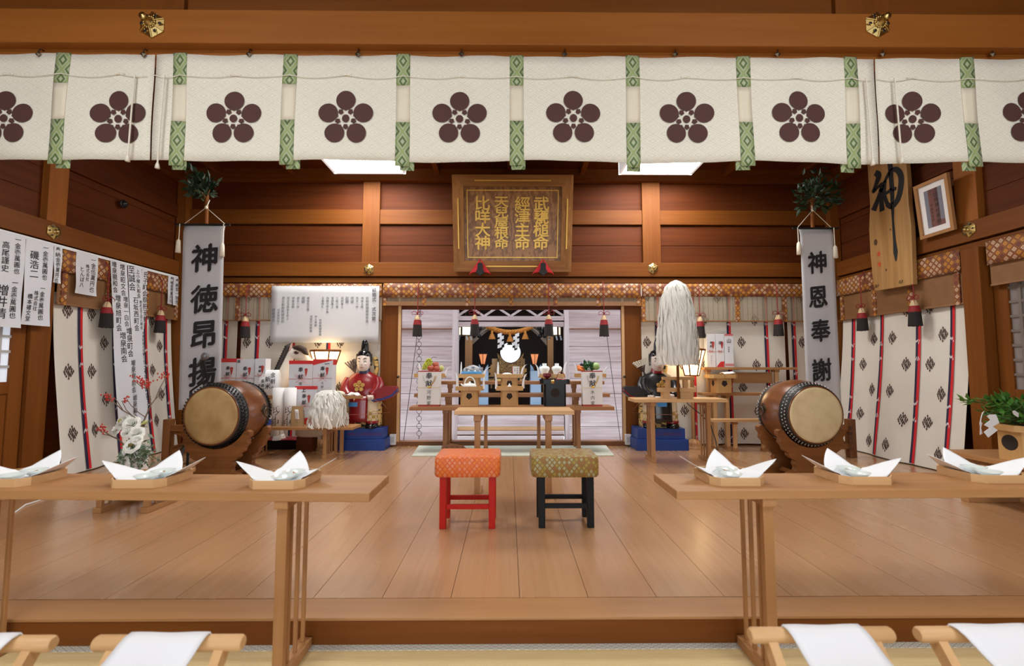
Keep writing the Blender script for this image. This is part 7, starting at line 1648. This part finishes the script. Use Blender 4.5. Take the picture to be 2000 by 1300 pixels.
for px, py, r, dy, az, lab in FL:
    c = fp(px, py, dy); k = Yf_ / FPX * r * 1.12; oo = thing('white_flower', lab, 'flower', c, 'white blooms in the square vase')
    d = Vector((math.sin(az) * 0.7, -0.8, 0.45)).normalized(); a1 = d.orthogonal().normalized(); a2 = d.cross(a1)
    m = MB()
    for ring, (np_, rr) in enumerate(((6, 1.0), (6, 0.80), (5, 0.58), (4, 0.36))):
        if py == 870 and ring > 1: continue
        for j in range(np_):
            t_ = 2 * pi * (j + 0.5 * ring) / np_ + 0.3 * ring; dirr = a1 * math.cos(t_) + a2 * math.sin(t_); tn = d.cross(dirr)
            def pf_(u, v, dirr=dirr, tn=tn, rr=rr):
                w_ = 0.70 * rr * math.sin(pi * (0.12 + 0.70 * v)); uu = (u - 0.5) * 2
                return c + dirr * (k * rr * (0.25 + 0.75 * v ** 0.8) * (1 - 0.16 * uu * uu)) + d * (k * (-0.35 + (1.05 - 0.35 * rr) * v - 0.5 * rr * max(0, v - 0.55) * 2 * v)) + tn * (uu * w_ * k)
            m.grid(pf_, 5, 6)
    m.build('petals', PETAL, oo, fix=False)
    if py in (870, 823): MB().ell(tuple(c + d * k * 0.25), (k * 0.22, k * 0.22, k * 0.22), 0, 10, 6).build('centre', FCEN if py == 823 else plain('dark_centre', (0.16, 0.12, 0.02), 0.6), oo)
m = MB(); st = MB(); base = Vector((vb.x, Yf_, vt - 0.02))
for j in range(30):
    a = fp(R.uniform(243, 264) if j % 3 else R.uniform(272, 292), R.uniform(866, 884), R.uniform(-0.075, 0.03)); n = 9; p = Vector(a); d = Vector((R.uniform(-0.2, 0.7), R.uniform(-0.5, 0.2), R.uniform(-1.0, 0.1))).normalized()
    L = R.uniform(0.08, 0.19)
    st.tube([base, a, a + d * L], [0.003, 0.003, 0.0015], 4)
    for i in range(n): leaf(m, a + d * (L * i / n) + rv(0.006), d + rv(1.1), rv(), R.uniform(0.02, 0.034), R.uniform(0.018, 0.026))
for j in range(30): leaf(m, fp(R.uniform(238, 290), R.uniform(830, 880), R.uniform(0.0, 0.08)), rv(), rv(), 0.06, 0.022)
m.build('trailing_leaves', EUC, o, fix=False)['kind'] = 'stuff'; st.build('stems', plain('green_stem', (0.06, 0.10, 0.03), 0.6), o)
BR = [([(262, 868), (285, 815), (295, 790), (290, 760), (280, 745)], [((295, 790), (303, 780), (320, 765), (328, 745), (318, 730)), ((290, 760), (275, 755), (262, 742)), ((303, 780), (312, 760), (320, 740), (324, 728)), ((285, 815), (270, 805), (255, 790), (246, 776))], [(285, 748, 12, 9, 40), (316, 735, 12, 10, 14), (272, 738, 10, 8, 14), (328, 728, 4, 4, 3)], 'tall curly twig with red berries rising right of the white flowers'),
      ([(250, 868), (262, 815), (240, 800), (222, 783), (212, 776)], [((240, 800), (232, 785), (225, 778)), ((262, 815), (248, 800), (238, 782))], [(211, 774, 11, 8, 22), (245, 778, 8, 10, 10)], 'curly twig with red berries reaching left over the long paper strips'),
      ([(244, 870), (232, 858), (215, 850), (203, 842)], [((215, 850), (205, 848), (195, 840))], [(199, 838, 10, 9, 22)], 'short low twig with red berries at the far left of the vase')]
for main, subs, berries, lab in BR:
    oo = thing('berry_branch', lab, 'branch', fp(*main[0]), 'curly twigs with red berries'); m = MB()
    wob = lambda lst, r0: [fp(x + (R.uniform(-2, 2) if 0 < i < len(lst) - 1 else 0), y, 0.02) for i, (x, y) in enumerate(lst)]
    m.tube(wob(main, 0), [0.006 - 0.0008 * i for i in range(len(main))], 6)
    for s_ in subs: m.tube(wob(s_, 0), [0.0035 - 0.0005 * i for i in range(len(s_))], 5)
    m.build('twig', TWIG, oo)
    m = MB()
    for x, y, dx, dy, n in berries:
        for j in range(n): m.ell(tuple(fp(x + R.gauss(0, dx * 0.5), y + R.gauss(0, dy * 0.5), 0.02 + R.uniform(-0.03, 0.03))), (0.0055, 0.0055, 0.0075), 0, 6, 4)
    m.build('berries', BERRY, oo)['kind'] = 'stuff'
m = MB(); m.tube([fp(276, 828), fp(284, 824), fp(287, 822)], [0.006, 0.013, 0.006], 8); single('flower_bud', m, plain('pale_green_bud', (0.50, 0.55, 0.20), 0.5), 'pale green closed bud right of the upper white roses', 'bud')
m = MB(); m.tube([F(25, 1003, 0.005), F(50, 985, 0.005), F(70, 979, 0.005), F(90, 972, 0.005), F(110, 962, 0.005)], 0.005, 6); single('white_cable', m, PAPER, 'thin white cable lying on the plank floor at the far left', 'cable')
# ------------------------------------------------------------------ red and black stools
SEAT1 = brocade('orange_brocade', (0.60, 0.060, 0.008), (0.72, 0.34, 0.20), (0.74, 0.26, 0.02), (0.72, 0.20, 0.05), 0.030, 0.036, 'seat', base2=(0.70, 0.16, 0.02))
SEAT2 = brocade('olive_brocade', (0.20, 0.15, 0.025), (0.42, 0.46, 0.30), (0.40, 0.32, 0.05), (0.30, 0.09, 0.02), 0.030, 0.036, 'seat', base2=(0.26, 0.12, 0.025))
def stool(lab, xa, xb, sx0, sx1, legm, seatm, fy):
    Yf = F((xa + xb) / 2, fy).y; a, b = P(xa, fy, Yf), P(xb, fy, Yf); c = (a.x + b.x) / 2; D_ = 0.20
    o = thing('stool', lab, 'stool', (c, Yf + D_ / 2 + 0.02, 0), 'brocade-seated stools')
    zs = P((sx0 + sx1) / 2, 931, Yf - 0.02).z; w = 0.040
    for xx in (a.x, b.x - w):
        for yy in (Yf, Yf + D_): MB().box((xx, yy, 0), (xx + w, yy + w, zs)).build('leg', legm, o, bevel=0.003)
    z1, z2 = 0.105, 0.135
    for yy, zz in ((Yf + 0.010, 0.115), (Yf + D_ + 0.010, 0.115)): MB().box((a.x + w, yy, zz), (b.x - w, yy + 0.02, zz + 0.028)).build('stretcher', legm, o, bevel=0.002)
    for xx in (a.x + 0.01, b.x - w + 0.01): MB().box((xx, Yf + w, 0.075), (xx + 0.02, Yf + D_, 0.103)).build('side_stretcher', legm, o, bevel=0.002)
    s0, s1 = P(sx0, 925, Yf - 0.025), P(sx1, 925, Yf - 0.025); zt = P(sx0, 891, Yf - 0.02).z
    m = MB(); hw, hd = (s1.x - s0.x) / 2, (D_ + w + 0.06) / 2; cx_, cy_ = (s0.x + s1.x) / 2, Yf + (D_ + w) / 2
    m.loft([((cx_, cy_, zs - 0.002), hw * 0.97, hd * 0.95), ((cx_, cy_, zs + 0.008), hw, hd), ((cx_, cy_, zs + (zt - zs) * 0.5), hw * 1.005, hd * 1.01), ((cx_, cy_, zt - 0.012), hw, hd), ((cx_, cy_, zt - 0.002), hw * 0.965, hd * 0.95), ((cx_, cy_, zt + 0.003), hw * 0.6, hd * 0.6)], 56, 0, 11.0)
    m.build('seat_cushion', seatm, o)
stool('vermilion stool with orange brocade seat, left of the pair before the offering table', 857.5, 967, 847.5, 977.5, REDL, SEAT1, 1033)
stool('black stool with olive brocade seat, right of the pair before the offering table', 1052.5, 1161, 1038, 1171, plain('black_paint', (0.006, 0.0065, 0.007), 0.5, var=0, spec=0.2), SEAT2, 1031)
# ------------------------------------------------------------------ near guest tables with trays
zN = 0.555
NT_ = wood('tan', 'x'); NTZ, NTY = wood('tan', 'z'), wood('tan', 'y')
def guest_table(lab, FL_, FR_, BK, side, legs):
    f0, f1, bk = F(*FL_, zN), F(*FR_, zN), F(*BK, zN)
    dv = (bk - (f1 if side > 0 else f0)); dv = Vector((0.0, dv.y, 0)) if True else dv
    o = thing('guest_table', lab, 'table', ((f0.x + f1.x) / 2, f0.y + dv.y / 2, ZT), 'long pale guest tables in the foreground')
    m = MB(); v = [f0, f1, f1 + dv, f0 + dv]; dz = Vector((0, 0, -0.031)); m.add(v + [p + dz for p in v], [(0, 1, 2, 3), (7, 6, 5, 4), (0, 4, 5, 1), (1, 5, 6, 2), (2, 6, 7, 3), (3, 7, 4, 0)]); m.build('table_top', NT_, o, bevel=0.003)
    for px in legs:
        X = P(px, 1000, f1.y + 0.03).x
        yl0 = f0.y + (f1.y - f0.y) * ((X - f0.x) / (f1.x - f0.x)) + 0.005
        leg_panel(o, X, yl0, min(yl0 + dv.y - 0.01, YS - 0.005), ZT + 0.002, zN - 0.031, NTZ, NTY, 4, 0.037, 0.026, 0.028)
    return f0, f1, dv, o
g1 = guest_table('long pale guest table in the left foreground carrying three trays', (-200, 956.7), (721.5, 963), (754, 927.5), 1, (551.5, -94))
g2 = guest_table('long pale guest table in the right foreground carrying three trays', (1321.7, 958.7), (2200, 953), (1284.8, 924.8), -1, (1491, 2165))
SHEET = plain('tray_paper', (0.84, 0.87, 0.90), 0.7, var=0.01); SAUCER = plain('glazed_saucer', (0.72, 0.80, 0.78), 0.08, var=0.01); BIT = plain('dried_squid', (0.45, 0.22, 0.10), 0.7)
NAMES = {0: ('at the left edge of the left guest table', ), 1: ('in the middle of the left guest table', ), 2: ('at the right end of the left guest table', ), 3: ('at the left end of the right guest table', ), 4: ('in the middle of the right guest table', ), 5: ('at the right edge of the right guest table', )}
proto = {}
for i, (px, py, rot) in enumerate(((-12, 952, -0.62), (258, 953.5, -0.55), (533, 955.5, -0.70), (1447, 949.5, 0.70), (1703, 947, 0.58), (1965, 944, 0.62))):
    c = F(px, py, zN); c.y += 0.10; lab = NAMES[i][0]
    if not proto:
        o = thing('octagonal_tray', 'x', 'tray', (0, 0, 0), 'octagonal wooden trays on the guest tables')
        tm = tray_mesh(0.205, 0.20, 0.030, 0.030, 0.005, 0.005); tm.build('tray_body', wood('pale', 'x'), o, local=True)
        def pf(u, v, sx=1):
            x, y = (u - 0.5) * 2 * 0.126, (v - 0.5) * 2 * 0.126; ro = -0.62 * sx
            X, Y = x * math.cos(ro) - y * math.sin(ro), x * math.sin(ro) + y * math.cos(ro)
            q_ = min(abs(x), abs(y)) / max(abs(x), abs(y), 1e-6); sh_ = 1 - 0.27 * (1 - q_) ** 1.5 * max(abs(x), abs(y)) / 0.126; X *= sh_; Y *= sh_
            e = max(abs(X) - 0.094, abs(Y) - 0.092, (abs(X) + abs(Y)) / 1.414 - 0.112)
            up = min(1.0, max(0.0, (e + 0.05) / 0.05)); up = up * up * (3 - 2 * up)
            fr = min(1.0, max(0.0, (-Y - 0.55 * abs(X) - 0.005) / 0.03))
            z = 0.0075 + (0.0265 * up + 0.62 * max(0.0, e)) * (1 - fr)
            if fr > 0: Y = max(Y, -0.090 + 0.0 * fr); X *= 1 - 0.25 * fr * max(0, e + 0.05) / 0.1
            return (X, Y, z)
        pp_ = []
        for sx in (1, -1):
            p = thing('paper_sheet', 'x', 'paper', (0, 0, 0), 'white papers in the octagonal trays'); MB().grid(lambda u, v: pf(u, v, sx), 22, 22).build('sheet', SHEET, p, local=True, solid=0.0012, fix=False); pp_.append(p)
        sc1 = thing('sake_saucer', 'x', 'saucer', (0, 0, 0), 'shallow white saucers in the trays')
        MB().lathe([(0, 0.0), (0.014, 0.0), (0.014, 0.004), (0.030, 0.012), (0.0415, 0.0235), (0.0405, 0.0235), (0.028, 0.014), (0.0, 0.0075)], 32).build('bowl', SAUCER, sc1, local=True)
        bt = thing('dried_squid', 'x', 'food', (0, 0, 0), 'strips of dried squid in the saucers')
        for j in range(4): m = MB(); m.tube([(-0.014 + 0.004 * j, -0.006 + 0.004 * j, 0.0035), (0.0, -0.004 + 0.005 * j, 0.0075 + 0.001 * j), (0.015 - 0.003 * j, -0.007 + 0.004 * j, 0.005)], 0.0018, 5); m.build('strip', BIT, bt, local=True)
        proto = dict(o=o, p=pp_[0], q=pp_[1], s=sc1, b=bt)
        def put(key, loc, label, rz=0.0): 
            q = proto[key]
            if q['label'] == 'x': q.location = loc; q['label'] = label; q.rotation_euler = (0, 0, rz); return q
            return dup(q, loc, label, rz)
    tr = (-1 if i < 3 else 1)
    put('o', c, 'octagonal wooden tray ' + lab, 0.0)
    pz_ = c + Vector((0, 0.0, 0.0005))
    put('p' if i < 3 else 'q', pz_, 'upturned white paper in the octagonal tray ' + lab, 0.0)
    f_ = c + Vector((tr * -0.012, -0.050, 0.0135)); g_ = c + Vector((tr * -0.004 + 0.012, 0.026, 0.0135))
    put('s', f_, 'front white saucer in the tray ' + lab, 0.0); put('s', g_, 'rear white saucer in the tray ' + lab, 0.5)
    put('b', g_ + Vector((0, 0.0, 0.0085)), 'dried squid strips in the rear saucer ' + lab, 0.3 * i)
# ------------------------------------------------------------------ folding stools with white cloth seats
zc = P(331, 1251, 1.15).z
fs = thing('folding_stool', 'x', 'stool', (0, 0, ZT), 'folding stools with white cloth seats'); hH = zc - ZT
FT = wood('pale', 'z'); bw_ = 0.178; D0 = 0.34
for yy in (0.0, -D0): m = MB(); m.tube([(-bw_, yy, hH - 0.016), (-bw_ + 0.006, yy, hH - 0.016), (bw_ - 0.006, yy, hH - 0.016), (bw_, yy, hH - 0.016)], [0.014, 0.018, 0.018, 0.014], 14); m.build('seat_bar', wood('pale', 'x'), fs, local=True)
for s_ in (-1, 1):
    for a, b, dx in (((0.0, hH - 0.03), (-D0, 0.012), 0.128), ((-D0, hH - 0.03), (0.0, 0.012), 0.105)):
        m = MB(); x = s_ * dx; d = Vector((0, b[0] - a[0], b[1] - a[1])).normalized(); n_ = Vector((0, -d.z, d.y)) * 0.016
        A_, B_ = Vector((x, a[0], a[1])), Vector((x, b[0], b[1])); t_ = Vector((0.011, 0, 0))
        m.rings([[A_ + n_ - t_, A_ + n_ + t_, A_ - n_ + t_, A_ - n_ - t_], [B_ + n_ - t_, B_ + n_ + t_, B_ - n_ + t_, B_ - n_ - t_]], 0, False); m.build('leg', FT, fs, local=True)
for yy in (0.0, -D0): MB().box((-0.15, yy - 0.014, 0.0), (0.15, yy + 0.014, 0.026)).build('foot_bar', wood('pale', 'x'), fs, local=True, bevel=0.003)
def cf(u, v):
    y = 0.021 - (D0 + 0.042) * v; e = 0.024 if 0.05 < v < 0.95 else 0.0
    return ((u - 0.5) * 2 * 0.095 + 0.002 * math.sin(v * 9), y, hH - (0.03 if v in (0, 1) else 0) + 0.006 - 0.045 * math.sin(pi * min(1, max(0, (v - 0.12) / 0.76))) + 0.001 * math.sin(u * 8 + v * 11))
MB().grid(cf, 10, 20).build('cloth_seat', plain('white_canvas', (0.80, 0.83, 0.88), 0.85, var=0.02), fs, local=True, solid=0.004, fix=False)
for i, (px, lab) in enumerate(((-40, 'white cloth folding stool cut off at the bottom left corner'), (331, 'white cloth folding stool at the bottom left, right of the one in the corner'), (1603, 'white cloth folding stool at the bottom right, left of the one in the corner'), (1929, 'white cloth folding stool cut off at the bottom right corner'))):
    y0 = 1250 if px < 1000 else 1233; loc = P(px, y0, 1.17 if px < 1000 else 1.19); loc.z = ZT
    if i == 0: fs.location = loc; fs['label'] = lab
    else: dup(fs, loc, lab)
# ------------------------------------------------------------------ sub-parts under their parts, tidy up
SUBS = {'crested_curtain': {'cloth': ['plum_crest']}, 'nail_cover': {'plate': ['pierced_hole']}, 'shrine_plaque': {'panel': ['gilt_lettering', 'gilt_border'], 'frame': ['gilt_bar']},
        'standing_banner': {'cloth': ['brush_lettering']}, 'taiko_drum': {'body': ['ring_handle']}, 'donation_paper': {'sheet': ['brush_writing']}, 'ceremony_poster': {'sheet': ['printed_text']},
        'guardian_figure': {'head': ['eyes_and_brows', 'lips', 'hair', 'court_hat'], 'robe': ['gilt_crest', 'collar'], 'wide_sleeve': ['sleeve_lining', 'inner_sleeve'], 'apron': ['blue_tag', 'gold_sash_end']},
        'gift_box': {'wrapper': ['brush_writing', 'printed_cord', 'noshi_ornament', 'red_band', 'red_corner', 'red_border', 'red_strip', 'silver_cord', 'gold_cord']}, 'floor_lamp': {'lamp_shade': ['lamp_frame']}, 'standing_lamp': {'lamp_shade': ['lamp_frame']},
        'footed_offering_tray': {'body': ['eye_hole'], 'tray': ['seam', 'paper_horn', 'gilt_boss']}, 'paper_cylinder': {'tube': ['brush_writing']}, 'rice_bag': {'sack': ['brush_writing']}, 'paper_bag': {'label': ['printed_text']},
        'horse_figure': {'body': ['eye', 'eyelid', 'ear', 'forelock', 'mane']}, 'carved_plank': {'board': ['brushed_character', 'red_seals', 'knots']}, 'framed_photograph': {'photo_print': ['photo_edge', 'photo_writing']},
        'envelope': {'sleeve': ['brush_writing', 'red_edge']}, 'can': {'body': ['blue_label']}, 'notice_board': {'board': ['burnt_writing']}, 'berry_branch': {'twig': ['berries']}, 'box_lantern': {'frame': ['paper_streamer']}}
base = lambda n: n.split('.')[0]
for o in [x for x in COL.objects if x.parent is None and base(x.name) in SUBS]:
    ch = kids(o)
    for part, subs in SUBS[base(o.name)].items():
        pr_ = [c for c in ch if base(c.name) == part]
        if not pr_: continue
        for c in ch:
            if base(c.name) in subs: c.parent = pr_[0]
    if base(o.name) == 'guardian_figure':
        for a, f in zip([c for c in ch if base(c.name) == 'arrow'], [c for c in ch if base(c.name) == 'arrow_fletching']): f.parent = a
    if base(o.name) == 'taiko_drum':
        for a, f in zip([c for c in ch if base(c.name) == 'hide_rim'], [c for c in ch if base(c.name) == 'stud_rows']): f.parent = a
bpy.data.objects.remove(_to); bpy.data.curves.remove(_cu)
